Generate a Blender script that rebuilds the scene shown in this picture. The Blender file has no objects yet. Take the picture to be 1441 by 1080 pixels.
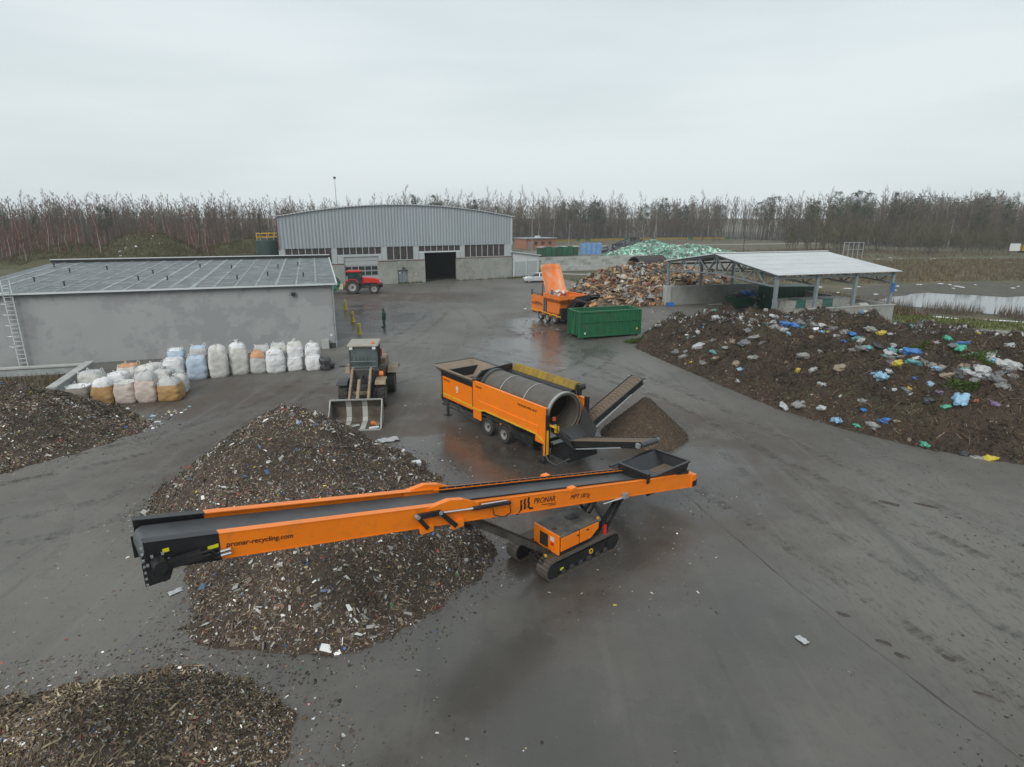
import bpy, math, random
import numpy as np
from mathutils import Vector, Matrix, noise as mnoise
S = bpy.context.scene
R = math.radians
COL = S.collection
# ------------------------------------------------------------------ camera
cd = bpy.data.cameras.new('camera'); cam = bpy.data.objects.new('camera', cd); COL.objects.link(cam)
cam.location = (0, 0, 10); cam.rotation_euler = (R(90 - 15.57), 0, 0)
cd.sensor_width = 36; cd.lens = 36 * 840 / 1441; cd.clip_end = 6000; cd.clip_start = .1
S.camera = cam
# ------------------------------------------------------------------ sky: low overcast
W = bpy.data.worlds.new('World'); S.world = W; W.use_nodes = True
nt = W.node_tree; N = nt.nodes; L = nt.links; N.clear()
SUN_EL, SUN_AZ = R(38), R(205)
sky = N.new('ShaderNodeTexSky'); sky.sky_type = 'NISHITA'; sky.sun_disc = False
sky.sun_elevation = SUN_EL; sky.sun_rotation = SUN_AZ; sky.dust_density = 4; sky.air_density = 1.5
b1 = N.new('ShaderNodeBackground'); b1.inputs[1].default_value = .08
L.new(sky.outputs[0], b1.inputs[0])
tc = N.new('ShaderNodeTexCoord'); mp = N.new('ShaderNodeMapping'); mp.inputs['Scale'].default_value = (.8, .8, 5)
L.new(tc.outputs['Generated'], mp.inputs[0])
nz = N.new('ShaderNodeTexNoise'); nz.inputs['Scale'].default_value = 1.7; nz.inputs['Detail'].default_value = 7; nz.inputs['Roughness'].default_value = .5
L.new(mp.outputs[0], nz.inputs[0])
cr = N.new('ShaderNodeValToRGB'); e = cr.color_ramp.elements
e[0].position = .34; e[0].color = (.66, .74, .77, 1); e[1].position = .62; e[1].color = (.785, .855, .88, 1)
L.new(nz.outputs[0], cr.inputs[0])
b2 = N.new('ShaderNodeBackground'); b2.inputs[1].default_value = .86
L.new(cr.outputs[0], b2.inputs[0])
ms = N.new('ShaderNodeMixShader'); ms.inputs[0].default_value = .9
L.new(b1.outputs[0], ms.inputs[1]); L.new(b2.outputs[0], ms.inputs[2])
wo = N.new('ShaderNodeOutputWorld'); L.new(ms.outputs[0], wo.inputs[0])
# ------------------------------------------------------------------ sun behind thick cloud
sl = bpy.data.lights.new('sun', 'SUN'); sl.energy = 1.5; sl.angle = R(30); sl.color = (1, .97, .93)
sun = bpy.data.objects.new('sun', sl); COL.objects.link(sun)
sd = Vector((math.sin(SUN_AZ) * math.cos(SUN_EL), math.cos(SUN_AZ) * math.cos(SUN_EL), math.sin(SUN_EL)))
sun.rotation_euler = sd.to_track_quat('Z', 'Y').to_euler(); sun.location = (0, 0, 60)
vs = S.view_settings; vs.view_transform = 'Standard'; vs.look = 'None'; vs.gamma = 1; vs.use_curve_mapping = False; vs.exposure = .30
S.cycles.max_bounces = 5; S.cycles.diffuse_bounces = 3; S.cycles.glossy_bounces = 3; S.cycles.transmission_bounces = 3
S.cycles.volume_bounces = 0; S.cycles.caustics_reflective = False; S.cycles.caustics_refractive = False
S.cycles.use_denoising = True
# ------------------------------------------------------------------ materials
MATS = {}
def mat(name, col, rough=.6, metal=0., col2=None, nscale=3., namt=.5, dirt=None, damt=.0, dscale=1.5, bump=0., bscale=20., attr=False, spec=.5, coat=0., stretch=None, dth=.5, dsoft=1.):
    """Principled paint/earth/steel: base colour, second noise colour, dirt patches, fine bump."""
    if name in MATS: return MATS[name]
    m = bpy.data.materials.new(name); m.use_nodes = True; t = m.node_tree; n = t.nodes; l = t.links
    p = n['Principled BSDF']; p.inputs['Roughness'].default_value = rough; p.inputs['Metallic'].default_value = metal
    p.inputs['Specular IOR Level'].default_value = spec
    if coat: p.inputs['Coat Weight'].default_value = coat; p.inputs['Coat Roughness'].default_value = .15
    g = n.new('ShaderNodeNewGeometry'); src = g.outputs['Position']
    if stretch:
        mp = n.new('ShaderNodeMapping'); mp.inputs['Scale'].default_value = stretch; l.new(src, mp.inputs[0]); src = mp.outputs[0]
    def nzt(scale, det=5, ro=.6, s=None):
        q = n.new('ShaderNodeTexNoise'); q.inputs['Scale'].default_value = scale; q.inputs['Detail'].default_value = det; q.inputs['Roughness'].default_value = ro
        l.new(s or src, q.inputs[0]); return q.outputs[0]
    if attr:
        a = n.new('ShaderNodeAttribute'); a.attribute_name = 'Col'; cur = a.outputs[0]
    else:
        rg = n.new('ShaderNodeRGB'); rg.outputs[0].default_value = (*col, 1); cur = rg.outputs[0]
    def mix(f, a, b):
        x = n.new('ShaderNodeMix'); x.data_type = 'RGBA'; l.new(f, x.inputs[0]); l.new(a, x.inputs[6])
        if isinstance(b, tuple): x.inputs[7].default_value = (*b, 1)
        else: l.new(b, x.inputs[7])
        return x.outputs[2]
    def ramp(v, a, b, amt):
        q = n.new('ShaderNodeMapRange'); q.inputs[1].default_value = a; q.inputs[2].default_value = b; q.inputs[4].default_value = amt; l.new(v, q.inputs[0]); return q.outputs[0]
    if col2: cur = mix(ramp(nzt(nscale), .5 - .22, .5 + .22, namt * 2 if namt <= .5 else 1), cur, col2)
    if dirt: cur = mix(ramp(nzt(dscale, 8, .7), dth - .08 * dsoft, dth + .17 * dsoft, damt), cur, dirt)
    l.new(cur, p.inputs['Base Color'])
    if bump:
        b = n.new('ShaderNodeBump'); b.inputs['Strength'].default_value = min(1, bump * 8); b.inputs['Distance'].default_value = bump
        l.new(nzt(bscale, 4), b.inputs['Height']); l.new(b.outputs[0], p.inputs['Normal'])
    MATS[name] = m; return m
MUD = (.075, .062, .048)
ORANGE = mat('orange_paint', (.92, .225, .003), .40, col2=(.84, .195, .004), nscale=.8, dirt=(.22, .12, .05), damt=.45, dscale=4, dth=.62, coat=.2)
ORANGE2 = mat('orange_paint_worn', (.82, .21, .02), .45, col2=(.70, .17, .025), dirt=(.20, .14, .09), damt=.5, dscale=2.5, dth=.55)
YEL = mat('yellow_paint', (.72, .42, .02), .5, dirt=MUD, damt=.4, dth=.55)
YEL2 = mat('yellow_dull_paint', (.30, .19, .012), .55, dirt=MUD, damt=.6, dth=.5)
BLACK = mat('black_steel', (.010, .010, .011), .38, col2=(.018, .018, .02), dirt=(.05, .042, .034), damt=.4, dth=.58)
DKGREY = mat('dark_grey_steel', (.045, .047, .05), .5, dirt=MUD, damt=.5, dth=.52)
RUBBER = mat('rubber', (.022, .022, .022), .8, col2=(.06, .055, .045), nscale=6, namt=.4)
BELT = mat('belt_rubber', (.055, .062, .068), .45, col2=(.085, .092, .098), nscale=1.5, dirt=(.12, .11, .09), damt=.35, dscale=4, dth=.58)
BELTD = mat('belt_dirty', (.14, .105, .075), .8, col2=(.09, .068, .05), nscale=5)
STEEL = mat('galvanised_steel', (.36, .39, .40), .45, .35, col2=(.27, .29, .30), nscale=4)
CHROME = mat('chrome', (.75, .75, .75), .18, 1.)
RIM = mat('wheel_rim', (.30, .30, .29), .55, dirt=MUD, damt=.5)
DRUM = mat('drum_steel', (.125, .112, .095), .5, .35, col2=(.085, .075, .063), nscale=6, dirt=(.20, .175, .14), damt=.45, dscale=3)
DIRTYSTEEL = mat('dirty_plate', (.25, .20, .15), .75, col2=(.15, .12, .09), nscale=3, dirt=(.30, .25, .19), damt=.5)
GLASS = mat('tinted_glass', (.02, .035, .035), .08, spec=.8)
GREEN = mat('green_container_paint', (.015, .135, .055), .5, col2=(.012, .10, .042), nscale=1.5, dirt=(.09, .075, .055), damt=.5, dscale=1.2, dth=.58)
DGREEN = mat('dark_green_paint', (.014, .080, .040), .5, dirt=MUD, damt=.4)
CONC = mat('concrete', (.33, .335, .31), .85, col2=(.24, .25, .23), nscale=.7, dirt=(.15, .155, .125), damt=.7, dscale=.5, dth=.53, bump=.004)
CONC2 = mat('pale_concrete', (.42, .43, .41), .85, col2=(.34, .35, .33), nscale=.8, dirt=(.20, .20, .17), damt=.6, dscale=.9, dth=.55)
WHITEP = mat('white_paint', (.62, .64, .65), .5, col2=(.55, .57, .58), nscale=2)
RED = mat('red_paint', (.55, .022, .016), .35, coat=.3, dirt=MUD, damt=.3, dth=.6)
LOADER = mat('loader_paint', (.30, .23, .15), .65, col2=(.22, .165, .105), nscale=3, dirt=(.15, .12, .09), damt=.6, dscale=3)
CARP = mat('silver_car_paint', (.55, .57, .60), .25, .3, coat=.6)
BLUEP = mat('blue_plastic', (.02, .14, .42), .4)
# ------------------------------------------------------------------ mesh builder
class MB:
    def __init__(s): s.v = []; s.f = []; s.c = []
    def add(s, vs_, fs, col=None):
        o = len(s.v); s.v += [tuple(v) for v in vs_]; s.f += [tuple(i + o for i in f) for f in fs]
        if col is not None: s.c += [col] * len(fs)
        return s
    BF = [(0, 3, 2, 1), (4, 5, 6, 7), (0, 1, 5, 4), (1, 2, 6, 5), (2, 3, 7, 6), (3, 0, 4, 7)]
    def box(s, x0, x1, y0, y1, z0, z1, col=None):
        return s.add([(x0, y0, z0), (x1, y0, z0), (x1, y1, z0), (x0, y1, z0), (x0, y0, z1), (x1, y0, z1), (x1, y1, z1), (x0, y1, z1)], MB.BF, col)
    def cbox(s, c, d, M=None, col=None):
        q = [Vector((i * d[0] / 2, j * d[1] / 2, k * d[2] / 2)) for k in (-1, 1) for (i, j) in ((-1, -1), (1, -1), (1, 1), (-1, 1))]
        if M is not None: q = [M @ v for v in q]
        return s.add([v + Vector(c) for v in q], MB.BF, col)
    def beam(s, p, q, w, h=None, up=(0, 0, 1), col=None):
        h = h or w; p = Vector(p); q = Vector(q); d = (q - p).normalized(); u = Vector(up)
        if abs(d.dot(u)) > .98: u = Vector((0, 1, 0))
        sx = d.cross(u).normalized() * (w / 2); uz = sx.normalized().cross(d) * (h / 2)
        return s.add([p - sx - uz, p + sx - uz, p + sx + uz, p - sx + uz, q - sx - uz, q + sx - uz, q + sx + uz, q - sx + uz], [(0, 1, 2, 3), (7, 6, 5, 4), (0, 4, 5, 1), (1, 5, 6, 2), (2, 6, 7, 3), (3, 7, 4, 0)], col)
    def tube(s, p, q, r0, r1=None, n=8, cap=True, col=None):
        r1 = r0 if r1 is None else r1; p = Vector(p); q = Vector(q); d = (q - p).normalized()
        u = d.orthogonal().normalized(); w = d.cross(u); vs_ = []
        for c, r in ((p, r0), (q, r1)):
            for i in range(n):
                a = 2 * math.pi * i / n; vs_.append(c + (u * math.cos(a) + w * math.sin(a)) * r)
        fs = [(i, (i + 1) % n, n + (i + 1) % n, n + i) for i in range(n)]
        if cap: fs += [tuple(range(n - 1, -1, -1)), tuple(range(n, 2 * n))]
        return s.add(vs_, fs, col)
    def path(s, pts, r, n=6):
        for a, b in zip(pts[:-1], pts[1:]): s.tube(a, b, r, r, n)
        return s
    def prism(s, poly, ax, a, b, col=None):
        """polygon (2-D) extruded along axis ax from a to b. ax 1: poly=(x,z); ax 0: poly=(y,z); ax 2: poly=(x,y)"""
        def mk(u, v, t): return (t, u, v) if ax == 0 else (u, t, v) if ax == 1 else (u, v, t)
        n = len(poly); vs_ = [mk(u, v, a) for u, v in poly] + [mk(u, v, b) for u, v in poly]
        fs = [(i, (i + 1) % n, n + (i + 1) % n, n + i) for i in range(n)] + [tuple(range(n - 1, -1, -1)), tuple(range(n, 2 * n))]
        return s.add(vs_, fs, col)
    def lathe(s, prof, ax=1, n=24, c=(0, 0, 0), close=False):
        """prof list of (t along axis, r)"""
        m = len(prof); vs_ = []
        for t, r in prof:
            for i in range(n):
                a = 2 * math.pi * i / n; x, y = r * math.cos(a), r * math.sin(a)
                v = (t, x, y) if ax == 0 else (x, t, y) if ax == 1 else (x, y, t)
                vs_.append((v[0] + c[0], v[1] + c[1], v[2] + c[2]))
        fs = []
        for j in range(m - 1 if not close else m):
            k = (j + 1) % m
            for i in range(n): fs.append((j * n + i, j * n + (i + 1) % n, k * n + (i + 1) % n, k * n + i))
        return s.add(vs_, fs)
    def mesh(s, name):
        me = bpy.data.meshes.new(name); me.from_pydata(s.v, [], s.f)
        if s.c:
            ca = me.color_attributes.new('Col', 'FLOAT_COLOR', 'CORNER'); ar = []
            for f, c in zip(s.f, s.c): ar += [c[0], c[1], c[2], 1.] * len(f)
            ca.data.foreach_set('color', ar)
        me.update(); return me
    def build(s, name, m, parent=None, smooth=False, bevel=0., loc=None, fixn=True):
        me = s.mesh(name)
        if fixn:
            import bmesh
            bm = bmesh.new(); bm.from_mesh(me); bmesh.ops.recalc_face_normals(bm, faces=bm.faces[:]); bm.to_mesh(me); bm.free()
        return obj(name, me, m, parent, smooth, bevel, loc)
def obj(name, me, m=None, parent=None, smooth=False, bevel=0., loc=None):
    o = bpy.data.objects.new(name, me); COL.objects.link(o)
    if m is not None and not me.materials: me.materials.append(m)
    if smooth: me.shade_smooth() if smooth is True else me.set_sharp_from_angle(angle=smooth)
    if bevel:
        b = o.modifiers.new('bevel', 'BEVEL'); b.width = bevel; b.segments = 1; b.limit_method = 'ANGLE'; b.angle_limit = R(40)
    if parent: o.parent = parent
    if loc is not None: o.location = loc
    return o
def tag(o, label=None, cat=None, group=None, kind=None):
    if label: o['label'] = label
    if cat: o['category'] = cat
    if group: o['group'] = group
    if kind: o['kind'] = kind
    return o
def thing(name, label, cat, loc=(0, 0, 0), rz=0., group=None):
    o = bpy.data.objects.new(name, None); COL.objects.link(o); o.empty_display_size = .3
    o.location = loc; o.rotation_euler = (0, 0, rz); return tag(o, label, cat, group)
def copy_tree(o, parent=None):
    c = o.copy(); COL.objects.link(c)
    if parent: c.parent = parent
    for ch in list(o.children): copy_tree(ch, c)
    return c
def np_mesh(name, V, F, cols=None, m=None, smooth=False):
    """V (n,3), F (k,m) equal-size polygons, cols (k,3) per face"""
    V = np.asarray(V, float); F = np.asarray(F, np.int32); me = bpy.data.meshes.new(name); k, w = F.shape
    me.vertices.add(len(V)); me.vertices.foreach_set('co', V.ravel()); me.loops.add(k * w); me.loops.foreach_set('vertex_index', F.ravel())
    me.polygons.add(k); me.polygons.foreach_set('loop_start', np.arange(0, k * w, w, dtype=np.int32)); me.polygons.foreach_set('loop_total', np.full(k, w, np.int32))
    me.update(calc_edges=True)
    if cols is not None:
        ca = me.color_attributes.new('Col', 'FLOAT_COLOR', 'CORNER'); c4 = np.ones((k, w, 4)); c4[:, :, :3] = np.asarray(cols)[:, None, :]
        ca.data.foreach_set('color', c4.ravel())
    if m: me.materials.append(m)
    if smooth: me.shade_smooth()
    return me
def rect_prism(mb, x0, x1, z0, z1, y0, y1): return mb.box(x0, x1, y0, y1, z0, z1)
def text_part(name, body, size, M, m, parent, font_shear=0., spacing=1.):
    cu = bpy.data.curves.new(name, 'FONT'); cu.body = body; cu.size = size; cu.extrude = .003; cu.shear = font_shear; cu.space_character = spacing
    t = bpy.data.objects.new('tmp_text', cu); me = bpy.data.meshes.new_from_object(t); bpy.data.objects.remove(t); bpy.data.curves.remove(cu)
    me.transform(M); me.name = name; me.materials.clear(); return obj(name, me, m, parent)
def vn(x, y, s, seed=0.): return mnoise.noise((x * s + seed * 7.31, y * s - seed * 3.7, seed))
def in_poly(x, y, P):
    x = np.asarray(x, float); y = np.asarray(y, float); ins = np.zeros(x.shape, bool); n = len(P)
    for i in range(n):
        (x0, y0), (x1, y1) = P[i], P[(i + 1) % n]
        with np.errstate(divide='ignore', invalid='ignore'):
            ins ^= ((y0 > y) != (y1 > y)) & (x < (x1 - x0) * (y - y0) / (y1 - y0 + 1e-12) + x0)
    return ins
def poly_dist(x, y, P, closed=True):
    x = np.asarray(x, float); y = np.asarray(y, float); d = np.full(x.shape, 1e9); n = len(P)
    for i in range(n if closed else n - 1):
        (x0, y0), (x1, y1) = P[i], P[(i + 1) % n]; dx, dy = x1 - x0, y1 - y0
        t = np.clip(((x - x0) * dx + (y - y0) * dy) / (dx * dx + dy * dy), 0, 1); d = np.minimum(d, np.hypot(x - x0 - t * dx, y - y0 - t * dy))
    return d
def fbm(x, y, s, seed, octv=4):
    """cheap vectorised value-noise fbm in [-1,1]"""
    x = np.asarray(x, float); y = np.asarray(y, float); out = np.zeros(np.broadcast(x, y).shape); a = 1.; tot = 0
    rs = np.random.RandomState(seed); tb = rs.rand(512) * 2 - 1; pm = rs.permutation(512)
    for o in range(octv):
        X = x * s + 17.3 * o; Y = y * s - 9.1 * o; xi = np.floor(X).astype(int); yi = np.floor(Y).astype(int); fx = X - xi; fy = Y - yi
        fx = fx * fx * (3 - 2 * fx); fy = fy * fy * (3 - 2 * fy)
        def h(i, j): return tb[pm[(pm[i & 511] + j) & 511]]
        out += a * ((h(xi, yi) * (1 - fx) + h(xi + 1, yi) * fx) * (1 - fy) + (h(xi, yi + 1) * (1 - fx) + h(xi + 1, yi + 1) * fx) * fy); tot += a; a *= .5; s *= 2.07
    return out / tot
# ================================================================== SETTING
def ground_mat(name, cols, scales, rough=.9, bump=.02, bscale=3.):
    m = bpy.data.materials.new(name); m.use_nodes = True; t = m.node_tree; n = t.nodes; l = t.links; p = n['Principled BSDF']; p.inputs['Roughness'].default_value = rough
    g = n.new('ShaderNodeNewGeometry'); cur = None
    for i, (c, s) in enumerate(zip(cols, scales)):
        if i == 0:
            q = n.new('ShaderNodeRGB'); q.outputs[0].default_value = (*c, 1); cur = q.outputs[0]; continue
        z = n.new('ShaderNodeTexNoise'); z.inputs['Scale'].default_value = s; z.inputs['Detail'].default_value = 8; z.inputs['Roughness'].default_value = .65; l.new(g.outputs[0], z.inputs[0])
        r = n.new('ShaderNodeMapRange'); r.inputs[1].default_value = .44; r.inputs[2].default_value = .6; l.new(z.outputs[0], r.inputs[0])
        x = n.new('ShaderNodeMix'); x.data_type = 'RGBA'; l.new(r.outputs[0], x.inputs[0]); l.new(cur, x.inputs[6]); x.inputs[7].default_value = (*c, 1); cur = x.outputs[2]
    l.new(cur, p.inputs['Base Color'])
    z = n.new('ShaderNodeTexNoise'); z.inputs['Scale'].default_value = bscale; z.inputs['Detail'].default_value = 6; l.new(g.outputs[0], z.inputs[0])
    b = n.new('ShaderNodeBump'); b.inputs['Strength'].default_value = .8; b.inputs['Distance'].default_value = bump; l.new(z.outputs[0], b.inputs['Height']); l.new(b.outputs[0], p.inputs['Normal'])
    return m
FIELD = ground_mat('field', [(.105, .085, .055), (.075, .068, .035), (.135, .105, .065), (.06, .065, .028)], [0, .06, .4, .13], bump=.15)
GRASS = ground_mat('winter_grass', [(.062, .068, .022), (.085, .068, .034), (.045, .05, .02)], [0, .5, 2.], bump=.06)
SOIL = ground_mat('soil', [(.07, .055, .04), (.11, .09, .065), (.05, .042, .03)], [0, .6, 3.], bump=.05)
GRAVEL = ground_mat('gravel_road', [(.26, .245, .22), (.19, .18, .155)], [0, .5])
SNOW = mat('old_snow', (.72, .75, .78), .6, col2=(.5, .5, .48), nscale=1.2, namt=.35)
def asphalt():
    m = bpy.data.materials.new('wet_asphalt'); m.use_nodes = True; t = m.node_tree; n = t.nodes; l = t.links; p = n['Principled BSDF']
    g = n.new('ShaderNodeNewGeometry'); pos = g.outputs[0]
    def nz(s, det=6, ro=.6, src=None, dist=0.):
        q = n.new('ShaderNodeTexNoise'); q.inputs['Scale'].default_value = s; q.inputs['Detail'].default_value = det; q.inputs['Roughness'].default_value = ro; q.inputs['Distortion'].default_value = dist; l.new(src or pos, q.inputs[0]); return q.outputs[0]
    def mr(v, a, b, c=0., d=1.):
        q = n.new('ShaderNodeMapRange'); q.interpolation_type = 'SMOOTHSTEP'
        for i, k in ((1, a), (2, b), (3, c), (4, d)): q.inputs[i].default_value = k
        l.new(v, q.inputs[0]); return q.outputs[0]
    def mth(op, a, b):
        q = n.new('ShaderNodeMath'); q.operation = op; q.use_clamp = True
        for i, k in ((0, a), (1, b)):
            if isinstance(k, (int, float)): q.inputs[i].default_value = k
            else: l.new(k, q.inputs[i])
        return q.outputs[0]
    def mix(f, a, b):
        x = n.new('ShaderNodeMix'); x.data_type = 'RGBA'; l.new(f, x.inputs[0])
        for i, k in ((6, a), (7, b)):
            if isinstance(k, tuple): x.inputs[i].default_value = (*k, 1)
            else: l.new(k, x.inputs[i])
        return x.outputs[2]
    def blob(c, r0, r1, sx=1., sy=1., rz=0.):
        mp = n.new('ShaderNodeMapping'); mp.vector_type = 'TEXTURE'; mp.inputs[1].default_value = (c[0], c[1], 0); mp.inputs[2].default_value = (0, 0, rz); mp.inputs[3].default_value = (sx, sy, 1); l.new(pos, mp.inputs[0])
        v = n.new('ShaderNodeVectorMath'); v.operation = 'LENGTH'; l.new(mp.outputs[0], v.inputs[0])
        a = n.new('ShaderNodeMath'); a.operation = 'MULTIPLY_ADD'; l.new(nz(.35, 5, .6), a.inputs[0]); a.inputs[1].default_value = 7.; l.new(v.outputs['Value'], a.inputs[2])
        return mr(a.outputs[0], r0 + 3.5, r1 + 3.5, 1., 0.)
    def streak(rz, sx, sy, a, b, det=5):
        mp = n.new('ShaderNodeMapping'); mp.inputs[2].default_value = (0, 0, rz); mp.inputs[3].default_value = (sx, sy, 1); l.new(pos, mp.inputs[0]); return mr(nz(1., det, .6, mp.outputs[0], .4), a, b)
    col = mix(mr(nz(.09, 7, .65), .38, .62), (.138, .130, .114), (.092, .086, .075))
    # muddy working area round the machines, brown and wet
    mud = mth('MAXIMUM', blob((-1, 25), 8, 13, 1.35, 1.), mth('MAXIMUM', blob((-16, 33), 3, 8, 1.4, .7), mth('MAXIMUM', blob((5, 60), 5, 9), blob((-16, 78), 5, 12, 1.6, .6))))
    col = mix(mth('MULTIPLY', mud, mr(nz(.5, 6), .25, .6, .25, 1.)), col, (.066, .048, .034))
    # wheel tracks, dried to a paler grey or left as dark wet lines
    col = mix(mth('MULTIPLY', streak(R(17), 1.6, .06, .56, .72), .22), col, (.185, .185, .172))
    col = mix(mth('MULTIPLY', streak(R(22), 1.1, .09, .56, .72), .5), col, (.06, .06, .057))
    col = mix(mth('MULTIPLY', streak(R(-62), 1.5, .07, .58, .72), .28), col, (.18, .175, .16))
    col = mix(mth('MULTIPLY', streak(R(-8), .7, .05, .6, .74), .4), col, (.065, .06, .055))
    # smooth wet zone in the foreground, centre and far yard
    wetb = mth('MAXIMUM', blob((2, 10), 6, 11, .8, 1.2), mth('MAXIMUM', blob((-15, 60), 6, 11, .8, 1.5), mth('MAXIMUM', blob((3, 50), 5, 11, .8, 1.6), blob((0, 22), 5, 9, 1.5, .8))))
    wet = mth('MULTIPLY', wetb, mr(nz(.16, 6, .6), .36, .56, .25, 1.))
    col = mix(mth('MULTIPLY', wet, .6), col, (.045, .044, .042))
    # fine speckle: crumbs, grit and spilled bits
    col = mix(mth('MULTIPLY', mr(nz(5, 9, .8), .54, .68), .55), col, (.05, .042, .033))
    col = mix(mth('MULTIPLY', mr(nz(22, 3, .6), .69, .73), .6), col, (.24, .23, .20))
    # rough tracked strip at the right
    trk = mth('MULTIPLY', blob((13, 17), 4, 8, 1., 3.2, R(12)), streak(R(15), 11, 2.6, .52, .66, 8))
    col = mix(mth('MULTIPLY', trk, .55), col, (.05, .046, .040))
    l.new(col, p.inputs['Base Color'])
    ro = mr(wet, 0, 1, .58, .21); l.new(ro, p.inputs['Roughness']); p.inputs['Specular IOR Level'].default_value = .5
    b = n.new('ShaderNodeBump'); b.inputs['Distance'].default_value = .012; l.new(mr(wet, 0, 1, .75, .10), b.inputs['Strength']); l.new(nz(9, 7, .7), b.inputs['Height'])
    b2 = n.new('ShaderNodeBump'); b2.inputs['Distance'].default_value = .05; b2.inputs['Strength'].default_value = .25; l.new(nz(.7, 5, .5), b2.inputs['Height']); l.new(b.outputs[0], b2.inputs['Normal'])
    l.new(b2.outputs[0], p.inputs['Normal']); return m
def sheet(name, poly, z, m, label=None, kind='structure', jit=.0, seed=1, step=2.):
    pts = []; n = len(poly)
    for i in range(n):
        a = Vector(poly[i]); b = Vector(poly[(i + 1) % n]); k = max(1, int((b - a).length / step)) if jit else 1
        for j in range(k):
            q = a.lerp(b, j / k); 
            if jit: q += Vector((vn(q.x, q.y, .35, seed) + vn(q.x, q.y, 1.3, seed + 5) * .5, vn(q.x, q.y, .35, seed + 9) + vn(q.x, q.y, 1.3, seed + 3) * .5)) * jit
            pts.append((q.x, q.y, 0))
    mb = MB(); mb.add(pts, [tuple(range(len(pts)))]); me = mb.mesh(name)
    if me.polygons[0].normal.z < 0: me.flip_normals()
    return tag(obj(name, me, m, loc=(0, 0, z)), label, kind=kind)
sheet('ground', [(-3000, -600), (3000, -600), (3000, 5000), (-3000, 5000)], 0, FIELD)
sheet('yard', [(-90, -40), (60, -40), (50, 20), (44, 46), (38, 55.5), (35.5, 63), (33.5, 76), (15, 84), (9, 99), (1, 105), (-40, 96), (-60, 92), (-90, 60)], .004, asphalt(), jit=.5)
sheet('grass_verge', [(9, 101), (12, 86), (31, 81), (36, 80), (37, 108), (20, 118), (6, 120)], .008, GRASS, jit=.5, seed=3)
sheet('path', [(8, 110), (24, 104), (36, 101), (36, 103), (24, 106.4), (8, 113)], .012, GRAVEL, jit=.2, seed=8)
sheet('concrete_apron', [(5, 121), (40, 121), (62, 130), (62, 185), (3, 185)], .006, ground_mat('apron', [(.17, .16, .14), (.12, .11, .09)], [0, .3]), jit=.5, seed=4)
sheet('gravel_road', [(5, 214), (50, 221), (110, 238), (180, 250), (180, 256), (108, 244), (48, 227), (5, 219)], .008, GRAVEL, jit=.4, seed=5)
sheet('grass_bank', [(37, 63), (39, 57), (52, 51), (75, 40), (78, 43), (55, 55.5), (44, 61.5), (40, 66)], .010, ground_mat('bank_grass', [(.12, .135, .03), (.14, .12, .045), (.085, .11, .025)], [0, .6, 2.], bump=.06), jit=.6, seed=6)
sheet('ditch', [(37.5, 56.5), (43, 52.5), (70, 36), (78, 33), (78, 39), (52, 50), (42, 56.5)], .008, ground_mat('ditch_soil', [(.15, .145, .13), (.09, .085, .06), (.3, .3, .3)], [0, .4, .7]), jit=.6, seed=7)
# pond with an open sheet of water
WATER = mat('pond_water', (.03, .035, .035), .06, spec=.9, bump=.002, bscale=1.5)
sheet('pond', [(43, 72), (49, 66.5), (56, 60), (75, 48), (110, 45), (110, 74), (80, 79), (64, 78), (57, 82), (50, 78)], .012, WATER, jit=1.2, seed=11, step=1.5)
sheet('mud_shore', [(40, 74), (48, 64.5), (56, 57.8), (80, 42), (125, 38), (125, 92), (76, 96), (57, 92), (42, 82)], .006, ground_mat('shore', [(.07, .06, .045), (.10, .09, .06), (.05, .05, .035)], [0, .3, 1.]), jit=1.5, seed=12)
random.seed(5)
def snow_patch(x, y, sx, sy, rz, sd):
    n = 26; pts = []
    for i in range(n):
        a = 2 * math.pi * i / n; r = 1 + .55 * vn(math.cos(a), math.sin(a), 1.3, sd) + .25 * vn(math.cos(a), math.sin(a), 4, sd + 2)
        px, py = math.cos(a) * sx * r, math.sin(a) * sy * r; pts.append((x + px * math.cos(rz) - py * math.sin(rz), y + px * math.sin(rz) + py * math.cos(rz)))
    return pts
V_, F_ = [], []
def add_snow(*a):
    p = snow_patch(*a); o = len(V_); V_.append((a[0], a[1], .075)); V_.extend([(q[0] * .5 + a[0] * .5, q[1] * .5 + a[1] * .5, .06) for q in p]); V_.extend([(q[0], q[1], .005) for q in p]); n = len(p)
    for i in range(n):
        j = (i + 1) % n; F_.append((o, o + 1 + i, o + 1 + j)); F_.append((o + 1 + i, o + 1 + n + i, o + 1 + n + j)); F_.append((o + 1 + i, o + 1 + n + j, o + 1 + j))
for i in range(26):   # along the far bank
    t = random.random(); add_snow(44 + 60 * t + random.uniform(-2, 2), 84 + 8 * math.sin(t * 3) + random.uniform(-5, 5), random.uniform(.2, .6), random.uniform(.12, .3), random.random() * 3, i)
for i in range(34):   # along the near bank and the wheel ruts of the track
    t = random.random(); add_snow(44 + 32 * t, 61.8 - 18 * t + random.uniform(-.5, .5), random.uniform(.5, 1.6), random.uniform(.12, .3), R(-31), i + 70)
for i in range(16):
    t = random.random(); add_snow(41 + 22 * t, 56.6 - 13 * t + random.uniform(-.6, .6), random.uniform(.7, 1.8), random.uniform(.2, .5), R(-30), i + 120)
for i in range(24):
    add_snow(random.uniform(80, 150), random.uniform(138, 158), random.uniform(.25, .7), random.uniform(.2, .4), random.random() * 3, i + 160)
for x, y, sx, sy in ((-33.5, 34.8, 1.2, .3), (-30.4, 34.5, .8, .25), (-31.5, 36.5, .9, .25), (-29, 33.4, .5, .2)): add_snow(x, y, sx, sy, .3, int(x * 3))
me = bpy.data.meshes.new('snow_remains'); me.from_pydata(V_, [], F_); me.shade_smooth()
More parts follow.
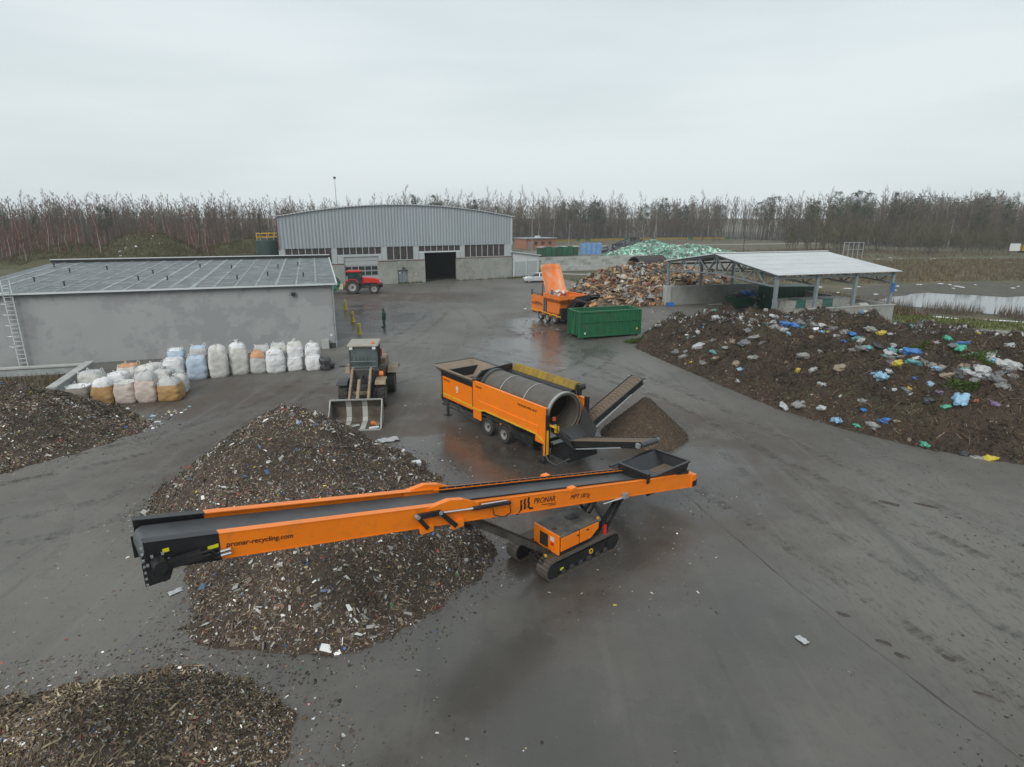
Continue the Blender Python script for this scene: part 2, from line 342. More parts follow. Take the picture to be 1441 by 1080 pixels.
tag(obj('snow_remains', me, SNOW), 'patches of old white snow lying on the banks and in the ruts', 'snow', kind='stuff')
# ------------------------------------------------------------------ dry grass and reeds (stuff)
def blades(name, label, pts, hmin, hmax, w, cols, seed, lean=.35, zf=None):
    rs = np.random.RandomState(seed); n = len(pts); P_ = np.asarray(pts); a = rs.rand(n) * 6.283; h = hmin + (hmax - hmin) * rs.rand(n) ** 1.4
    ln = lean * h * rs.rand(n); b = rs.rand(n) * 6.283; ww = w * (.6 + .8 * rs.rand(n)); z0 = zf if zf is not None else np.zeros(n)
    V = np.zeros((n, 3, 3)); V[:, 0] = np.c_[P_[:, 0] - np.cos(a) * ww, P_[:, 1] - np.sin(a) * ww, z0]; V[:, 1] = np.c_[P_[:, 0] + np.cos(a) * ww, P_[:, 1] + np.sin(a) * ww, z0]
    V[:, 2] = np.c_[P_[:, 0] + np.cos(b) * ln, P_[:, 1] + np.sin(b) * ln, z0 + h]
    C = np.asarray(cols)[rs.randint(len(cols), size=n)] * (.75 + .5 * rs.rand(n, 1))
    return tag(obj(name, np_mesh(name, V.reshape(-1, 3), np.arange(n * 3).reshape(-1, 3), C, VEG)), label, name.replace('_', ' '), kind='stuff')
VEG = mat('vegetation', (.1, .1, .05), .9, attr=True, spec=.1)
rs = np.random.RandomState(3)
def scatter(poly, n, seed, clump=None, thr=0.):
    rs = np.random.RandomState(seed); P_ = np.asarray(poly); lo, hi = P_.min(0), P_.max(0); q = lo + (hi - lo) * rs.rand(n * 6, 2); k = in_poly(q[:, 0], q[:, 1], poly)
    if clump: k &= fbm(q[:, 0], q[:, 1], clump, seed, 3) > thr
    return q[k][:n]
DRY = [(.17, .125, .075), (.13, .095, .055), (.11, .08, .05), (.15, .12, .06), (.085, .07, .045)]
pts = np.r_[scatter([(40, 96), (57, 94), (76, 98), (125, 94), (190, 70), (190, 150), (110, 150), (80, 146), (42, 110)], 30000, 21, .08, -.15),
            scatter([(34, 64), (44, 62), (44, 80), (42, 84), (38, 110), (36, 80)], 4000, 24), scatter([(60, 186), (110, 205), (140, 165), (80, 150), (55, 150)], 6000, 25, .1, -.2)]
blades('dry_grass', 'brown dry grass and weeds of the field behind the pond', pts, .2, .75, .07, DRY, 31)
pts = scatter([(41, 67.5), (46, 63), (55, 56.3), (80, 41), (84, 44), (60, 58.5), (50, 66), (43, 71)], 6500, 26, .5, -.25)
blades('reeds', 'grey brown reeds along the near shore of the pond', pts, .5, 1.5, .022, [(.12, .10, .08), (.10, .085, .07), (.15, .125, .09)], 32)
pts = np.r_[scatter([(37, 63), (39, 57), (52, 51), (75, 40), (78, 43), (55, 55.5), (44, 61.5), (40, 66)], 6000, 27), scatter([(9.5, 100.5), (12.5, 86.5), (36, 80.5), (36, 100), (20, 105)], 4000, 28), scatter([(-1, 101.2), (1.5, 102.8), (4.5, 104.8), (4.5, 106.5), (-.4, 103.6)], 900, 29), scatter([(-17.6, 93.6), (-14.2, 95.4), (-14, 95.8), (-18, 93.9)], 260, 30), scatter([(-23, 90.8), (-20.4, 92.2), (-20.6, 92.5), (-23.2, 91.2)], 200, 33), scatter([(-9, 98.2), (-1, 102.2), (-1.3, 102.7), (-9.2, 98.6)], 500, 34)]
blades('green_grass', 'short green grass on the verges and along the hall wall', pts, .1, .4, .04, [(.075, .10, .02), (.06, .075, .02), (.10, .095, .03)], 33)
# ------------------------------------------------------------------ trees
def tri_tube(V, F, p, q, r0, r1):
    d = (q - p); d = d / (np.linalg.norm(d) + 1e-9); u = np.cross(d, [.3, .9, .2]); u /= np.linalg.norm(u) + 1e-9; w = np.cross(d, u); o = len(V)
    for c, r in ((p, r0), (q, r1)):
        for i in range(3): a = 2.094 * i; V.append(c + (u * math.cos(a) + w * math.sin(a)) * r)
    for i in range(3): j = (i + 1) % 3; F.append((o + i, o + j, o + 3 + j)); F.append((o + i, o + 3 + j, o + 3 + i))
def twig(V, F, p, d, ln, w, rs):
    s = np.cross(d, rs.randn(3)); s = s / (np.linalg.norm(s) + 1e-9) * w; o = len(V); V += [p - s, p + s, p + d * ln]; F.append((o, o + 1, o + 2))
def bare_tree(h, seed, limbs=17, sub=6, tw=7, w=.018, spread=.22, t0=.25, tr=.13, lean=.03):
    rs = np.random.RandomState(seed); TV, TF, CV, CF = [], [], [], []; p = np.zeros(3); n = 6; axis = [p]
    for i in range(n):
        q = p + np.array([rs.randn() * lean * h / n * 3, rs.randn() * lean * h / n * 3, h / n]); tri_tube(TV, TF, p, q, tr * (1 - i / n) + .015, tr * (1 - (i + 1) / n) + .015); p = q; axis.append(p)
    axis = np.array(axis)
    for k in range(limbs):
        t = t0 + (1 - t0) * (k + rs.rand() * .8) / limbs; f = min(t * n, n - .01); i = int(f); b = axis[i] + (axis[i + 1] - axis[i]) * (f - i); a = rs.rand() * 6.283; el = R(rs.uniform(48, 78)); ln = h * spread * (1.15 - t * .75) * rs.uniform(.7, 1.2)
        d = np.array([math.cos(a) * math.cos(el), math.sin(a) * math.cos(el), math.sin(el)]); e_ = b + d * ln; tri_tube(CV, CF, b, e_, tr * .38 * (1.1 - t), .01)
        for s in range(sub):
            u = .25 + .75 * (s + rs.rand()) / sub; c = b + d * ln * u; d2 = d + rs.randn(3) * .45; d2[2] += .5; d2 /= np.linalg.norm(d2); l2 = ln * .45 * rs.uniform(.6, 1.2); twig(CV, CF, c, d2, l2, w * 1.3, rs)
            for j in range(tw):
                d3 = d2 + rs.randn(3) * .5; d3[2] += .45; d3 /= np.linalg.norm(d3); twig(CV, CF, c + d2 * l2 * rs.rand(), d3, l2 * rs.uniform(.4, .9), w, rs)
    return [np.array(TV), np.array(TF), np.array(CV), np.array(CF)]
def pine_tree(h, seed, t0=.5, w=.9, n=900, tr=.15, cone=False, nw=1.):
    rs = np.random.RandomState(seed); TV, TF, CV, CF = [], [], [], []; p = np.zeros(3)
    for i in range(4): q = p + np.array([rs.randn() * .08, rs.randn() * .08, h / 4]); tri_tube(TV, TF, p, q, tr * (1 - i / 4) + .02, tr * (1 - (i + 1) / 4) + .02); p = q
    cl = [(rs.rand() * 6.283, t0 + (1 - t0) * rs.rand() ** .8) for _ in range(26)]
    for k in range(n):
        a, t = cl[rs.randint(len(cl))]; a += rs.randn() * .5; t = min(1, t + rs.randn() * .025); rr = h * .16 * w * ((1.04 - t) / (1 - t0) if cone else math.sqrt(max(.02, 1 - ((t - .72) / .32) ** 2))) * rs.uniform(.25, 1.)
        c = np.array([math.cos(a) * rr, math.sin(a) * rr, h * t]); d = np.array([math.cos(a), math.sin(a), rs.uniform(-.3, .5)]) + rs.randn(3) * .4; d /= np.linalg.norm(d); twig(CV, CF, c, d, h * .045 * rs.uniform(.6, 1.5), .075 * rs.uniform(.6, 1.3) * nw, rs)
    return [np.array(TV), np.array(TF), np.array(CV), np.array(CF)]
BARK = mat('bark', (.07, .057, .045), .9, col2=(.10, .085, .068), nscale=2)
BIRCH = mat('birch_bark', (.42, .40, .37), .8, col2=(.20, .18, .16), nscale=1.5)
TWIG = mat('bare_twigs', (.135, .104, .080), .9, col2=(.175, .14, .108), nscale=.12, spec=.1)
TWIGR = mat('reddish_twigs', (.23, .105, .08), .9, col2=(.17, .085, .065), nscale=.2, spec=.1)
TWIGO = mat('olive_twigs', (.125, .115, .07), .9, col2=(.10, .09, .062), nscale=.2, spec=.1)
NEEDLE = mat('pine_needles', (.040, .055, .030), .8, col2=(.055, .065, .036), nscale=.3, spec=.2)
TK = {}
def proto(kind, arr, bm_, cm): TK.setdefault(kind, []).append((np_mesh(kind + '_trunk', arr[0], arr[1], None, bm_), np_mesh(kind + '_crown', arr[2], arr[3], None, cm)))
for i in range(4): proto('bare', bare_tree(17, 40 + i), BARK, TWIG)
for i in range(3): proto('birch', bare_tree(17, 60 + i, limbs=16, spread=.15, t0=.35, tr=.15), BIRCH, TWIG)
for i in range(3): proto('pine', pine_tree(18, 70 + i), BARK, NEEDLE)
proto('spruce', pine_tree(17, 80, .12, .9, 1000, cone=True), BARK, NEEDLE)
for i in range(3): proto('sapling', bare_tree(10, 90 + i, limbs=18, sub=6, tw=6, spread=.15, t0=.12, tr=.07, w=.022), BIRCH, TWIGR)
for i in range(3): proto('scrub', bare_tree(6.5, 100 + i, limbs=22, sub=6, tw=6, spread=.5, t0=.03, tr=.07, w=.02), BARK, TWIGO)
LBL = {'bare': ('bare_tree', 'tall bare brown tree at the edge of the wood', 'tree', 'bare trees of the wood edge'),
       'birch': ('birch_tree', 'slim birch with a pale trunk at the edge of the wood', 'tree', 'birches of the wood edge'),
       'pine': ('pine_tree', 'dark green pine rising among the bare trees', 'tree', 'pines among the bare wood'),
       'spruce': ('spruce_tree', 'dark conical spruce standing among the bare trees', 'tree', 'spruces among the bare wood'),
       'sapling': ('young_birch', 'young pale stemmed birch with reddish twigs behind the grey building', 'tree', 'young birches behind the grey building'),
       'scrub': ('scrub_bush', 'bare olive grey willow bush at the far side of the field', 'bush', 'willow scrub beyond the field')}
def plant(kind, x, y, s, i, rng):
    nm, lb, ct, gr = LBL[kind]; tm, cm = TK[kind][i % len(TK[kind])]
    t = thing(nm, lb, ct, (x, y, 0), rng.random() * 6.283, gr); t.scale = (s, s, s * rng.uniform(.92, 1.1)); obj('trunk', tm, None, t); obj('crown', cm, None, t); return t
EDGE = [(-290, 120), (-200, 135), (-150, 142), (-105, 156), (-70, 185), (-30, 240), (20, 275), (70, 292), (108, 292), (122, 250), (130, 215), (160, 198), (210, 180), (290, 165)]
def along(t):
    seg = [math.dist(EDGE[i], EDGE[i + 1]) for i in range(len(EDGE) - 1)]; d = t * sum(seg)
    for i, s in enumerate(seg):
        if d <= s or i == len(seg) - 1: f = d / s; a, b = EDGE[i], EDGE[i + 1]; dx, dy = (b[0] - a[0]) / s, (b[1] - a[1]) / s; return a[0] + (b[0] - a[0]) * f, a[1] + (b[1] - a[1]) * f, -dy, dx
        d -= s
rng = random.Random(11)
sheet('forest_floor', EDGE + [(430, 240), (430, 440), (-430, 440), (-430, 150)], .016, ground_mat('leaf_floor', [(.045, .034, .024), (.065, .048, .033), (.035, .03, .02)], [0, .1, .6], bump=.1), jit=3., seed=15, step=8.)
for i in range(230):
    x, y, nx, ny = along((i + rng.random()) / 230); o = rng.uniform(0, 9); x += nx * o + rng.uniform(-1, 1); y += ny * o
    if abs(x) > y * .95 + 15: continue
    r = rng.random(); far = y > 225; k = 'birch' if r < .15 else 'pine' if r < (.36 if (far or x > 120) else .245) else 'spruce' if r < (.39 if far else .28) else 'bare'
    s = {'bare': .98, 'birch': .95, 'pine': .86, 'spruce': .84}[k] * rng.uniform(.82, 1.12) * (1.10 if far else .78 if x < -40 else .9 if x < 0 else .97)
    plant(k, x, y, s, rng.randrange(9), rng)
for i in range(60):
    x = -160 + 94 * (i + rng.random()) / 60; y = 118 + (x + 150) * .22 + rng.uniform(-5, 12); plant('sapling', x, y, rng.uniform(.75, 1.25), rng.randrange(9), rng)
for i in range(34):
    t = (i + rng.random()) / 34; x = 82 + 110 * t; y = 172 - 8 * t + rng.uniform(-8, 14); plant('scrub', x, y, rng.uniform(.85, 1.45), rng.randrange(9), rng)
for x, y, s in ((96, 178, 1.7), (88, 170, 1.6), (92, 190, 1.6), (104, 186, 1.5)): plant('scrub', x, y, s, rng.randrange(9), rng)
# the depth of the wood: one mass
def mass(name, label, spec, m_list, seed):
    rs = np.random.RandomState(seed); Vs, Fs, Ms, o = [], [], [], 0
    for arr, mi, pts, s0, s1 in spec:
        for x, y in pts:
            a = arr[rs.randint(len(arr))]; s = rs.uniform(s0, s1) * (.84 if x < -55 else .97); th = rs.rand() * 6.283; c, q = math.cos(th), math.sin(th)
            for k in (0, 2):
                V = a[k] * s; V = np.c_[V[:, 0] * c - V[:, 1] * q + x, V[:, 0] * q + V[:, 1] * c + y, V[:, 2]]; Vs.append(V); Fs.append(a[k + 1] + o); o += len(V); Ms.append(np.full(len(a[k + 1]), mi[k // 2], np.int32))
    me = np_mesh(name, np.concatenate(Vs), np.concatenate(Fs))
    for m in m_list: me.materials.append(m)
    me.polygons.foreach_set('material_index', np.concatenate(Ms)); return tag(obj(name, me), label, 'woodland', kind='stuff')
LOW = [bare_tree(17, 200 + i, limbs=11, sub=4, tw=6, w=.042) for i in range(4)]; LOWB = [bare_tree(17, 210 + i, limbs=10, sub=4, tw=5, w=.026, spread=.15, t0=.35, tr=.16) for i in range(2)]
LOWP = [pine_tree(18, 220 + i, n=330, w=1., nw=1.3) for i in range(3)]; LOWS = [bare_tree(9, 230 + i, limbs=12, sub=5, tw=5, w=.03, spread=.17, t0=.08, tr=.05) for i in range(3)]
LOWU = [bare_tree(5.5, 240 + i, limbs=9, sub=4, tw=3, w=.065, spread=.4, t0=.05, tr=.05) for i in range(2)]
def band(n, o0, o1):
    q = []
    while len(q) < n:
        x, y, nx, ny = along(rng.random()); o = rng.uniform(o0, o1); x += nx * o; y += ny * o
        if abs(x) < y * .95 + 15: q.append((x, y))
    return q
far_p = [q for q in band(300, 8, 70) if q[0] > -40]; LOWT = [bare_tree(13, 260 + i, limbs=7, sub=3, tw=4, w=.04, spread=.13, t0=.2, tr=.10) for i in range(3)]
mass('wood', 'deep bare brown wood with some pines behind the yard', [(LOW, (0, 2), band(1150, 5, 60) + [(rng.uniform(80, 165), rng.uniform(262, 340)) for _ in range(130)] + band(260, 60, 130), .85, 1.12), (LOWB, (1, 2), band(120, 6, 40), .85, 1.1), (LOWP, (0, 3), far_p, .8, 1.02), (LOWU, (0, 2), band(1500, 3, 70), .9, 1.7), (LOWT, (0, 2), band(700, 2, 45), .75, 1.15), ([bare_tree(15, 280 + i, limbs=8, sub=3, tw=3, w=.15, spread=.2, t0=.08, tr=.1) for i in range(3)], (0, 2), band(1500, 35, 130), .8, 1.12)], [BARK, BIRCH, TWIG, NEEDLE], 9)
red = [(-160 + 95 * rng.random() ** 1.0, 0) for _ in range(230)]; red = [(x, 121 + (x + 150) * .22 + rng.uniform(0, 22)) for x, _ in red]
mass('red_thicket', 'dense reddish thicket of young trees behind the grey building', [(LOWS, (1, 2), red, .75, 1.15)], [BARK, BIRCH, TWIGR], 12)
scr = [(85 + 120 * rng.random(), 0) for _ in range(190)]; scr = [(x, 176 - (x - 82) * .07 + rng.uniform(0, 22)) for x, _ in scr]
mass('willow_scrub', 'dense olive grey scrub in front of the wood on the right', [(LOWU, (0, 2), scr, .9, 1.5)], [BARK, BARK, TWIGO], 13)
# ================================================================== BUILDINGS
RENDER = mat('grey_render', (.33, .345, .345), .9, col2=(.295, .31, .31), nscale=.4, dirt=(.265, .272, .274), damt=1., dscale=.42, dth=.505, dsoft=.28, bump=.002)
ROOFM = mat('bitumen_roof', (.062, .072, .078), .5, col2=(.10, .112, .118), nscale=.5, dirt=(.24, .27, .28), damt=.85, dscale=.9, dth=.55)
FROST = mat('frosted_seam', (.36, .40, .41), .6, col2=(.11, .125, .13), nscale=1.1, namt=.5)
CAP = mat('white_metal_cap', (.60, .64, .65), .4, .2)
CLAD = mat('blue_grey_cladding', (.36, .40, .43), .45, .25, col2=(.32, .36, .39), nscale=.3, dirt=(.26, .28, .29), damt=.4, dscale=.8, stretch=(1, 1, .12))
PILA = mat('pale_panel', (.42, .45, .46), .6, col2=(.36, .39, .40), nscale=.8)
PANE = mat('dark_window_pane', (.035, .030, .032), .25, col2=(.07, .055, .05), nscale=2.2, spec=.6)
RUST = mat('rust_flashing', (.16, .07, .045), .8)
DOORM = mat('grey_door', (.20, .235, .25), .5, col2=(.17, .20, .215))
# ---- long grey storage building on the left
A = math.atan2(.307, .952)
b = thing('storage_building', 'long low grey rendered storage building with a dark flat roof', 'building', (-14.0, 46.5, 0), A)
BL, BD, H0, H1 = 24.6, 20., 5.05, 5.75      # local x runs to -BL, y runs back
MB().add([(0, 0, 0), (-BL, 0, 0), (-BL, BD, 0), (0, BD, 0), (0, 0, H0 - .12), (-BL, 0, H0 - .12), (-BL, BD, H1 - .12), (0, BD, H1 - .12)], MB.BF).build('wall', RENDER, b)
sl_ = (H1 - H0) / BD
ro = MB().add([(.35, -.3, H0 - .12), (-BL - .35, -.3, H0 - .12), (-BL - .35, BD, H1 - .12), (.35, BD, H1 - .12), (.35, -.3, H0 + .04), (-BL - .35, -.3, H0 + .04), (-BL - .35, BD, H1 + .04), (.35, BD, H1 + .04)], MB.BF).build('roof', ROOFM, b)
rr = random.Random(4)
for i in range(17):     # membrane seams, frosted, running up the slope
    x = -1.1 - i * 1.42; mb = MB(); z0, z1 = H0 + .043, H1 + .043; w = rr.uniform(.05, .18); mb.add([(x - w, -.28, z0), (x + w, -.28, z0), (x + w * .7, BD, z1), (x - w * .7, BD, z1), (x - w, -.28, z0 + .02), (x + w, -.28, z0 + .02), (x + w * .7, BD, z1 + .02), (x - w * .7, BD, z1 + .02)], MB.BF).build('roof_seam', FROST, ro)
mb = MB()
for i in range(18):     # frost lying along the cross laps, broken and uneven
    x1 = .1 - i * 1.42; x0 = max(x1 - 1.42, -BL)
    for y in np.cumsum([rr.uniform(.8, 2.6) for _ in range(14)]):
        if y > BD - .3 or rr.random() < .25: continue
        a_, c_ = sorted((rr.uniform(x0, x1), rr.uniform(x0, x1))) if rr.random() < .5 else (x0, x1); w = rr.uniform(.03, .16); z = H0 + sl_ * (y + .3) + .046; mb.add([(a_, y - w, z), (c_, y - w * rr.uniform(.3, 1), z), (c_, y + w * rr.uniform(.3, 1), z + .006), (a_, y + w, z + .006)], [(0, 1, 2, 3)])
tag(mb.build('frost_streaks', FROST, ro), kind='stuff')
for x in (-2.4, -5.3, -7.8, -11.5, -14.2, -17.8, -21., -23.4):
    for y in (rr.uniform(1, 7), rr.uniform(9, 17)):
        X, Y = x + rr.uniform(-1, 1), y + rr.uniform(-1, 1); z = H0 + sl_ * Y; o = MB().tube((X, Y, z), (X, Y, z + .32), .05, .05, 8).tube((X, Y, z + .32), (X, Y, z + .38), .10, .08, 8).build('roof_vent', BLACK, ro)
MB().box(-BL - .4, .4, BD, BD + .25, H1 - .3, H1 + .32).build('parapet', BLACK, b)
MB().box(-BL - .45, .45, BD - .06, BD + .32, H1 + .323, H1 + .38).build('parapet_cap', CAP, b)
MB().add([(.36, -.32, H0 - .1), (.46, -.32, H0 - .1), (.46, BD, H1 - .1), (.36, BD, H1 - .1), (.36, -.32, H0 + .09), (.46, -.32, H0 + .09), (.46, BD, H1 + .09), (.36, BD, H1 + .09)], MB.BF).build('verge_trim', CAP, b)
MB().box(-BL - .35, .36, -.38, -.303, H0 - .06, H0 + .055).build('eaves_trim', CAP, b)
MB().path([(.22, -.25, H0 - .1), (.09, -.09, H0 - .5), (.09, -.09, .1)], .06, 8).build('downpipe', STEEL, b)
o = MB().box(-2.95, -2.65, -.22, -.003, 4.25, 4.5).build('wall_lamp', DKGREY, b); MB().box(-2.9, -2.7, -.24, -.222, 4.28, 4.44).build('lens', GLASS, o)
MB().box(-1.05, -.5, -.32, -.004, .02, .72).build('meter_box', CONC2, b)
MB().box(-.35, -.18, -.02, -.003, .95, 1.12).build('notice', WHITEP, b)
MB().box(-.9, .02, -.03, -.002, .0, .40).build('plinth', DKGREY, b)
# caged ladder
LX = -20.7; ld = MB()
for dx in (-.24, .24): ld.beam((LX + dx, -.22, .1), (LX + dx, -.22, H0 + .9), .055, .045)
ld = ld.build('ladder_rails', CAP, b)
for i in range(18): MB().beam((LX - .24, -.22, .35 + i * .3), (LX + .24, -.22, .35 + i * .3), .045).build('rung', CAP, ld)
for k in range(6):
    z = 1.6 + k * .72; pts = [(LX + .40 * math.sin(a), -.22 - .36 + .40 * -math.cos(a) * .95 + .02, z) for a in [R(t) for t in (-125, -95, -60, -25, 0, 25, 60, 95, 125)]]; mb = MB(); mb.path([(LX - .24, -.22, z)] + pts + [(LX + .24, -.22, z)], .02, 5); mb.build('cage_hoop', CAP, ld)
for a in (-60, 0, 60): MB().beam((LX + .4 * math.sin(R(a)), -.56 - .38 * math.cos(R(a)), 1.6), (LX + .4 * math.sin(R(a)), -.56 - .38 * math.cos(R(a)), H0 + .9), .035, .015).build('cage_strap', STEEL, ld)
for dx in (-.6, .6): MB().path([(LX + dx, -.1, H0), (LX + dx, -.1, H0 + 1.), (LX + dx, 1.5, H0 + 1.05), (LX + dx, 1.5, H0 + .1)], .02, 6).build('guard_rail', STEEL, b)
# ---- hall; local x runs from the right end (0) to the left along the front, y back
A = math.atan2(-.466, -.885); hall = thing('hall', 'large hall with arched roof, grey corrugated front and concrete base', 'building', (-.1, 103.3, 0), A)
HW, HD, TP = 37.0, 26., .16; CB = 5.65
def arc(x): u = (x - HW / 2) / (HW / 2); return 10.0 + 1.75 * (1 - u * u)
def Y(y): return -y      # back is local -y (the local x axis points left)
pr = .49; mb = MB(); x = 0.; V0 = []
while x < HW - .01:
    for dx, dy in ((0, 0), (.16, 0), (.245, -.07), (.405, -.07)):
        if x + dx <= HW: V0.append((x + dx, .02 + dy))
    x += pr
V0.append((HW, .02)); n_ = len(V0)
for (a, ya) in V0: mb.v += [(a, ya + .09, CB), (a, ya + .09, arc(a))]
mb.f = [(2 * i, 2 * i + 2, 2 * i + 3, 2 * i + 1) for i in range(n_ - 1)]
mb.build('cladding', CLAD, hall, fixn=False)
mb = MB(); k = 26; ou = []; 
for i in range(k + 1): a = HW * i / k; ou += [(a, arc(a))]
for i in range(k):
    (a, za), (c, zc) = ou[i], ou[i + 1]; e0 = -.4 if i == 0 else a; e1 = HW + .4 if i == k - 1 else c
    mb.add([(e0, .32, za + .02), (e1, .32, zc + .02), (e1 - (TP * HD * i / k), Y(HD), zc + .02), (e0 - (TP * HD * i / k), Y(HD), za + .02), (e0, .32, za + .16), (e1, .32, zc + .16), (e1 - (TP * HD * i / k), Y(HD), zc + .16), (e0 - (TP * HD * i / k), Y(HD), za + .16)], [(0, 1, 5, 4), (4, 5, 6, 7), (2, 3, 7, 6), (0, 3, 2, 1)])
rf = mb.build('roof', mat('pale_roof_sheet', (.42, .44, .45), .4, .3, col2=(.36, .38, .39)), hall)
for i in range(75): x = .1 + i * .49; MB().box(x, x + .16, .325, .34, arc(x) + .02, arc(x) + .17).build('roof_edge_rib', CAP, rf)
MB().box(0, .25, Y(HD), .0, 0, 9.9).build('side_wall', CLAD, hall); MB().prism([(HW - .25, 0), (HW - .02, 0), (HW - .02 - TP * HD, Y(HD)), (HW - .25 - TP * HD, Y(HD))], 2, 0, 9.9).build('side_wall', CLAD, hall)
MB().prism([(0, 0), (HW - TP * HD, 0)] + [(a * (1 - TP * HD / HW), z) for a, z in reversed(ou)], 1, Y(HD) - .2, Y(HD)).build('rear_wall', CLAD, hall)
for x in (0., HW): MB().box(x - .06, x + .06, .06, .18, CB - .1, 9.95).build('corner_trim', RUST if x else CAP, hall)
# window band: pillars, panes, mullions
bays = [(29.75, 36.2, 3.55, 7), (22.35, 29.0, 4.65, 7), (17.25, 21.5, 3.7, 4), (9.35, 16.4, 4.85, 7), (1.3, 8.6, 3.75, 7)]
for x0, x1, zb, n_ in bays:
    for i in range(n_):
        a = x0 + (x1 - x0) * i / n_; c = x0 + (x1 - x0) * (i + 1) / n_; w = MB().box(a + .05, c - .05, -.12, -.08, zb + .05, CB - .05).build('window_pane', PANE, hall)
    mb = MB()
    for i in range(n_ + 1): a = x0 + (x1 - x0) * i / n_; MB().box(a - .045, a + .045, -.13, .0, zb, CB - .004).build('mullion', PILA, hall)
    MB().box(x0 - .05, x1 + .05, -.10, .05, zb - .10, zb - .003).build('window_sill', PILA, hall)
for x0, x1, z0 in ((0, 1.25, 3.6), (8.65, 9.3, 3.6), (16.45, 17.2, 3.6), (21.55, 22.3, 3.6), (29.05, 29.7, 3.3), (36.25, 37.0, 0)): MB().box(x0, x1, -.3, .06, z0, CB - .003).build('pillar', PILA, hall)
# concrete base
def cbase(x0, x1, z1, nm='base_panel'):
    o = MB().box(x0, x1, -.3, .22, 0, z1).build(nm, CONC, hall, bevel=.03); MB().box(x0 - .03, x1 + .03, -.28, .28, z1 + .003, z1 + .08).build('flashing', RUST, o)
for x0, x1 in ((0, 2.45), (2.46, 6.2), (6.21, 10.1)): cbase(x0, x1, 3.58)
for x0, x1 in ((15.5, 18.4), (18.41, 20.0), (20.01, 22.9)):
    if x0 == 18.41: MB().box(x0, x1, -.3, .22, 2.1, 3.5).build('base_panel', CONC, hall)
    else: cbase(x0, x1, 3.5)
for x0, x1 in ((28.1, 30.8), (30.81, 37.)): cbase(x0, x1, 3.25)
d = MB().box(18.46, 19.95, -.12, -.05, .02, 2.08).build('door', DOORM, hall); MB().box(19.19, 19.22, -.05, -.03, .1, 2.0).build('door_gap', BLACK, d); MB().box(19.28, 19.34, -.05, .02, .95, 1.1).build('handle', STEEL, d); MB().box(19.5, 19.75, -.05, -.035, 1.5, 1.75).build('notice', WHITEP, d)
MB().box(18.9, 19.3, .224, .5, 2.25, 2.5).build('door_lamp', DKGREY, hall); MB().box(17.0, 17.15, .224, .26, 1.3, 1.5).build('socket', WHITEP, hall)
# sectional door, left
d = MB().box(22.9, 28.1, -.16, -.06, .02, 4.3).build('sectional_door', mat('door_panel_grey', (.40, .42, .43), .5, col2=(.34, .36, .37)), hall)
for zi in (1.55, 2.3):
    for i in range(5): x = 23.1 + i * .99; MB().box(x, x + .86, -.06, -.03, zi, zi + .55).build('door_window', GLASS, d)
for z in (.72, 1.46, 2.22, 2.97, 3.65): MB().box(22.92, 28.08, -.06, -.045, z, z + .03).build('panel_joint', DKGREY, d)
MB().box(22.35, 29.0, -.1, .1, 4.303, 4.55).build('lintel', PILA, hall); MB().box(22.35, 22.88, -.1, .1, 3.6, 4.30).build('jamb', PILA, hall); MB().box(28.12, 29.0, -.1, .1, 3.36, 4.30).build('jamb', PILA, hall)
# open gate into the dark interior
MB().box(9.35, 16.4, -.1, .1, 4.62, 4.76).build('lintel', CAP, hall); MB().box(9.35, 10.08, -.1, .1, 3.68, 4.61).build('jamb', PILA, hall); MB().box(15.52, 16.4, -.1, .1, 3.6, 4.61).build('jamb', PILA, hall)
MB().box(2, 35, -22., -21.8, 0, 7.).build('inner_wall', mat('dark_inner_wall', (.05, .05, .05), .9), hall); MB().box(8.2, 8.4, -21.7, -.4, 0, 5.).build('inner_wall', MATS['dark_inner_wall'], hall); MB().box(17.6, 17.8, -21.7, -.4, 0, 5.).build('inner_wall', MATS['dark_inner_wall'], hall); MB().box(8., 18., -21.7, -.4, 5.02, 5.2).build('inner_ceiling', MATS['dark_inner_wall'], hall)
o = MB().tube((27.9, Y(3), 10.9), (27.9, Y(3), 15.6), .06, .03, 6).build('antenna_mast', STEEL, hall); MB().cbox((27.9, Y(3), 15.6), (.35, .1, .3)).build('antenna_head', DKGREY, o)
for i in range(3): MB().path([(19.5 - i * 1.2, Y(2), arc(19) + .15), (19.5 - i * 1.2, Y(2), arc(19) + .75)], .05, 5).build('roof_vent', STEEL, hall)
# ---- white annex
an = thing('annex_shed', 'low white shed with a sloping roof at the right end of the hall', 'shed', (-.1, 103.3, 0), math.atan2(.62, .78))
MB().prism([(.3, 0), (6.0, 0), (6.0, 3.5), (.3, 4.25)], 1, -.2, 9.).build('wall', WHITEP, an)
r_ = MB().add([(-.1, -.5, 4.31), (6.3, -.5, 3.47), (6.3, 9.3, 3.47), (-.1, 9.3, 4.31), (-.1, -.5, 4.45), (6.3, -.5, 3.62), (6.3, 9.3, 3.62), (-.1, 9.3, 4.45)], MB.BF).build('roof', CAP, an)
for x0, x1 in ((.6, 2.9), (3.3, 5.5)): d = MB().box(x0, x1, -.27, -.203, .05, 2.7).build('garage_door', PILA, an); MB().box(x0 + .9, x0 + 1.2, -.29, -.272, 1., 1.06).build('handle', DKGREY, d)
for x in (.45, 3.1, 5.75): MB().box(x - .07, x + .07, -.3, -.204, 0, 3.3).build('post', CAP, an)
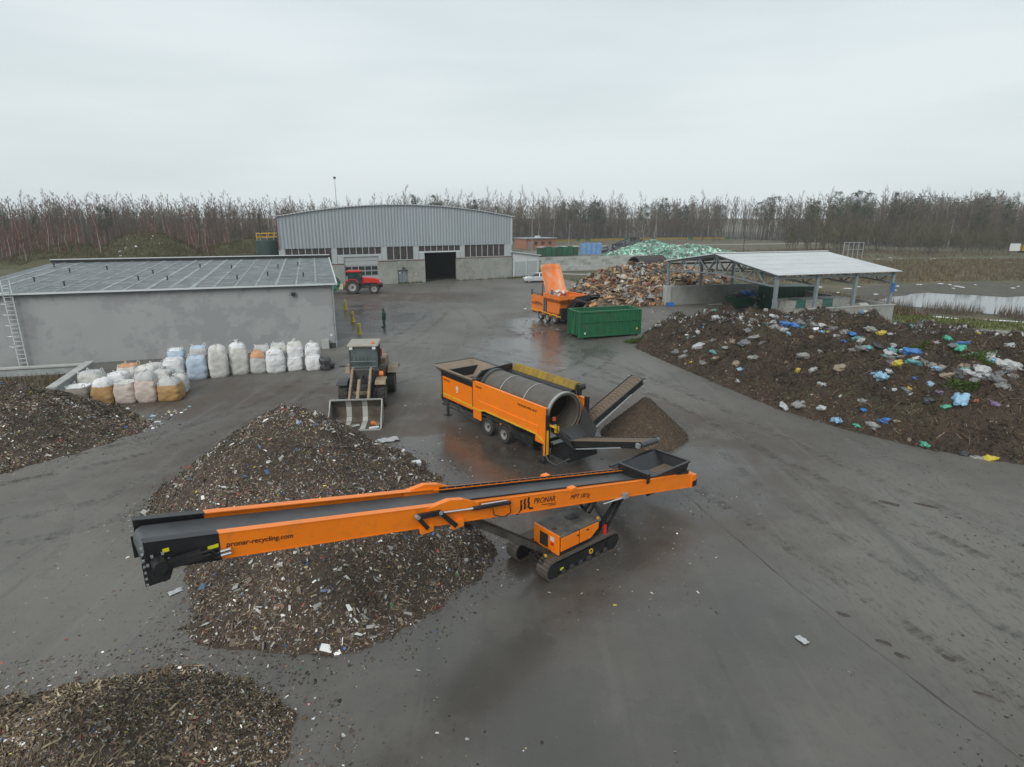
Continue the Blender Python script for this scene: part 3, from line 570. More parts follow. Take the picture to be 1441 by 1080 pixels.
# ---- dark green tank left of the hall
tk = thing('storage_tank', 'dark green cylindrical tank with yellow railing left of the hall', 'tank', (-36.8, 92.5, 0))
MB().lathe([(0, 0), (0, 1.75), (6.6, 1.75), (7.0, 1.3), (7.1, 0)], 2, 24).build('shell', mat('tank_green', (.016, .04, .036), .5, col2=(.03, .055, .05)), tk, smooth=R(30))
for z in (1.6, 3.2, 4.8): MB().lathe([(z, 1.74), (z, 1.80), (z + .1, 1.80), (z + .1, 1.74)], 2, 24).build('hoop', DKGREY, tk)
for i in range(10): a = 2 * math.pi * i / 10; MB().tube((1.6 * math.cos(a), 1.6 * math.sin(a), 6.6), (1.6 * math.cos(a), 1.6 * math.sin(a), 7.7), .035).build('rail_post', YEL, tk)
for z in (7.15, 7.68): MB().path([(1.6 * math.cos(2 * math.pi * i / 16), 1.6 * math.sin(2 * math.pi * i / 16), z) for i in range(17)], .035, 6).build('rail', YEL, tk)
MB().tube((-.9, -.4, 6.8), (-.9, -.4, 10.2), .16, .16, 8).tube((-.9, -.4, 10.2), (-.9, -.4, 10.5), .28, .22, 8).build('chimney_pipe', DKGREY, tk)
# ---- open shelter: local x along the ridge (to the right), y from the right-hand front post row back to post row A
A = math.atan2(3.8, 12.5); sh = thing('open_shelter', 'open sided shelter with white gable roof on steel posts and trusses', 'shelter', (23.4, 53.2, 0), A)
SL, SW, EH, RH = 13.2, 17.9, 5.1, 6.35       # length, span, eaves, ridge
POST = mat('post_steel', (.27, .31, .33), .45, .3, col2=(.20, .23, .245))
SHROOF = mat('white_sheet_roof', (.52, .54, .55), .45, .1, col2=(.46, .48, .495), nscale=.5, dirt=(.36, .37, .37), damt=.3, dscale=.7)
for sgn in (0, 1):
    y0, y1 = (-.5, SW / 2) if sgn == 0 else (SW + .5, SW / 2); ze = EH - .07; mb = MB(); n_ = 64; X0, X1 = -.35, SL + .5
    for i in range(n_ * 2 + 1):
        x = X0 + (X1 - X0) * i / (n_ * 2); w = .03 if i % 2 else -.03
        mb.v += [(x, y0, ze + .1 + w), (x, y1, RH + .1 + w)]
    mb.f = [(2 * i, 2 * i + 2, 2 * i + 3, 2 * i + 1) for i in range(n_ * 2)]
    o = mb.build('roof_sheet', SHROOF, sh); so = o.modifiers.new('thick', 'SOLIDIFY'); so.thickness = .04
MB().beam((-.4, SW / 2, RH + .16), (SL + .55, SW / 2, RH + .16), .5, .05).build('ridge_cap', CAP, sh)
PX = [0, 4.4, 8.8, SL]
for x in PX:
    for y in (0, SW):
        p_ = MB().box(x - .14, x + .14, y - .14, y + .14, 0 if (x, y) != (0, SW) else 2.3, EH).build('post', POST, sh, bevel=.01)
        MB().box(x - .2, x + .2, y - .2, y + .2, EH - .25, EH - .22).build('cap_plate', POST, p_)
    t_ = MB().build('truss', POST, sh) if False else None
    def tz(y): return EH + (RH - EH) * (1 - abs(y - SW / 2) / (SW / 2)) - .06
    top = MB().beam((x, 0, tz(0)), (x, SW / 2, tz(SW / 2)), .14, .18).beam((x, SW / 2, tz(SW / 2)), (x, SW, tz(SW)), .14, .18).build('truss_chord', POST, sh)
    def bz(y): return EH - 1.05 + .45 * (1 - abs(y - SW / 2) / (SW / 2))
    MB().beam((x, 0, bz(0)), (x, SW / 2, bz(SW / 2)), .12, .14).beam((x, SW / 2, bz(SW / 2)), (x, SW, bz(SW)), .12, .14).build('lower_chord', POST, top)
    nb = 12
    for i in range(nb):
        ya, yb = SW * i / nb, SW * (i + 1) / nb; u = i % 2
        MB().beam((x, ya, bz(ya) if u else tz(ya)), (x, yb, tz(yb) if u else bz(yb)), .095).build('diagonal', POST, top)
        if u: MB().beam((x, yb, bz(yb)), (x, yb, tz(yb)), .08).build('strut', POST, top)
for y in [SW * k / 10 for k in range(11)]: MB().beam((-.3, y, tz(y) + .12), (SL + .45, y, tz(y) + .12), .07, .1).build('purlin', POST, sh)
for y in (0, SW): MB().beam((0, y, EH - .3), (SL, y, EH - .3), .1, .2).build('eaves_beam', POST, sh)
# concrete bay walls of the shelter
def bay(nm, x0, x1, y0, y1, zs, n_, along_x=True):
    for i in range(n_):
        if along_x: a, c = x0 + (x1 - x0) * i / n_, x0 + (x1 - x0) * (i + 1) / n_; MB().box(a + .012, c - .012, y0, y1, 0, zs).build(nm, CONC, sh, bevel=.02)
        else: a, c = y0 + (y1 - y0) * i / n_, y0 + (y1 - y0) * (i + 1) / n_; MB().box(x0, x1, a + .012, c - .012, 0, zs).build(nm, CONC, sh, bevel=.02)
MB().box(-.35, .35, SW - .35, SW + .35, 0, 2.3).build('post_footing', CONC2, sh, bevel=.03)
bay('bay_panel', .36, SL, SW - .15, SW + .2, 2.2, 5)
bay('bay_panel', SL - .15, SL + .22, .25, SW - .2, 2.05, 8, False)
bay('bay_panel', 3.2, SL + .22, -.45, -.17, 1.95, 6)
MB().box(3.1, SL + .3, -.5, -.12, 1.955, 2.03).build('coping', CONC2, sh)
MB().box(.02, .06, 2.3, 2.9, 0, .01).build('base_plate', STEEL, sh)
MB().box(SL - .16, SL + .16, -.26, -.145, 3.2, 4.0).build('sign_plate', BLUEP, sh)
# ---- low concrete retaining wall round the earth bed
rw = thing('retaining_wall', 'low pale concrete retaining wall with coping beside the big bags', 'wall', (0, 0, 0))
def wseg(p, q, h0, h1, t=.3):
    p = Vector((*p, 0)); q = Vector((*q, 0)); d = (q - p).normalized(); s = Vector((-d.y, d.x, 0)) * t / 2
    def sl(w, z0a, z0b, z1a, z1b): return [p - s * w + Vector((0, 0, z0a)), q - s * w + Vector((0, 0, z0b)), q + s * w + Vector((0, 0, z0b)), p + s * w + Vector((0, 0, z0a)), p - s * w + Vector((0, 0, z1a)), q - s * w + Vector((0, 0, z1b)), q + s * w + Vector((0, 0, z1b)), p + s * w + Vector((0, 0, z1a))]
    MB().add(sl(1, 0, 0, h0, h1), MB.BF).build('wall_panel', mat('painted_concrete', (.36, .40, .40), .8, col2=(.30, .34, .34), dirt=(.2, .2, .18), damt=.5), rw); MB().add(sl(1.6, h0 + .003, h1 + .003, h0 + .1, h1 + .1), MB.BF).build('coping', CONC2, rw)
wseg((-25.05, 31.15), (-27.9, 38.4), 1.0, .75); wseg((-25.1, 30.95), (-26.9, 30.2), 1.0, .9); wseg((-28.1, 38.55), (-40, 35.4), .55, .55)
sheet('earth_bed', [(-25.3, 31.4), (-27.9, 38.3), (-40, 35.2), (-38, 30), (-27, 30.3)], .10, SOIL, jit=.1)
# ================================================================== MACHINES
def wheel(parent, c, r, w, rim=.55, ax=1, m=None, lug=0, side=-1, rimm=None, n=24, rz=0.):
    """tyre with tread lugs > rim > hub; axis along local y (or x)"""
    h = w / 2; prof = [(-h * .75, r * rim), (-h, r * .72), (-h * .96, r * .92), (-h * .7, r), (h * .7, r), (h * .96, r * .92), (h, r * .72), (h * .75, r * rim)]
    t = MB().lathe(prof, ax, n)
    if lug:
        for i in range(lug):
            for sd in (-1, 1):
                a = 2 * math.pi * (i + (.5 if sd > 0 else 0)) / lug; M = Matrix.Rotation(-a, 3, 'Y') @ Matrix.Rotation(.5 * sd, 3, 'Z' if ax == 1 else 'Z')
                v = Vector((r * math.cos(a), sd * h * .45, r * math.sin(a))); t.cbox(v, (.05 * r + .04, h * .95, .07), Matrix.Rotation(-a, 3, 'Y') @ Matrix.Rotation(.55 * sd, 3, 'X'))
    t = t.build('wheel', m or RUBBER, parent, smooth=R(35), loc=c); t.rotation_euler = (0, 0, rz)
    q = MB().lathe([(-h * .8, r * rim), (-h * .62, r * rim * .86), (-h * .3, r * rim * .8), (-h * .2, r * .12), (h * .2, r * .12), (h * .3, r * rim * .8), (h * .62, r * rim * .86), (h * .8, r * rim)], ax, n).build('rim', rimm or RIM, t, smooth=R(35))
    MB().lathe([(-h * .7, 0), (-h * .7, r * .13), (-h * .1, r * .16), (h * .1, r * .16), (h * .7, r * .13), (h * .7, 0)], ax, 12).build('hub', DKGREY, t)
    return t
def fit_text(name, body, o, ex, ey, width, m, parent, shear=0., hfac=1.):
    """flat lettering: origin o, reading direction ex, up ey, scaled to width"""
    ex = Vector(ex).normalized(); ey = Vector(ey).normalized(); ez = ex.cross(ey); t = text_part(name, body, 1., Matrix.Identity(4), m, parent, shear)
    xs = [v.co.x for v in t.data.vertices]; s = width / (max(xs) - min(xs)); x0 = min(xs)
    for v in t.data.vertices: c = v.co; v.co = Vector(o) + ex * ((c.x - x0) * s) + ey * (c.y * s * hfac) + ez * (c.z)
    return t
# ------------------------------------------------------------------ tracked stacking conveyor
cv = thing('tracked_conveyor', 'long orange tracked stacking conveyor with black belt and black hopper', 'conveyor', (5.62, 19.45, 0), R(39.5))
SLP = .207; TH = .50
def cz(x): return .93 - SLP * x
EX = Vector((1, 0, -SLP)).normalized(); EY = Vector((SLP, 0, 1)).normalized()
def panel(x0, x1, y, m, nm, t=.05, th=TH, dz=0., fl=.11, sgn=1):
    mb = MB(); mb.add([(x0, y - t / 2, cz(x0) + dz), (x1, y - t / 2, cz(x1) + dz), (x1, y + t / 2, cz(x1) + dz), (x0, y + t / 2, cz(x0) + dz), (x0, y - t / 2, cz(x0) + th + dz), (x1, y - t / 2, cz(x1) + th + dz), (x1, y + t / 2, cz(x1) + th + dz), (x0, y + t / 2, cz(x0) + th + dz)], MB.BF)
    for z in (th, 0): ya, yb = y - t / 2 - .012, y + t / 2 + fl * sgn; ya, yb = (ya, yb) if sgn > 0 else (y - t / 2 - fl, y + t / 2 + .012); mb.add([(x0, ya, cz(x0) + z + dz + .002), (x1, ya, cz(x1) + z + dz + .002), (x1, yb, cz(x1) + z + dz + .002), (x0, yb, cz(x0) + z + dz + .002), (x0, ya, cz(x0) + z + dz + .022), (x1, ya, cz(x1) + z + dz + .022), (x1, yb, cz(x1) + z + dz + .022), (x0, yb, cz(x0) + z + dz + .022)], MB.BF)
    return mb.build(nm, m, cv)
for y, sg in ((-.55, 1), (.55, -1)):
    panel(-14.65, -9.5, y, ORANGE, 'upper_side_panel', sgn=sg); lp = panel(-9.5, .45 if sg > 0 else -2.05, y, ORANGE, 'lower_side_panel', sgn=sg, th=.47, t=.052)
    panel(-15.81, -14.65, y, BLACK, 'head_side_panel', th=TH + .02, t=.06, dz=-.015, sgn=sg)
    yo = y - .04 * sg if sg > 0 else y + .04
    # gusset over the folding knee
    k = [(-10.30, cz(-10.30) + TH - .02), (-9.70, cz(-9.70) + TH + .14), (-9.30, cz(-9.30) + TH + .12), (-8.85, cz(-8.85) + TH - .03), (-8.85, cz(-8.85) + TH - .18), (-10.30, cz(-10.30) + TH - .18)]
    MB().prism(k, 1, y - .075, y + .075).build('knee_gusset', ORANGE, cv)
    for xx in (-5.55,): MB().box(xx - .11, xx + .11, y - .09, y + .09, cz(xx) + .47, cz(xx) + .56).build('lifting_bracket', ORANGE, cv)
    sk = MB(); s0, s1 = -9.3, -1.6; yi = y + (.1 if sg > 0 else -.1)
    sk.add([(s0, yi - .012, cz(s0) + .30), (s1, yi - .012, cz(s1) + .30), (s1, yi + .012, cz(s1) + .30), (s0, yi + .012, cz(s0) + .30), (s0, yi - .012, cz(s0) + .54), (s1, yi - .012, cz(s1) + .54), (s1, yi + .012, cz(s1) + .54), (s0, yi + .012, cz(s0) + .54)], MB.BF).build('skirt_rubber', BLACK, cv)
    for i in range(27): x = s0 + .2 + i * .27; MB().cbox((x, yi + (-.02 if sg < 0 else .02), cz(x) + .5), (.03, .02, .03)).build('skirt_bolt', STEEL, cv)
    for i in range(8): x = -14.2 + i * .72; MB().cbox((x, y + .03 * sg, cz(x) + .22), (.06, .05, .06)).build('idler_bracket', STEEL, cv)
MB().box(-6., -5.9, -.5, .5, cz(-6) + .02, cz(-6) + .1).build('cross_member', ORANGE, cv)
for x in (-13.5, -12, -10.5, -7.2, -4, -2.6): MB().tube((x, -.5, cz(x) + .24), (x, .5, cz(x) + .24), .05, .05, 8).build('idler', DKGREY, cv)
# belt, troughed a little, closed loop round head and tail drums
mb = MB(); prof = []
bx = [-15.760, -15.660] + [-14.9 + i * .75 for i in range(20)] + [.1]
for x in bx: prof.append((x, cz(x) + .36 - (.10 if x < -15.710 else .03 if x < -15.610 else 0)))
hd = (-15.660, cz(-15.660) + .16); loop = [(x, z) for x, z in prof if x > -15.560]
arcp = [(hd[0] + .2 * math.cos(R(a)) , hd[1] + .2 * math.sin(R(a))) for a in (100, 130, 160, 190, 220, 250)]
loop = list(reversed(loop)) + arcp + [(x, cz(x) + .06) for x in bx if x > -15.260]
n_ = len(loop)
for (x, z) in loop:
    for y, dz in ((-.47, .03), (-.3, 0.), (.3, 0.), (.47, .03)): mb.v.append((x, y, z + (dz if z > cz(x) + .2 else 0)))
mb.f = [(4 * i + j, 4 * ((i + 1) % n_) + j, 4 * ((i + 1) % n_) + j + 1, 4 * i + j + 1) for i in range(n_) for j in range(3)]
mb.build('belt', BELT, cv, smooth=R(40))
MB().tube((hd[0], -.5, hd[1]), (hd[0], .5, hd[1]), .17, .17, 16).build('head_drum', DKGREY, cv)
# head drive: motor, bolts, warning stickers, hoses
for y, sg in ((-.585, -1), (.585, 1)):
    z0 = cz(-15.760)
    pl = MB().prism([(-15.880, z0 - .28), (-15.510, z0 - .28), (-15.380, z0 + .05), (-15.380, z0 + .16), (-15.880, z0 + .16)], 1, y - .02, y + .02).build('bearing_plate', BLACK, cv)
    for i in range(7): MB().cbox((-15.850, y + .03 * sg, z0 - .24 + i * .115), (.035, .03, .035)).build('bolt', STEEL, pl)
mo = MB().tube((-15.640, -.6, hd[1] - .02), (-15.640, -.86, hd[1] - .02), .13, .11, 12).box(-15.760, -15., -.80, -.64, hd[1] - .13, hd[1] - .0).build('drive_motor', BLACK, cv)
for i in range(6): a = i * 1.047; MB().cbox((-15.640 + .16 * math.cos(a), -.625, hd[1] - .02 + .16 * math.sin(a)), (.04, .05, .04)).build('bolt', STEEL, mo)
for dz in (0, -.08):
    MB().path([(-15.260, -.74, hd[1] - .04 + dz), (-14.85, -.68, hd[1] - .07 + dz), (-14.75, -.64, cz(-14.75) + .14 + dz), (-14.62, -.62, cz(-14.6) + .2 + dz)], .024, 6).build('hose', BLACK, cv)
    MB().tube((-15., -.74, hd[1] - .04 + dz), (-15.700, -.72, hd[1] - .055 + dz), .032).build('hose_fitting', CHROME, cv); MB().tube((-14.68, -.63, cz(-14.68) + .18 + dz), (-14.5, -.61, cz(-14.5) + .2 + dz), .032).build('hose_fitting', CHROME, cv)
STK = mat('yellow_sticker', (.65, .62, .02), .5)
for x, dz, s in ((-14.77, .24, .09), (-15.5, .30, .05)): MB().box(x - s, x + s, -.592, -.588, cz(x) + dz, cz(x) + dz + .07).build('warning_sticker', STK, cv)
INK = mat('black_lettering', (.012, .011, .011), .5)
def ctext(nm, body, x, dz, width, shear=0., hf=1.): fit_text(nm, body, (x, -.581, cz(x) + dz), EX, EY, width, INK, cv, shear, hf)
ctext('lettering', 'pronar-recycling.com', -14.55, .23, 1.22)
ctext('lettering', 'PRONAR', -7.0, .22, .80, hf=1.1); ctext('lettering', 'MPT 18/1g', -5.62, .20, .83, .25)
for x0, x1, dz in ((-6.72, -6.18, .15), (-6.45, -6.2, .10)): MB().add([(x0, -.585, cz(x0) + dz), (x1, -.585, cz(x1) + dz), (x1, -.585, cz(x1) + dz + .018), (x0, -.585, cz(x0) + dz + .018), (x0, -.579, cz(x0) + dz), (x1, -.579, cz(x1) + dz), (x1, -.579, cz(x1) + dz + .018), (x0, -.579, cz(x0) + dz + .018)], MB.BF).build('lettering_rule', INK, cv)
# emblem: hooked bars left and right of an upright
lg = MB(); zb = cz(-7.35)
for x0, hook in ((-7.50, -1), (-7.37, 0), (-7.24, 1)):
    lg.prism([(x0 + .01, zb + .10), (x0 + .08, zb + .10), (x0 + .09, zb + .25), (x0 + .06, zb + .26), (x0 + .09, zb + .40), (x0 + .03, zb + .40), (x0 + .0, zb + .26), (x0 + .03, zb + .25)], 1, -.585, -.579)
    if hook: lg.prism([(x0 + .02 + hook * .02, zb + .10), (x0 + .07 + hook * .02, zb + .10), (x0 + .045 + hook * .17, zb + .05), (x0 + .045 + hook * .16, zb + .01), (x0 + .045 + hook * .05, zb + .03)], 1, -.5845, -.579)
lg.build('emblem', INK, cv)
# folding cylinder with bell cranks
cy = MB().tube((-9.05, -.66, cz(-9.05) + .36), (-7.90, -.66, cz(-7.90) + .40), .055, .055, 10).build('fold_cylinder', BLACK, cv)
MB().tube((-10.05, -.66, cz(-10.05) + .37), (-9.00, -.66, cz(-9.00) + .365), .028, .028, 8).build('piston_rod', CHROME, cy); MB().tube((-8.85, -.70, cz(-8.85) + .46), (-8.05, -.70, cz(-8.05) + .48), .022, .022, 6).build('pipe', CHROME, cy)
MB().path([(-8.45, -.66, cz(-8.45) + .3), (-8.45, -.72, cz(-8.45) + .13), (-8.15, -.74, cz(-8.15) + .05), (-7.90, -.7, cz(-7.90) + .12), (-7.90, -.66, cz(-7.90) + .34)], .016, 6).build('hose', BLACK, cy)
MB().prism([(-7.97, cz(-7.95) + .06), (-7.80, cz(-7.80) + .10), (-7.50, cz(-7.45) + .18), (-7.50, cz(-7.45) + .40), (-7.85, cz(-7.85) + .47), (-8.00, cz(-7.95) + .40)], 1, -.605, -.575).build('cylinder_lug', ORANGE, cv)
ck = MB(); P0 = Vector((-10.60, -.66, cz(-10.60) + .34)); P1 = Vector((-10.00, -.66, cz(-10.00) + .38)); ck.beam(P0, P1, .08, .12).beam(P0, (-10.35, -.66, cz(-10.35) + .02), .08, .09).beam(P1, (-9.57, -.66, cz(-9.55) - .02), .09, .11); ck.build('bell_crank', BLACK, cv)
for x in (-10.35, -9.50): MB().cbox((x, -.62, cz(x) - .0), (.32, .1, .18)).build('crank_lug', ORANGE, cv)
for p_ in (P0, P1): MB().tube(p_ - Vector((0, .06, 0)), p_ + Vector((0, .06, 0)), .05, .05, 10).build('pin', STEEL, cv)
# hopper at the tail
hp = MB(); zt, zb_ = 1.78, 1.36; T_ = [(-2.1, -.44), (.38, -.44), (.38, 1.04), (-2.1, 1.04)]; B_ = [(-1.85, -.42), (.25, -.42), (.25, .45), (-1.85, .45)]
for ins in (0., .045):
    vs_ = [(x * 1., y + (ins if y < 0 else -ins), zt) for x, y in T_] + [(x, y + (ins if y < 0 else -ins), zb_ + ins * .3 + SLP * -x * .0) for x, y in B_]
    for i in ((0, 1), (1, 2), (2, 3)): a, c = i; hp.add([vs_[a], vs_[c], vs_[4 + c], vs_[4 + a]], [(0, 1, 2, 3)])
hp = hp.build('hopper', BLACK, cv, fixn=False)
for a, c in ((0, 1), (1, 2), (2, 3)): MB().beam((*T_[a], zt), (*T_[c], zt), .09, .05).build('hopper_rim', BLACK, hp)
MB().cbox((-.75, .2, 1.42), (2.0, .8, .03)).build('hopper_belt', BELTD, hp)
MB().box(-1.95, .3, -.5, -.44, 1.2, 1.5).build('hopper_skirt', BLACK, hp); MB().box(.35, .62, -.62, .62, .85, 1.3).build('tail_box', ORANGE, cv); MB().box(.40, .66, -.625, -.6, .87, 1.08).build('tail_plate', BLACK, cv)
for x in (-2.1,): MB().box(x - .06, x + .06, -.62, .62, cz(x) + .38, cz(x) + .7).build('hopper_end', BLACK, hp)
# undercarriage 
YN, YF = -.49, .86
for yc in (YN, YF):
    r = .29; x0, x1 = -6.3, -3.8; n_ = 64; pts = []
    per = 2 * (x1 - x0) + 2 * math.pi * r
    for i in range(n_):
        d = per * i / n_
        if d < x1 - x0: pts.append((x0 + d, 2 * r, 0.))
        elif d < x1 - x0 + math.pi * r: a = (d - (x1 - x0)) / r; pts.append((x1 + r * math.sin(a), r + r * math.cos(a), a))
        elif d < 2 * (x1 - x0) + math.pi * r: pts.append((x1 - (d - (x1 - x0) - math.pi * r), 0., math.pi))
        else: a = (d - 2 * (x1 - x0) - math.pi * r) / r + math.pi; pts.append((x0 + r * math.sin(a), r + r * math.cos(a), a))
    tb = MB(); w = .21
    for (x, z, a) in pts: tb.v += [(x, yc - w, z + .02), (x, yc + w, z + .02)]
    tb.f = [(2 * i, 2 * ((i + 1) % n_), 2 * ((i + 1) % n_) + 1, 2 * i + 1) for i in range(n_)]
    tr = tb.build('track', mat('track_steel', (.055, .048, .040), .7, col2=(.10, .085, .065), nscale=5), cv)
    for (x, z, a) in pts: MB().cbox((x, yc, z + .02), (per / n_ * .9, .44, .045), Matrix.Rotation(a, 3, 'Y')).build('track_plate', MATS['track_steel'], tr); 
    fr = MB().box(x0 + .1, x1 - .1, yc - .15, yc + .15, .14, .47).build('track_frame', BLACK, tr); MB().tube((x0, yc - .19, r + .02), (x0, yc + .19, r + .02), .24, .24, 16).build('sprocket', BLACK, tr); MB().tube((x1, yc - .19, r + .02), (x1, yc + .19, r + .02), .24, .24, 16).build('idler_wheel', BLACK, tr)
    for i in range(6): MB().tube((x0 + .4 + i * .36, yc - .19, .13), (x0 + .4 + i * .36, yc + .19, .13), .085, .085, 10).build('road_wheel', DKGREY, tr)
    if yc == YN: MB().lathe([(-.02, .05), (-.02, .085), (.0, .085), (.0, .05)], 1, 16, (-4.75, yc - .16, .34)).build('track_emblem', YEL, tr); MB().box(-6.02, -5.88, yc - .155, yc - .15, .18, .26).build('sticker', STK, tr)
MB().box(-5.9, -4.1, -.3, .7, .25, .62).build('chassis', BLACK, cv)
pk = thing('x', 'x', 'x'); bpy.data.objects.remove(pk)
eb = MB().prism([(-6.0, .60), (-4.75, .60), (-4.35, .90), (-4.35, 1.20), (-6.0, 1.20)], 1, -.58, .45).build('engine_housing', BLACK, cv, bevel=.01)
MB().box(-6.03, -4.33, -.615, .47, 1.203, 1.24).build('housing_lid', mat('dirty_lid', (.05, .05, .05), .6, dirt=(.17, .155, .13), damt=.8, dscale=3, dth=.45), eb)
MB().prism([(-5.97, .76), (-5.24, .76), (-5.24, 1.18), (-5.97, 1.18)], 1, -.62, -.583).build('housing_door', ORANGE, eb, bevel=.008); MB().prism([(-5.20, .76), (-4.74, .76), (-4.41, .98), (-4.41, 1.18), (-5.20, 1.18)], 1, -.62, -.583).build('housing_door', ORANGE, eb, bevel=.008)
MB().box(-6.06, -6.003, -.60, .46, .66, 1.27).build('front_panel', ORANGE, eb, bevel=.008); MB().box(-6.075, -6.062, -.16, .18, .74, 1.14).build('radiator_grille', BLACK, eb)
for i in range(7): MB().box(-6.085, -6.076, -.14, .16, .78 + i * .05, .80 + i * .05).build('grille_slat', DKGREY, eb)
MB().box(-6.07, -6.062, -.42, -.26, 1.02, 1.15).build('sticker', WHITEP, eb); MB().box(-6.07, -6.062, -.40, -.28, .88, .97).build('sticker', RED, eb)
MB().cbox((-4.9, .05, 1.253), (.34, .28, .02)).build('lid_opening', BLACK, eb); MB().cbox((-5.8, -.15, 1.25), (.12, .1, .02)).build('lid_opening', BLACK, eb)
for x in (-5.3, -4.9): MB().cbox((x, -.63, 1.06 if x < -5 else 1.1), (.08, .02, .03)).build('door_latch', BLACK, eb)
MB().cbox((-4.37, -.54, 1.26), (.07, .05, .07)).build('corner_marker', YEL, eb)
# struts: long prop to the knee, A-frame to the tail, hoses
for y in (-.35, .35): MB().beam((-9.15, y, cz(-9.15) - .02), (-6.1, y * .8 + .05, .62), .12, .16).build('prop_arm', mat('dirty_black_arm', (.03, .028, .026), .6, dirt=(.12, .10, .08), damt=.7, dth=.45), cv)
MB().beam((-8.9, -.35, 2.45), (-8.9, .35, 2.45), .1).build('prop_cross_bar', BLACK, cv)
for y in (-.4, .45):
    MB().beam((-4.35, y, .62), (-3.2, y, cz(-3.2) + .03), .10, .12).build('rear_frame', BLACK, cv); MB().beam((-3.95, y, .5), (-3.0, y, cz(-3.0) + .03), .07, .08).build('rear_frame', BLACK, cv)
    MB().tube((-4.45, y + .1, cz(-4.4) - .02), (-3.7, y + .1, .75), .05).build('lift_cylinder', DKGREY, cv)
MB().tube((-4.2, -.55, cz(-4.2) - .12), (-3.1, -.62, cz(-3.1) + .05), .035).build('steel_pipe', CHROME, cv); MB().cbox((-3.25, -.63, cz(-3.25) + .08), (.2, .12, .16)).build('valve_block', STEEL, cv)
MB().tube((-4.05, -.56, .62), (-4.05, -.56, .92), .055, .055, 10).build('fire_extinguisher', RED, cv)
for k in range(3): MB().path([(-6.9 + .2 * k, -.28, .95), (-6.6 + .1 * k, -.45, .55), (-6.25, -.42, .5 + .05 * k)], .02, 6).build('hose', BLACK, cv)
for x, y in ((-6.35, -.35), (-6.3, .3)): MB().cbox((x, y, .66), (.1, .08, .06)).build('yellow_fitting', YEL, cv)
# ------------------------------------------------------------------ mobile drum screen (trommel); local x from the rear end forward, near side y=0, far side y<0
tm = thing('trommel_screen', 'orange trailer mounted drum screen with bare steel drum and discharge belts', 'drum screen', (1.4, 23.2, 0), math.atan2(.801, -.598))
WD = 2.3
for y in (-.25, -WD + .25): MB().box(-.1, 8.9, y - .06, y + .06, .72, .92).build('chassis_beam', BLACK, tm)
for x in (.5, 2.2, 5.0, 8.6): MB().box(x - .05, x + .05, -WD + .31, -.31, .74, .86).build('cross_beam', BLACK, tm)
# hopper section panels
for y0, y1 in ((-.04, .0), (-WD, -WD + .04)):
    hb = MB().box(5.5, 8.38, y0, y1, .95, 2.10).build('hopper_body_panel', ORANGE, tm, bevel=.01)
    MB().box(5.5, 8.38, y0 - .005, y1 + .005, 2.103, 2.36).build('hopper_band', BLACK, hb)
    if y1 == 0.:
        MB().box(5.52, 8.36, .001, .006, 1.10, 1.19).build('yellow_stripe', YEL, hb); MB().box(6.85, 7.05, .001, .006, 1.62, 1.82).build('sticker', WHITEP, hb); MB().box(6.88, 7.02, .001, .006, 1.5, 1.57).build('sticker', WHITEP, hb)
        fit_text('lettering', 'PRONAR', (8.25, .004, 1.88), (-1, 0, 0), (0, 0, 1), .62, INK, tm)
MB().box(8.38, 8.44, -WD, 0, .92, 2.34).build('front_wall', BLACK, tm)
for x in (5.47, 8.4): MB().box(x - .03, x + .03, -.02, .03, .80, 2.38).build('corner_post', BLACK, tm)
# feed hopper, flared, open
rim = [(9.15, .12), (5.35, .12), (5.35, -WD - .12), (9.15, -WD - .12)]; low = [(8.3, -.45), (5.55, -.45), (5.55, -WD + .45), (8.3, -WD + .45)]; zr, zl = 2.55, 1.75; hq = MB()
for ins in (0, .04):
    R_ = [(x + (-ins if x > 7 else ins), y + (-ins if y > -1 else ins), zr) for x, y in rim]; L_ = [(x, y, zl + ins) for x, y in low]
    for a in range(4): c = (a + 1) % 4; hq.add([R_[a], R_[c], L_[c], L_[a]], [(0, 1, 2, 3)])
hq = hq.build('feed_hopper', DIRTYSTEEL, tm, fixn=False)
for a in range(4): c = (a + 1) % 4; MB().beam((*rim[a], zr), (*rim[c], zr), .09, .06).build('hopper_rim', DKGREY if a else DIRTYSTEEL, hq)
MB().box(5.6, 8.3, -WD + .4, -.4, zl - .02, zl + .03).build('feed_belt', BELTD, hq)
# drum bay: long orange side with an angled skirt, yellow lip below
for y in (0., -WD):
    sg = 1 if y == 0. else -1; yo = y + .05 * sg
    sp = MB().prism([(0, 1.0), (.55, 1.22), (4.45, 1.22), (4.75, 1.10), (4.75, .62), (5.42, .62), (5.42, 2.46), (0, 2.46)], 1, min(y, yo), max(y, yo)).build('drum_side_panel', ORANGE, tm, bevel=.01)
    MB().prism([(.42, 1.25), (4.5, 1.28), (4.95, 1.6), (4.95, 1.62), (.42, 1.62)], 1, min(yo, yo + .035 * sg), max(yo, yo + .035 * sg)).build('pressed_swage', ORANGE, sp, bevel=.03)
    st = MB(); Yy = yo + .04 * sg
    for a, c in (((0.03, 1.03), (.55, 1.25)), ((.55, 1.25), (4.42, 1.25)), ((4.42, 1.25), (4.78, 1.13)), ((4.78, 1.13), (5.40, 1.13))): st.beam((a[0], Yy, a[1]), (c[0], Yy, c[1]), .03, .075)
    st.build('yellow_stripe', YEL, sp)
    MB().box(0, .62, min(y, yo + .01 * sg), max(y, yo + .01 * sg), .9, 1.16).build('lower_corner', ORANGE, sp)
    MB().beam((0, y, 2.47), (5.42, y, 2.47), .12, .04).build('top_flange', ORANGE, sp)
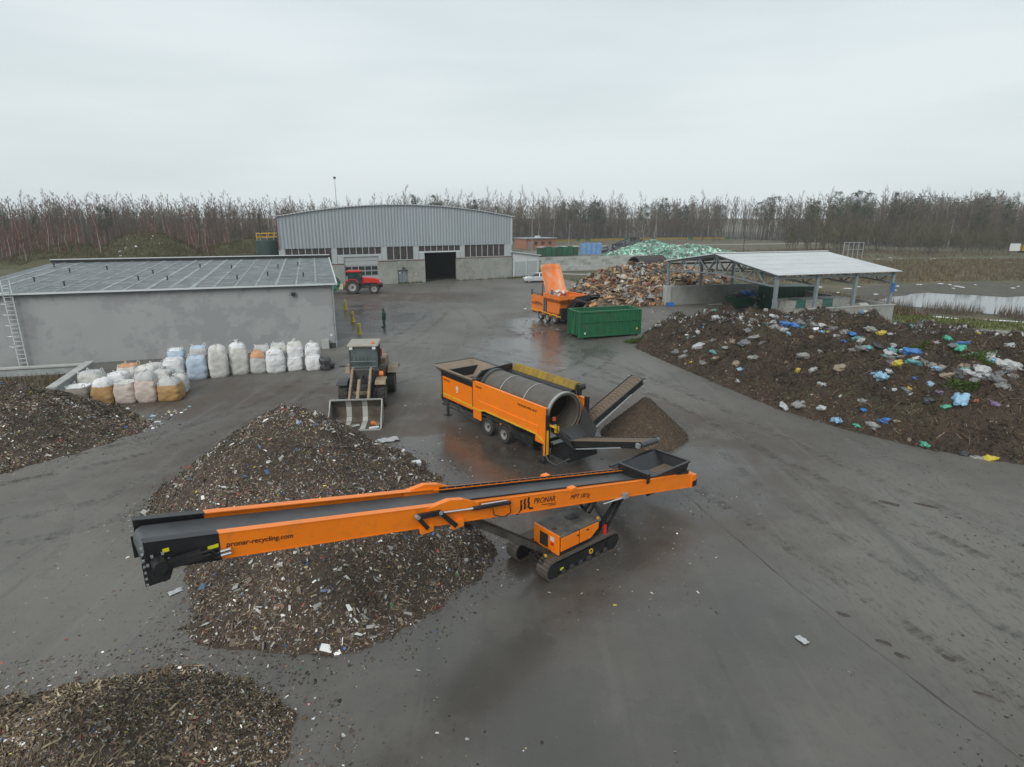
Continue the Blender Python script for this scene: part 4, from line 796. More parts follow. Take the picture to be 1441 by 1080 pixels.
fit_text('lettering', 'PRONAR', (5.15, .058, 2.22), (-1, 0, 0), (0, 0, 1), .5, INK, tm); fit_text('lettering', 'PRONAR MPB 18.47', (1.85, .058, 2.16), (-1, 0, 0), (0, 0, 1), 1.3, INK, tm)
# drum with perforated rows (dimples modelled as rings) on a slight incline
DC = (-WD / 2, 1.98); DR = .90; dr = MB(); n_ = 44; prof = [(.18, DR - .1), (.18, DR), (5.25, DR), (5.25, DR - .1), (5.2, DR - .12), (.2, DR - .12)]
dr.lathe([(x, r) for x, r in prof], 0, n_, (0, DC[0], DC[1]), close=True); dr = dr.build('drum', DRUM, tm, smooth=R(35))
RING = mat('bright_ring_steel', (.42, .42, .41), .35, .6, dirt=(.2, .18, .15), damt=.5)
for x, w, rr_ in ((.20, .07, .05), (1.95, .03, .018), (3.7, .03, .018), (5.15, .12, .06)): MB().lathe([(x - w, DR - .005), (x - w, DR + rr_), (x + w, DR + rr_), (x + w, DR - .005)], 0, n_, (0, DC[0], DC[1])).build('drum_ring', RING if x < 4 else DKGREY, dr, smooth=R(35))
for k, (a0, x0) in enumerate(((50, 4.9), (62, 4.6), (48, 4.25), (60, 3.85), (55, 3.4))):   # pale mud smears left by the brush
    mb = MB(); q = []
    for i in range(7): a = R(90 + 20 - (a0 + 30) * i / 6 * .75); q.append((x0 + .04 * i, DC[0] + math.cos(a) * -(DR + .004), DC[1] + math.sin(a) * (DR + .004)))
for i in range(3):      # flights inside
    mb = MB(); 
    for k in range(40):
        a = 2 * math.pi * (k / 22 + i / 3); x = .4 + k * .12; b_ = 2 * math.pi * ((k + 1) / 22 + i / 3)
        mb.add([(x, DC[0] + (DR - .12) * math.cos(a), DC[1] + (DR - .12) * math.sin(a)), (x + .12, DC[0] + (DR - .12) * math.cos(b_), DC[1] + (DR - .12) * math.sin(b_)), (x + .12, DC[0] + (DR - .28) * math.cos(b_), DC[1] + (DR - .28) * math.sin(b_)), (x, DC[0] + (DR - .28) * math.cos(a), DC[1] + (DR - .28) * math.sin(a))], [(0, 1, 2, 3)])
    mb.build('drum_flight', DRUM, dr, fixn=False)
MB().box(5.3, 5.36, -WD, 0, 1.0, 2.46).build('bulkhead', BLACK, tm); MB().prism([(-WD, 2.4), (-.02, 2.4), (-.02, 2.5), (-.5, 2.9), (-WD + .1, 3.02), (-WD, 3.0)], 0, 5.37, 5.47).build('drum_hood', BLACK, tm)
# cleaning brush in its dull yellow cover on the far side
bc = MB().prism([(-WD - .28, 2.62), (-WD + .1, 2.62), (-WD + .1, 2.72), (-WD - .05, 3.02), (-WD - .28, 2.98)], 0, .75, 5.3).build('brush_cover', YEL2, tm)
for k in range(12): MB().box(.85 + k * .37, 1.12 + k * .37, -WD + .102, -WD + .108, 2.63, 2.71).build('cover_slot', BLACK, bc)
for k in range(13): x = .8 + k * .37; MB().beam((x, -WD + .1, 2.73), (x, -WD - .05, 3.03), .04, .02).build('cover_rib', YEL2, bc)
MB().tube((.7, -WD + .2, 2.55), (5.3, -WD + .2, 2.55), .2, .2, 12).build('brush_roll', BLACK, tm)
ba = MB().beam((.6, -WD - .1, 2.9), (.5, -WD + .1, 1.5), .14, .18).build('brush_arm', BLACK, tm); MB().tube((.55, -WD - .3, 2.85), (.55, -WD + .05, 2.85), .14, .14, 12).build('brush_motor', BLACK, ba)
# rear frame, doors, lights, ladders
for y in (-.05, -WD + .05): MB().box(-.12, .06, y - .07, y + .07, .35, 2.2 if y > -1 else 2.6).build('rear_post', BLACK, tm)
MB().box(-.16, -.12, -.02, .06, .5, 1.55).build('reflector_strip', YEL, tm); MB().box(-.06, .05, .062, .09, .42, 1.5).build('reflector_strip', ORANGE, tm)
for (x, y, z, dx, dz) in ((-.3, -.12, 1.75, .4, .07), (-.28, -.28, 1.62, .07, .35), (-.28, -.42, 1.55, .07, .3)): MB().cbox((x, y, z), (dx, .06, dz)).build('yellow_handle', YEL, tm)
MB().cbox((-.1, -.35, 1.98), (.1, .1, .16)).build('rear_lamp', mat('lamp_red', (.5, .08, .03), .3), tm)
cht = MB(); cht.add([(.12, -.45, 1.35), (.12, -WD + .3, 1.35), (-1.0, -WD + .55, .85), (-1.0, -.7, .85), (.12, -.45, 1.30), (.12, -WD + .3, 1.30), (-1.0, -WD + .55, .80), (-1.0, -.7, .80)], MB.BF); cht.add([(.12, -WD + .3, 1.3), (-1.0, -WD + .55, .8), (-1.05, -WD + .4, 1.5), (.1, -WD + .1, 2.2)], [(0, 1, 2, 3)]); cht.add([(.12, -.45, 1.3), (-1.0, -.7, .8), (-.9, -.55, 1.2), (.1, -.25, 1.75)], [(0, 1, 2, 3)]); cht.build('discharge_chute', DKGREY, tm)
MB().beam((-.05, -.35, 1.72), (-.75, -.95, 1.02), .05).build('prop_rod', CHROME, tm)
MB().box(-1.05, .1, -WD + .35, -.35, .35, .75).build('rear_box', BLACK, tm)
# wheels, guards, underrun bars, legs
for x in (4.35, 3.05):
    for y in (-.16, -WD + .16): wheel(tm, (x, y, .43), .43, .26, .56)
for y0 in (-.32, -WD + .02): MB().prism([(2.45, .75), (2.6, .98), (4.8, .98), (4.95, .75), (4.9, .73), (4.76, .93), (2.64, .93), (2.5, .73)], 1, y0, y0 + .32).build('mudguard', mat('mudguard_black', (.035, .033, .03), .7, dirt=MUD, damt=.6), tm)
MB().cbox((3.2, .01, .9), (.1, .03, .06)).build('marker_lamp', ORANGE2, tm)
for z in (.62, .82): MB().beam((5.2, -.02, z - .1), (8.5, -.02, z - .06), .05, .09).build('underrun_bar', DKGREY, tm)
for x in (5.5, 6.9, 8.3): MB().beam((x, -.04, .5), (x, -.04, .95), .06).build('bar_hanger', DKGREY, tm)
for x in (.25, 8.1):
    for y in (-.12, -WD + .12): lg_ = MB().box(x - .06, x + .06, y - .06, y + .06, .06, .95).build('support_leg', DKGREY, tm); MB().box(x - .16, x + .16, y - .16, y + .16, 0, .05).build('foot', BLACK, lg_)
MB().box(1.0, 2.3, -.42, -.1, .48, .9).build('tool_box', BLACK, tm); MB().tube((1.7, -.08, .78), (2.3, -.3, .62), .03).build('hydraulic_pipe', CHROME, tm)
MB().box(5.6, 7.2, -WD + .4, -.4, .55, .93).build('engine', BLACK, tm); MB().path([(0.2, .02, .75), (-.3, .1, .3), (-.7, .02, .22), (-1.2, -.3, .6)], .035, 8).build('drain_hose', DKGREY, tm)
def belt_conv(nm, p, q, w, nslat, beltm=BELTD):
    p = Vector(p); q = Vector(q); d = (q - p).normalized(); s = Vector((0, 0, 1)).cross(d).normalized(); u = d.cross(s); L_ = (q - p).length
    f = MB()
    for sg in (-1, 1): f.beam(p + s * sg * w / 2, q + s * sg * w / 2, .05, .26, u)
    f = f.build(nm, BLACK, tm) if False else None
    root = MB().beam(p + s * w / 2, q + s * w / 2, .05, .24, u).build(nm, BLACK, tm)
    MB().beam(p - s * w / 2, q - s * w / 2, .05, .24, u).build('side_beam', BLACK, root)
    MB().beam(p + u * .07, q + u * .07, w - .06, .05, u).build('belt', beltm, root)
    for i in range(nslat):
        c = p + d * (L_ * (i + .5) / nslat) + u * .105; MB().beam(c - s * (w * .4) - d * .06, c + d * .06, .03, .03, u).beam(c + d * .06, c + s * (w * .4) - d * .06, .03, .03, u).build('cleat', mat('cleat_rubber', (.20, .16, .115), .8), root)
    for sg in (-1, 1): MB().cbox(q + s * sg * (w / 2 + .07) - d * .08, (.16, .12, .16)).build('end_bearing', STEEL, root)
    for sg in (-1, 1): MB().tube(p + s * sg * (w / 2 + .06) + d * .5 - u * .2, q + s * sg * (w / 2 + .06) - d * 1.0 - u * .1, .03).build('brace', STEEL, root)
    for i in range(6): c = p + d * (L_ * (.2 + i * .13)) - u * .05; MB().beam(c + s * (w / 2 + .04), c + s * (w / 2 + .04) - u * .22 + d * .2, .035).build('strut', STEEL, root)
    MB().tube(q - s * w / 2, q + s * w / 2, .10, .10, 12).build('end_drum', DKGREY, root); return root
belt_conv('side_conveyor', (.55, -WD + .1, .85), (.35, -WD - 3.6, 2.72), .80, 22)
belt_conv('rear_conveyor', (-.6, -WD / 2, .95), (-4.45, -WD / 2, 2.10), .85, 16)
# ------------------------------------------------------------------ wheel loader, local -y towards the bucket
wl = thing('wheel_loader', 'muddy beige wheel loader with its wide bucket on the ground', 'wheel loader', (-8.12, 31.3, 0), R(6.5))
BK = mat('bucket_steel', (.14, .12, .095), .6, .2, col2=(.10, .085, .065), nscale=2.5, dirt=(.05, .04, .03), damt=.8, dscale=1.8, dth=.45)
BKW = mat('bucket_worn_edge', (.36, .38, .36), .45, .4, dirt=(.25, .22, .18), damt=.5)
bw = 1.27; pr_ = [(-4.0, .03), (-2.75, .04), (-2.5, .22), (-2.45, .75), (-2.62, 1.16)]     # (y, z)
bk = MB()
for off in (0., .04):
    for (a, c) in zip(pr_[:-1], pr_[1:]): bk.add([(-bw, a[0] + off, a[1] - off), (bw, a[0] + off, a[1] - off), (bw, c[0] + off, c[1] - off * .3), (-bw, c[0] + off, c[1] - off * .3)], [(0, 1, 2, 3)])
bk = bk.build('bucket', BK, wl, fixn=False)
for x in (-bw, bw): MB().prism([(-3.95, .03), (-2.75, .03), (-2.48, .2), (-2.42, .75), (-2.6, 1.18), (-2.78, 1.18), (-3.0, .9), (-3.6, .45)], 0, x - .025, x + .025).build('bucket_side', BKW, bk)
MB().box(-bw, bw, -4.12, -3.95, .01, .05).build('cutting_edge', BKW, bk); MB().beam((-bw - .03, -2.7, 1.18), (bw + .03, -2.7, 1.18), .14, .05).build('bucket_top_edge', BKW, bk)
for x in (-.42, .38):
    q = MB(); w = .13
    for (a, c) in zip(pr_[:-1], pr_[1:]): q.add([(x - w, a[0] - .02, a[1] + .03), (x + w, a[0] - .02, a[1] + .03), (x + w, c[0] - .03, c[1] + .02), (x - w, c[0] - .03, c[1] + .02)], [(0, 1, 2, 3)])
    q.build('wear_strip', mat('pale_worn_steel', (.46, .48, .45), .5, .2, dirt=(.3, .27, .22), damt=.5), bk, fixn=False)
for (x, y, z, d, m) in ((.85, -3.3, .12, (.22, .25, .16), ORANGE2), (0., -3.45, .08, (.42, .22, .06), CONC2), (1.02, -3.3, .1, (.28, .5, .05), DIRTYSTEEL), (.95, -3.9, .09, (.5, .14, .12), WHITEP)): MB().cbox((x, y, z), d, Matrix.Rotation(.4, 3, 'Z')).build('scrap_piece', m, bk, bevel=.03)
for x in (-.48, .48):
    MB().prism([(-2.45, .35), (-2.3, .2), (-1.2, .95), (-.2, 1.75), (.15, 1.95), (.15, 2.15), (-.2, 2.12), (-1.4, 1.35), (-2.45, .62)], 0, x - .06, x + .06).build('lift_arm', LOADER, wl, bevel=.01)
    MB().tube((x * .62, .3, 1.05), (x * .95, -1.3, 1.0), .06, .05, 8).build('lift_cylinder', DKGREY, wl)
MB().prism([(-2.45, .95), (-2.3, .85), (-1.2, 1.55), (-1.05, 1.8), (-1.3, 1.85), (-2.4, 1.1)], 0, -.07, .07).build('tilt_lever', LOADER, wl); MB().tube((0, .2, 1.75), (0, -1.2, 1.72), .07, .05, 8).build('tilt_cylinder', DKGREY, wl)
MB().box(-.55, .55, -1.25, -1.1, 1.0, 1.15).build('cross_tube', LOADER, wl)
MB().box(-.45, .45, -.55, 1.3, .5, 1.3).build('front_frame', DKGREY, wl, bevel=.03); MB().box(-.62, .62, -.1, .25, 1.3, 2.1).build('loader_tower', DKGREY, wl, bevel=.04)
for x in (-1., 1.): wheel(wl, (x, 0, .72), .72, .5, .5, lug=14, rimm=LOADER, rz=R(90) * 0 + R(90)) if False else None
def lwheel(x, y):
    w = wheel(wl, (x, y, .72), .72, .52, .52, ax=0, rimm=mat('loader_rim', (.27, .245, .20), .7, dirt=MUD, damt=.5)); 
    for i in range(18):
        a = 2 * math.pi * i / 18
        for sd in (-1, 1): MB().cbox((sd * .13, .71 * math.cos(a + sd * .09), .71 * math.sin(a + sd * .09)), (.25, .07, .09), Matrix.Rotation(a, 3, 'X') @ Matrix.Rotation(sd * .5, 3, 'Y')).build('tread_lug', RUBBER, w)
for x in (-.98, .98): lwheel(x, 0); lwheel(x * 1.0 + .28, 2.85)
for x in (-1.0, 1.0): MB().prism([(-.75, 1.42), (-.55, 1.55), (.35, 1.55), (.75, 1.25), (.75, 1.21), (.35, 1.5), (-.55, 1.5), (-.75, 1.38)], 0, x - .28, x + .28).build('mudguard', DKGREY if x < 0 else LOADER, wl)
cb = MB().box(-.78, .78, .95, 2.35, 1.25, 1.75).build('cab_base', DKGREY, wl, bevel=.03)
cab = MB().prism([(.85, 1.75), (2.35, 1.75), (2.3, 3.1), (1.05, 3.1)], 0, -.72, .72).build('cab_glass', mat('cab_window', (.03, .05, .052), .12, spec=.7, col2=(.10, .13, .125), nscale=1.2), wl)
for x in (-.74, .74):
    for (a, c) in (((.83, 1.75), (1.03, 3.12)), ((2.37, 1.75), (2.32, 3.12)), ((1.65, 1.75), (1.68, 3.12))): MB().beam((x, a[0], a[1]), (x, c[0], c[1]), .07, .08).build('cab_pillar', DKGREY, cab)
MB().box(-.75, .75, .85, .90, 1.7, 1.8).build('sill', DKGREY, cab)
for i in range(7): MB().beam((-.6 + i * .2, .86, 1.85), (-.6 + i * .2, .95, 2.55), .025).build('window_grille_bar', DKGREY, cab)
for i in (0, 1): MB().box(-.7, .7, .78 + .05 * i, .80 + .05 * i, 2.0 + .3 * i, 2.03 + .3 * i).build('hand_rail', STEEL, cab)
rf_ = MB().box(-.85, .85, .75, 2.5, 3.12, 3.27).build('cab_roof', mat('dusty_roof', (.34, .33, .30), .7, col2=(.27, .24, .2)), wl, bevel=.05); MB().cbox((.55, 1.0, 3.33), (.14, .14, .12)).build('beacon', ORANGE2, rf_)
for x in (-.62, .62): MB().cbox((x, .72, 3.08), (.18, .1, .12)).build('work_lamp', WHITEP, rf_)
hood = MB().prism([(2.4, 1.0), (4.35, 1.0), (4.4, 1.55), (4.2, 2.02), (2.4, 2.15)], 0, -.45, 1.05).build('engine_hood', LOADER, wl, bevel=.05); MB().tube((.75, 2.9, 2.05), (.75, 2.9, 2.6), .06).build('exhaust', RED, hood)
for x in (-.95, 1.45): MB().prism([(2.0, 1.35), (2.2, 1.62), (3.5, 1.62), (3.7, 1.35), (3.65, 1.33), (3.47, 1.57), (2.23, 1.57), (2.05, 1.33)], 0, x - .28, x + .28).build('rear_mudguard', LOADER, wl)
MB().box(-.3, .9, 1.4, 4.5, .6, 1.05).build('rear_frame', DKGREY, wl); MB().box(-.5, 1.1, 4.2, 4.6, .7, 1.5).build('counterweight', LOADER, wl, bevel=.06)
for x, s in ((-1.15, -1), (1.1, 1)): MB().cbox((x, .75, 2.1), (.3, .12, .08)).build('mirror', DKGREY, wl); MB().beam((x * .68, .9, 2.05), (x, .77, 2.1), .03).build('mirror_arm', DKGREY, wl)
MB().cbox((.95, .6, 1.62), (.22, .3, .2), Matrix.Rotation(.5, 3, 'X')).build('lamp_box', ORANGE2, wl); MB().box(.78, 1.1, .95, 1.6, .55, .62).build('step', DKGREY, wl); MB().box(.78, 1.1, .95, 1.6, .95, 1.02).build('step', DKGREY, wl)
# ------------------------------------------------------------------ shredder trailer; local x from front to rear (towards camera), y to the far side
sd_ = thing('shredder', 'orange three axle waste shredder with its feed tray tipped up', 'shredder', (2.0, 61.4, 0), math.atan2(-.88, .47))
for y0 in (0, 2.46): MB().box(0, 2.3, y0, y0 + .05, .95, 2.45).build('engine_panel', ORANGE2, sd_, bevel=.02)
MB().box(0, .06, .06, 2.45, .95, 2.45).build('front_panel', ORANGE2, sd_); MB().box(0, 2.3, .05, 2.46, 2.3, 2.42).build('engine_roof', DKGREY, sd_)
for z in (1.62, 1.50): MB().box(.08, 2.22, -.012, -.002, z, z + .06).build('louvre', BLACK, sd_)
fit_text('lettering', 'PRONAR', (.75, -.005, 1.66), (1, 0, 0), (0, 0, 1), 1.1, INK, sd_)
for y in (0., 2.5): MB().tube((.1, y, 2.4), (.1, y, 2.95), .06).build('exhaust', BLACK, sd_)
for k in range(5): MB().beam((.2 + k * .5, .02, 2.42), (.2 + k * .5, .02, 2.62), .03).build('rail_post', BLACK, sd_)
MB().beam((.1, .02, 2.64), (2.3, .02, 2.64), .04).build('rail', BLACK, sd_)
MB().box(2.34, 2.9, .02, 2.46, .95, 2.3).build('gear_housing', DKGREY, sd_); 
for i in range(5): MB().beam((2.42, -.02, 1.0 + i * .27), (2.82, -.02, 1.0 + i * .27), .03).build('ladder_rung', STEEL, sd_)
for x in (2.42, 2.82): MB().beam((x, -.02, .9), (x, -.02, 2.3), .035).build('ladder_rail', STEEL, sd_)
MB().prism([(2.95, 1.0), (5.1, 1.0), (5.3, 1.9), (5.3, 2.05), (2.95, 2.05)], 1, .05, 2.45).build('shredder_body', ORANGE2, sd_, bevel=.03)
sh_ = MB(); rimc = [(2.75, -.25), (5.75, -.25), (5.75, 2.75), (2.75, 2.75)]; lowc = [(3.1, .25), (5.2, .25), (5.2, 2.25), (3.1, 2.25)]
for a in range(4): c = (a + 1) % 4; sh_.add([(*rimc[a], 2.75), (*rimc[c], 2.75), (*rimc[c], 2.45), (*rimc[a], 2.45)], [(0, 1, 2, 3)]); sh_.add([(*rimc[a], 2.45), (*rimc[c], 2.45), (*lowc[c], 1.9), (*lowc[a], 1.9)], [(0, 1, 2, 3)])
sh_ = sh_.build('feed_hopper', ORANGE2, sd_, fixn=False); so = sh_.modifiers.new('thick', 'SOLIDIFY'); so.thickness = .05
for a in range(4): c = (a + 1) % 4; MB().beam((*rimc[a], 2.77), (*rimc[c], 2.77), .1, .07).build('hopper_rim', ORANGE2, sh_)
# tipped tray: shallow trough, hinged on the front rim
TRAY = mat('tray_orange', (.80, .20, .03), .5, col2=(.74, .17, .03), dirt=(.52, .40, .26), damt=.8, dscale=1.1, dth=.5)
tr_ = MB(); la = R(26); nu, nv = 10, 8
def tp(u, v, o=0.):     # u along the length, v across
    dep = -.45 * (1 - (2 * v - 1) ** 4) * (1 - .6 * max(0, (u - .8) / .2) ** 2) - o; wx = 1.2 - .12 * max(0, (u - .75) / .25) ** 2
    X = 2.95 - math.sin(la) * 3.3 * u + dep * math.cos(la); Z = 2.5 + math.cos(la) * 3.3 * u + dep * math.sin(la) + .12 * u * (1 - (2 * v - 1) ** 2); return (X, 1.25 + (2 * v - 1) * wx, Z)
for i in range(nu + 1):
    for j in range(nv + 1): tr_.v.append(tp(i / nu, j / nv))
tr_.f = [(i * (nv + 1) + j, (i + 1) * (nv + 1) + j, (i + 1) * (nv + 1) + j + 1, i * (nv + 1) + j + 1) for i in range(nu) for j in range(nv)]
tr_ = tr_.build('feed_tray', TRAY, sd_, smooth=True, fixn=False); so = tr_.modifiers.new('thick', 'SOLIDIFY'); so.thickness = .07
for y in (.1, 2.4): MB().tube((1.9, y, 2.2), (2.1, y, 3.6), .07, .05, 8).build('tray_cylinder', DKGREY, sd_)
rr = random.Random(8); PAPER = mat('pale_scrap', (.55, .53, .50), .8); 
for i in range(14):
    x, y = rr.uniform(2.7, 3.3), rr.uniform(.5, 2.1); MB().cbox((x, y, 2.62 + rr.uniform(0, .4)), (rr.uniform(.2, .5), rr.uniform(.2, .5), .08), Matrix.Rotation(rr.random() * 3, 3, (rr.random(), rr.random(), .5))).build('scrap_piece', rr.choice([PAPER, MATS['pale_concrete'], DKGREY, PAPER]), sd_)
MB().box(.0, 5.6, .12, .3, .62, .92).build('chassis_beam', BLACK, sd_); MB().box(.0, 5.6, 2.2, 2.38, .62, .92).build('chassis_beam', BLACK, sd_)
for y in (-.02, 2.44): MB().beam((0.02, y + .03, .98), (5.6, y + .03, .80), .03, .09).build('yellow_stripe', YEL, sd_); MB().beam((0.02, y + .03, .86), (1.4, y + .03, .83), .05, .12).build('side_rail', ORANGE2, sd_)
for x in (1.75, 3.05, 4.35):
    for y in (.18, 2.32): wheel(sd_, (x, y, .46), .46, .28, .55)
    for y0 in (.0, 2.2): MB().prism([(x - .56, .62), (x - .45, .95), (x + .45, .95), (x + .56, .62), (x + .5, .62), (x + .41, .90), (x - .41, .90), (x - .5, .62)], 1, y0, y0 + .3).build('mudguard', ORANGE2, sd_)
MB().box(5.3, 5.6, .1, 2.4, .5, 1.6).build('rear_frame', BLACK, sd_)
dc = MB().prism([(4.4, .75), (5.7, .8), (7.2, 2.35), (9.2, 2.95), (9.3, 3.25), (9.1, 3.3), (7.0, 2.85), (5.2, 1.4), (4.4, 1.2)], 1, .72, .80).build('discharge_conveyor', BLACK, sd_)
MB().prism([(4.4, .75), (5.7, .8), (7.2, 2.35), (9.2, 2.95), (9.3, 3.25), (9.1, 3.3), (7.0, 2.85), (5.2, 1.4), (4.4, 1.2)], 1, 1.74, 1.82).build('side_plate', BLACK, dc)
for a, c in (((5.2, 1.2), (7.05, 2.68)), ((7.05, 2.68), (9.2, 3.12))): MB().beam((a[0], 1.27, a[1]), (c[0], 1.27, c[1]), .92, .06).build('belt', BELT, dc)
MB().beam((6.0, .62, 2.6), (5.7, .62, 1.5), .09).build('lift_cylinder', CHROME, sd_); MB().box(7.2, 9.0, .55, .72, 2.55, 2.7).build('tool_tray', DKGREY, dc)
# ------------------------------------------------------------------ green roll-off container
ct = thing('roll_off_container', 'bright green open roll-off container with ribbed sides beside the shredder', 'container', (5.69, 49.69, 0), math.atan2(1.89, 5.44))
CL, CW, CH = 5.85, 2.3, 2.3
for y in (.06, CW - .06): MB().box(.05, CL - .05, y - .02, y + .02, .28, CH).build('side_wall', GREEN, ct)
for x in (.06, CL - .06): MB().box(x - .02, x + .02, .085, CW - .085, .28, CH).build('end_wall', GREEN, ct)
MB().box(.1, CL - .1, .1, CW - .1, .24, .30).build('floor', mat('rusty_floor', (.10, .065, .045), .8), ct)
for y in (-.0, CW):
    for i in range(9): x = .35 + i * (CL - .7) / 8; MB().box(x - .05, x + .05, y - .05 if y else -.07, (y + .07) if y else .038, .22, CH - .08).build('side_rib', GREEN, ct, bevel=.01)
    MB().beam((.0, y + (.03 if not y else -.03), CH), (CL, y + (.03 if not y else -.03), CH), .16, .12).build('top_rail', GREEN, ct)
    MB().beam((.0, y + (-.02 if not y else .02), 1.42), (CL, y + (-.02 if not y else .02), 1.42), .06, .06).build('waist_rail', GREEN, ct); MB().beam((0, y + (.0), .24), (CL, y, .24), .12, .14).build('bottom_rail', GREEN, ct)
for x in (.0, CL): MB().beam((x, .1, CH), (x, CW - .1, CH), .14, .12).build('top_rail', GREEN, ct); MB().box(x - .07, x + .07, -.03, .12, .12, CH - .07).build('corner_post', GREEN, ct); MB().box(x - .07, x + .07, CW - .12, CW + .03, .12, CH - .07).build('corner_post', GREEN, ct)
for i in range(4): y = .35 + i * .53; MB().box(-.06, .038, y - .05, y + .05, .24, CH - .08).build('end_rib', GREEN, ct)
MB().prism([(.15, .3), (-.12, .3), (-.02, 1.5), (.06, 1.5)], 1, CW / 2 - .2, CW / 2 + .2).build('hook_frame', GREEN, ct)
for y in (.5, CW - .5): MB().box(.1, CL - .1, y - .06, y + .06, .05, .238).build('skid', DKGREY, ct)
for x in (.3, CL - .3):
    for y in (.12, CW - .12): MB().tube((x, y - .1, .12), (x, y + .1, .12), .12, .12, 12).build('roller', DKGREY, ct)
MB().box(.42, .56, -.078, -.071, .42, .60).build('sticker', WHITEP, ct); MB().box(CL - .46, CL - .3, -.078, -.071, .58, .74).build('reflector', mat('orange_reflector', (.75, .35, .12), .4), ct)
# ------------------------------------------------------------------ red tractor; local x forward
tr0 = thing('tractor', 'red tractor with black cab and big rear wheels by the hall door', 'tractor', (-21.6, 81.7, 0), R(8))
for y in (-.85, .85):
    w = wheel(tr0, (0, y, .95), .95, .52, .56, rimm=mat('tractor_rim', (.34, .34, .33), .5, dirt=MUD, damt=.4), lug=16); w = wheel(tr0, (2.85, y, .68), .68, .42, .56, rimm=MATS['tractor_rim'], lug=14)
    MB().prism([(-1.0, 1.1), (-.75, 1.75), (-.2, 2.02), (.5, 1.98), (.95, 1.5), (.9, 1.45), (.45, 1.88), (-.18, 1.93), (-.68, 1.68), (-.92, 1.08)], 1, y - .28, y + .28).build('rear_fender', RED, tr0)
    MB().prism([(2.2, 1.15), (2.45, 1.48), (3.25, 1.48), (3.5, 1.2), (3.46, 1.17), (3.22, 1.42), (2.48, 1.42), (2.24, 1.13)], 1, y - .22, y + .22).build('front_fender', BLACK, tr0)
MB().prism([(1.1, 1.2), (3.55, 1.15), (3.65, 1.5), (3.5, 1.85), (2.9, 2.05), (1.1, 2.2)], 1, -.42, .42).build('hood', RED, tr0, bevel=.06); MB().box(1.5, 3.3, -.43, .43, 1.2, 1.45).build('hood_grille', BLACK, tr0)
MB().box(-.9, 3.3, -.3, .3, .7, 1.3).build('transmission', DKGREY, tr0); cab = MB().prism([(-.55, 1.4), (1.15, 1.3), (1.2, 2.1), (.95, 2.85), (-.45, 2.85)], 1, -.75, .75).build('cab_glass', mat('tractor_glass', (.015, .05, .045), .1, spec=.8), tr0)
for y in (-.76, .76):
    for a, c in (((-.55, 1.4), (-.45, 2.85)), ((1.2, 1.4), (1.2, 2.1)), ((1.2, 2.1), (.95, 2.85)), ((.3, 1.3), (.35, 2.85))): MB().beam((a[0], y, a[1]), (c[0], y, c[1]), .07, .07).build('cab_pillar', BLACK, cab)
MB().box(-.7, 1.2, -.85, .85, 2.86, 3.1).build('cab_roof', RED, tr0, bevel=.07); MB().tube((1.3, -.48, 1.9), (1.3, -.48, 3.0), .06).build('exhaust', DKGREY, tr0); MB().box(3.55, 3.95, -.4, .4, .8, 1.35).build('front_weight', BLACK, tr0, bevel=.05)
for y in (-.5, .5): MB().cbox((3.62, y * .6, 1.62), (.06, .2, .12)).build('headlight', WHITEP, tr0)
for i in range(3): MB().box(.5, .9, -.98, -.7, .5 + i * .3, .54 + i * .3).build('step', BLACK, tr0)
# towed hose reel behind the tractor
hr = thing('hose_reel', 'green towed machine with a round reel behind the red tractor', 'machine', (-24.3, 81.1, 0), R(8))
MB().lathe([(-.35, .35), (-.35, 1.0), (-.3, 1.0), (-.3, .4), (.3, .4), (.3, 1.0), (.35, 1.0), (.35, .35)], 1, 26, (0.1, 0, 1.35)).build('reel', DGREEN, hr)
for i in range(8): a = i * math.pi / 4; MB().beam((.1 + .1 * math.cos(a), -.37, 1.35 + .1 * math.sin(a)), (.1 + 1. * math.cos(a), -.37, 1.35 + 1. * math.sin(a)), .05).build('spoke', mat('mint_paint', (.10, .38, .26), .5), hr)
MB().lathe([(-.28, .45), (-.28, .85), (.28, .85), (.28, .45)], 1, 26, (.1, 0, 1.35)).build('hose_coil', BLACK, hr)
MB().prism([(-2.4, .5), (-.9, .5), (-1.0, 2.0), (-1.6, 2.35), (-2.4, 1.9)], 1, -.9, .9).build('machine_body', mat('leaf_green_paint', (.05, .12, .06), .6, col2=(.08, .16, .09)), hr, bevel=.08); MB().box(.6, 1.5, -.3, .3, .6, 1.3).build('drive_box', mat('cream_plastic', (.5, .5, .36), .5), hr)
MB().beam((-2.2, 0, .6), (1.9, 0, .6), .18).build('drawbar', DGREEN, hr); wheel(hr, (-1.5, -.85, .42), .42, .26); wheel(hr, (-1.5, .85, .42), .42, .26)
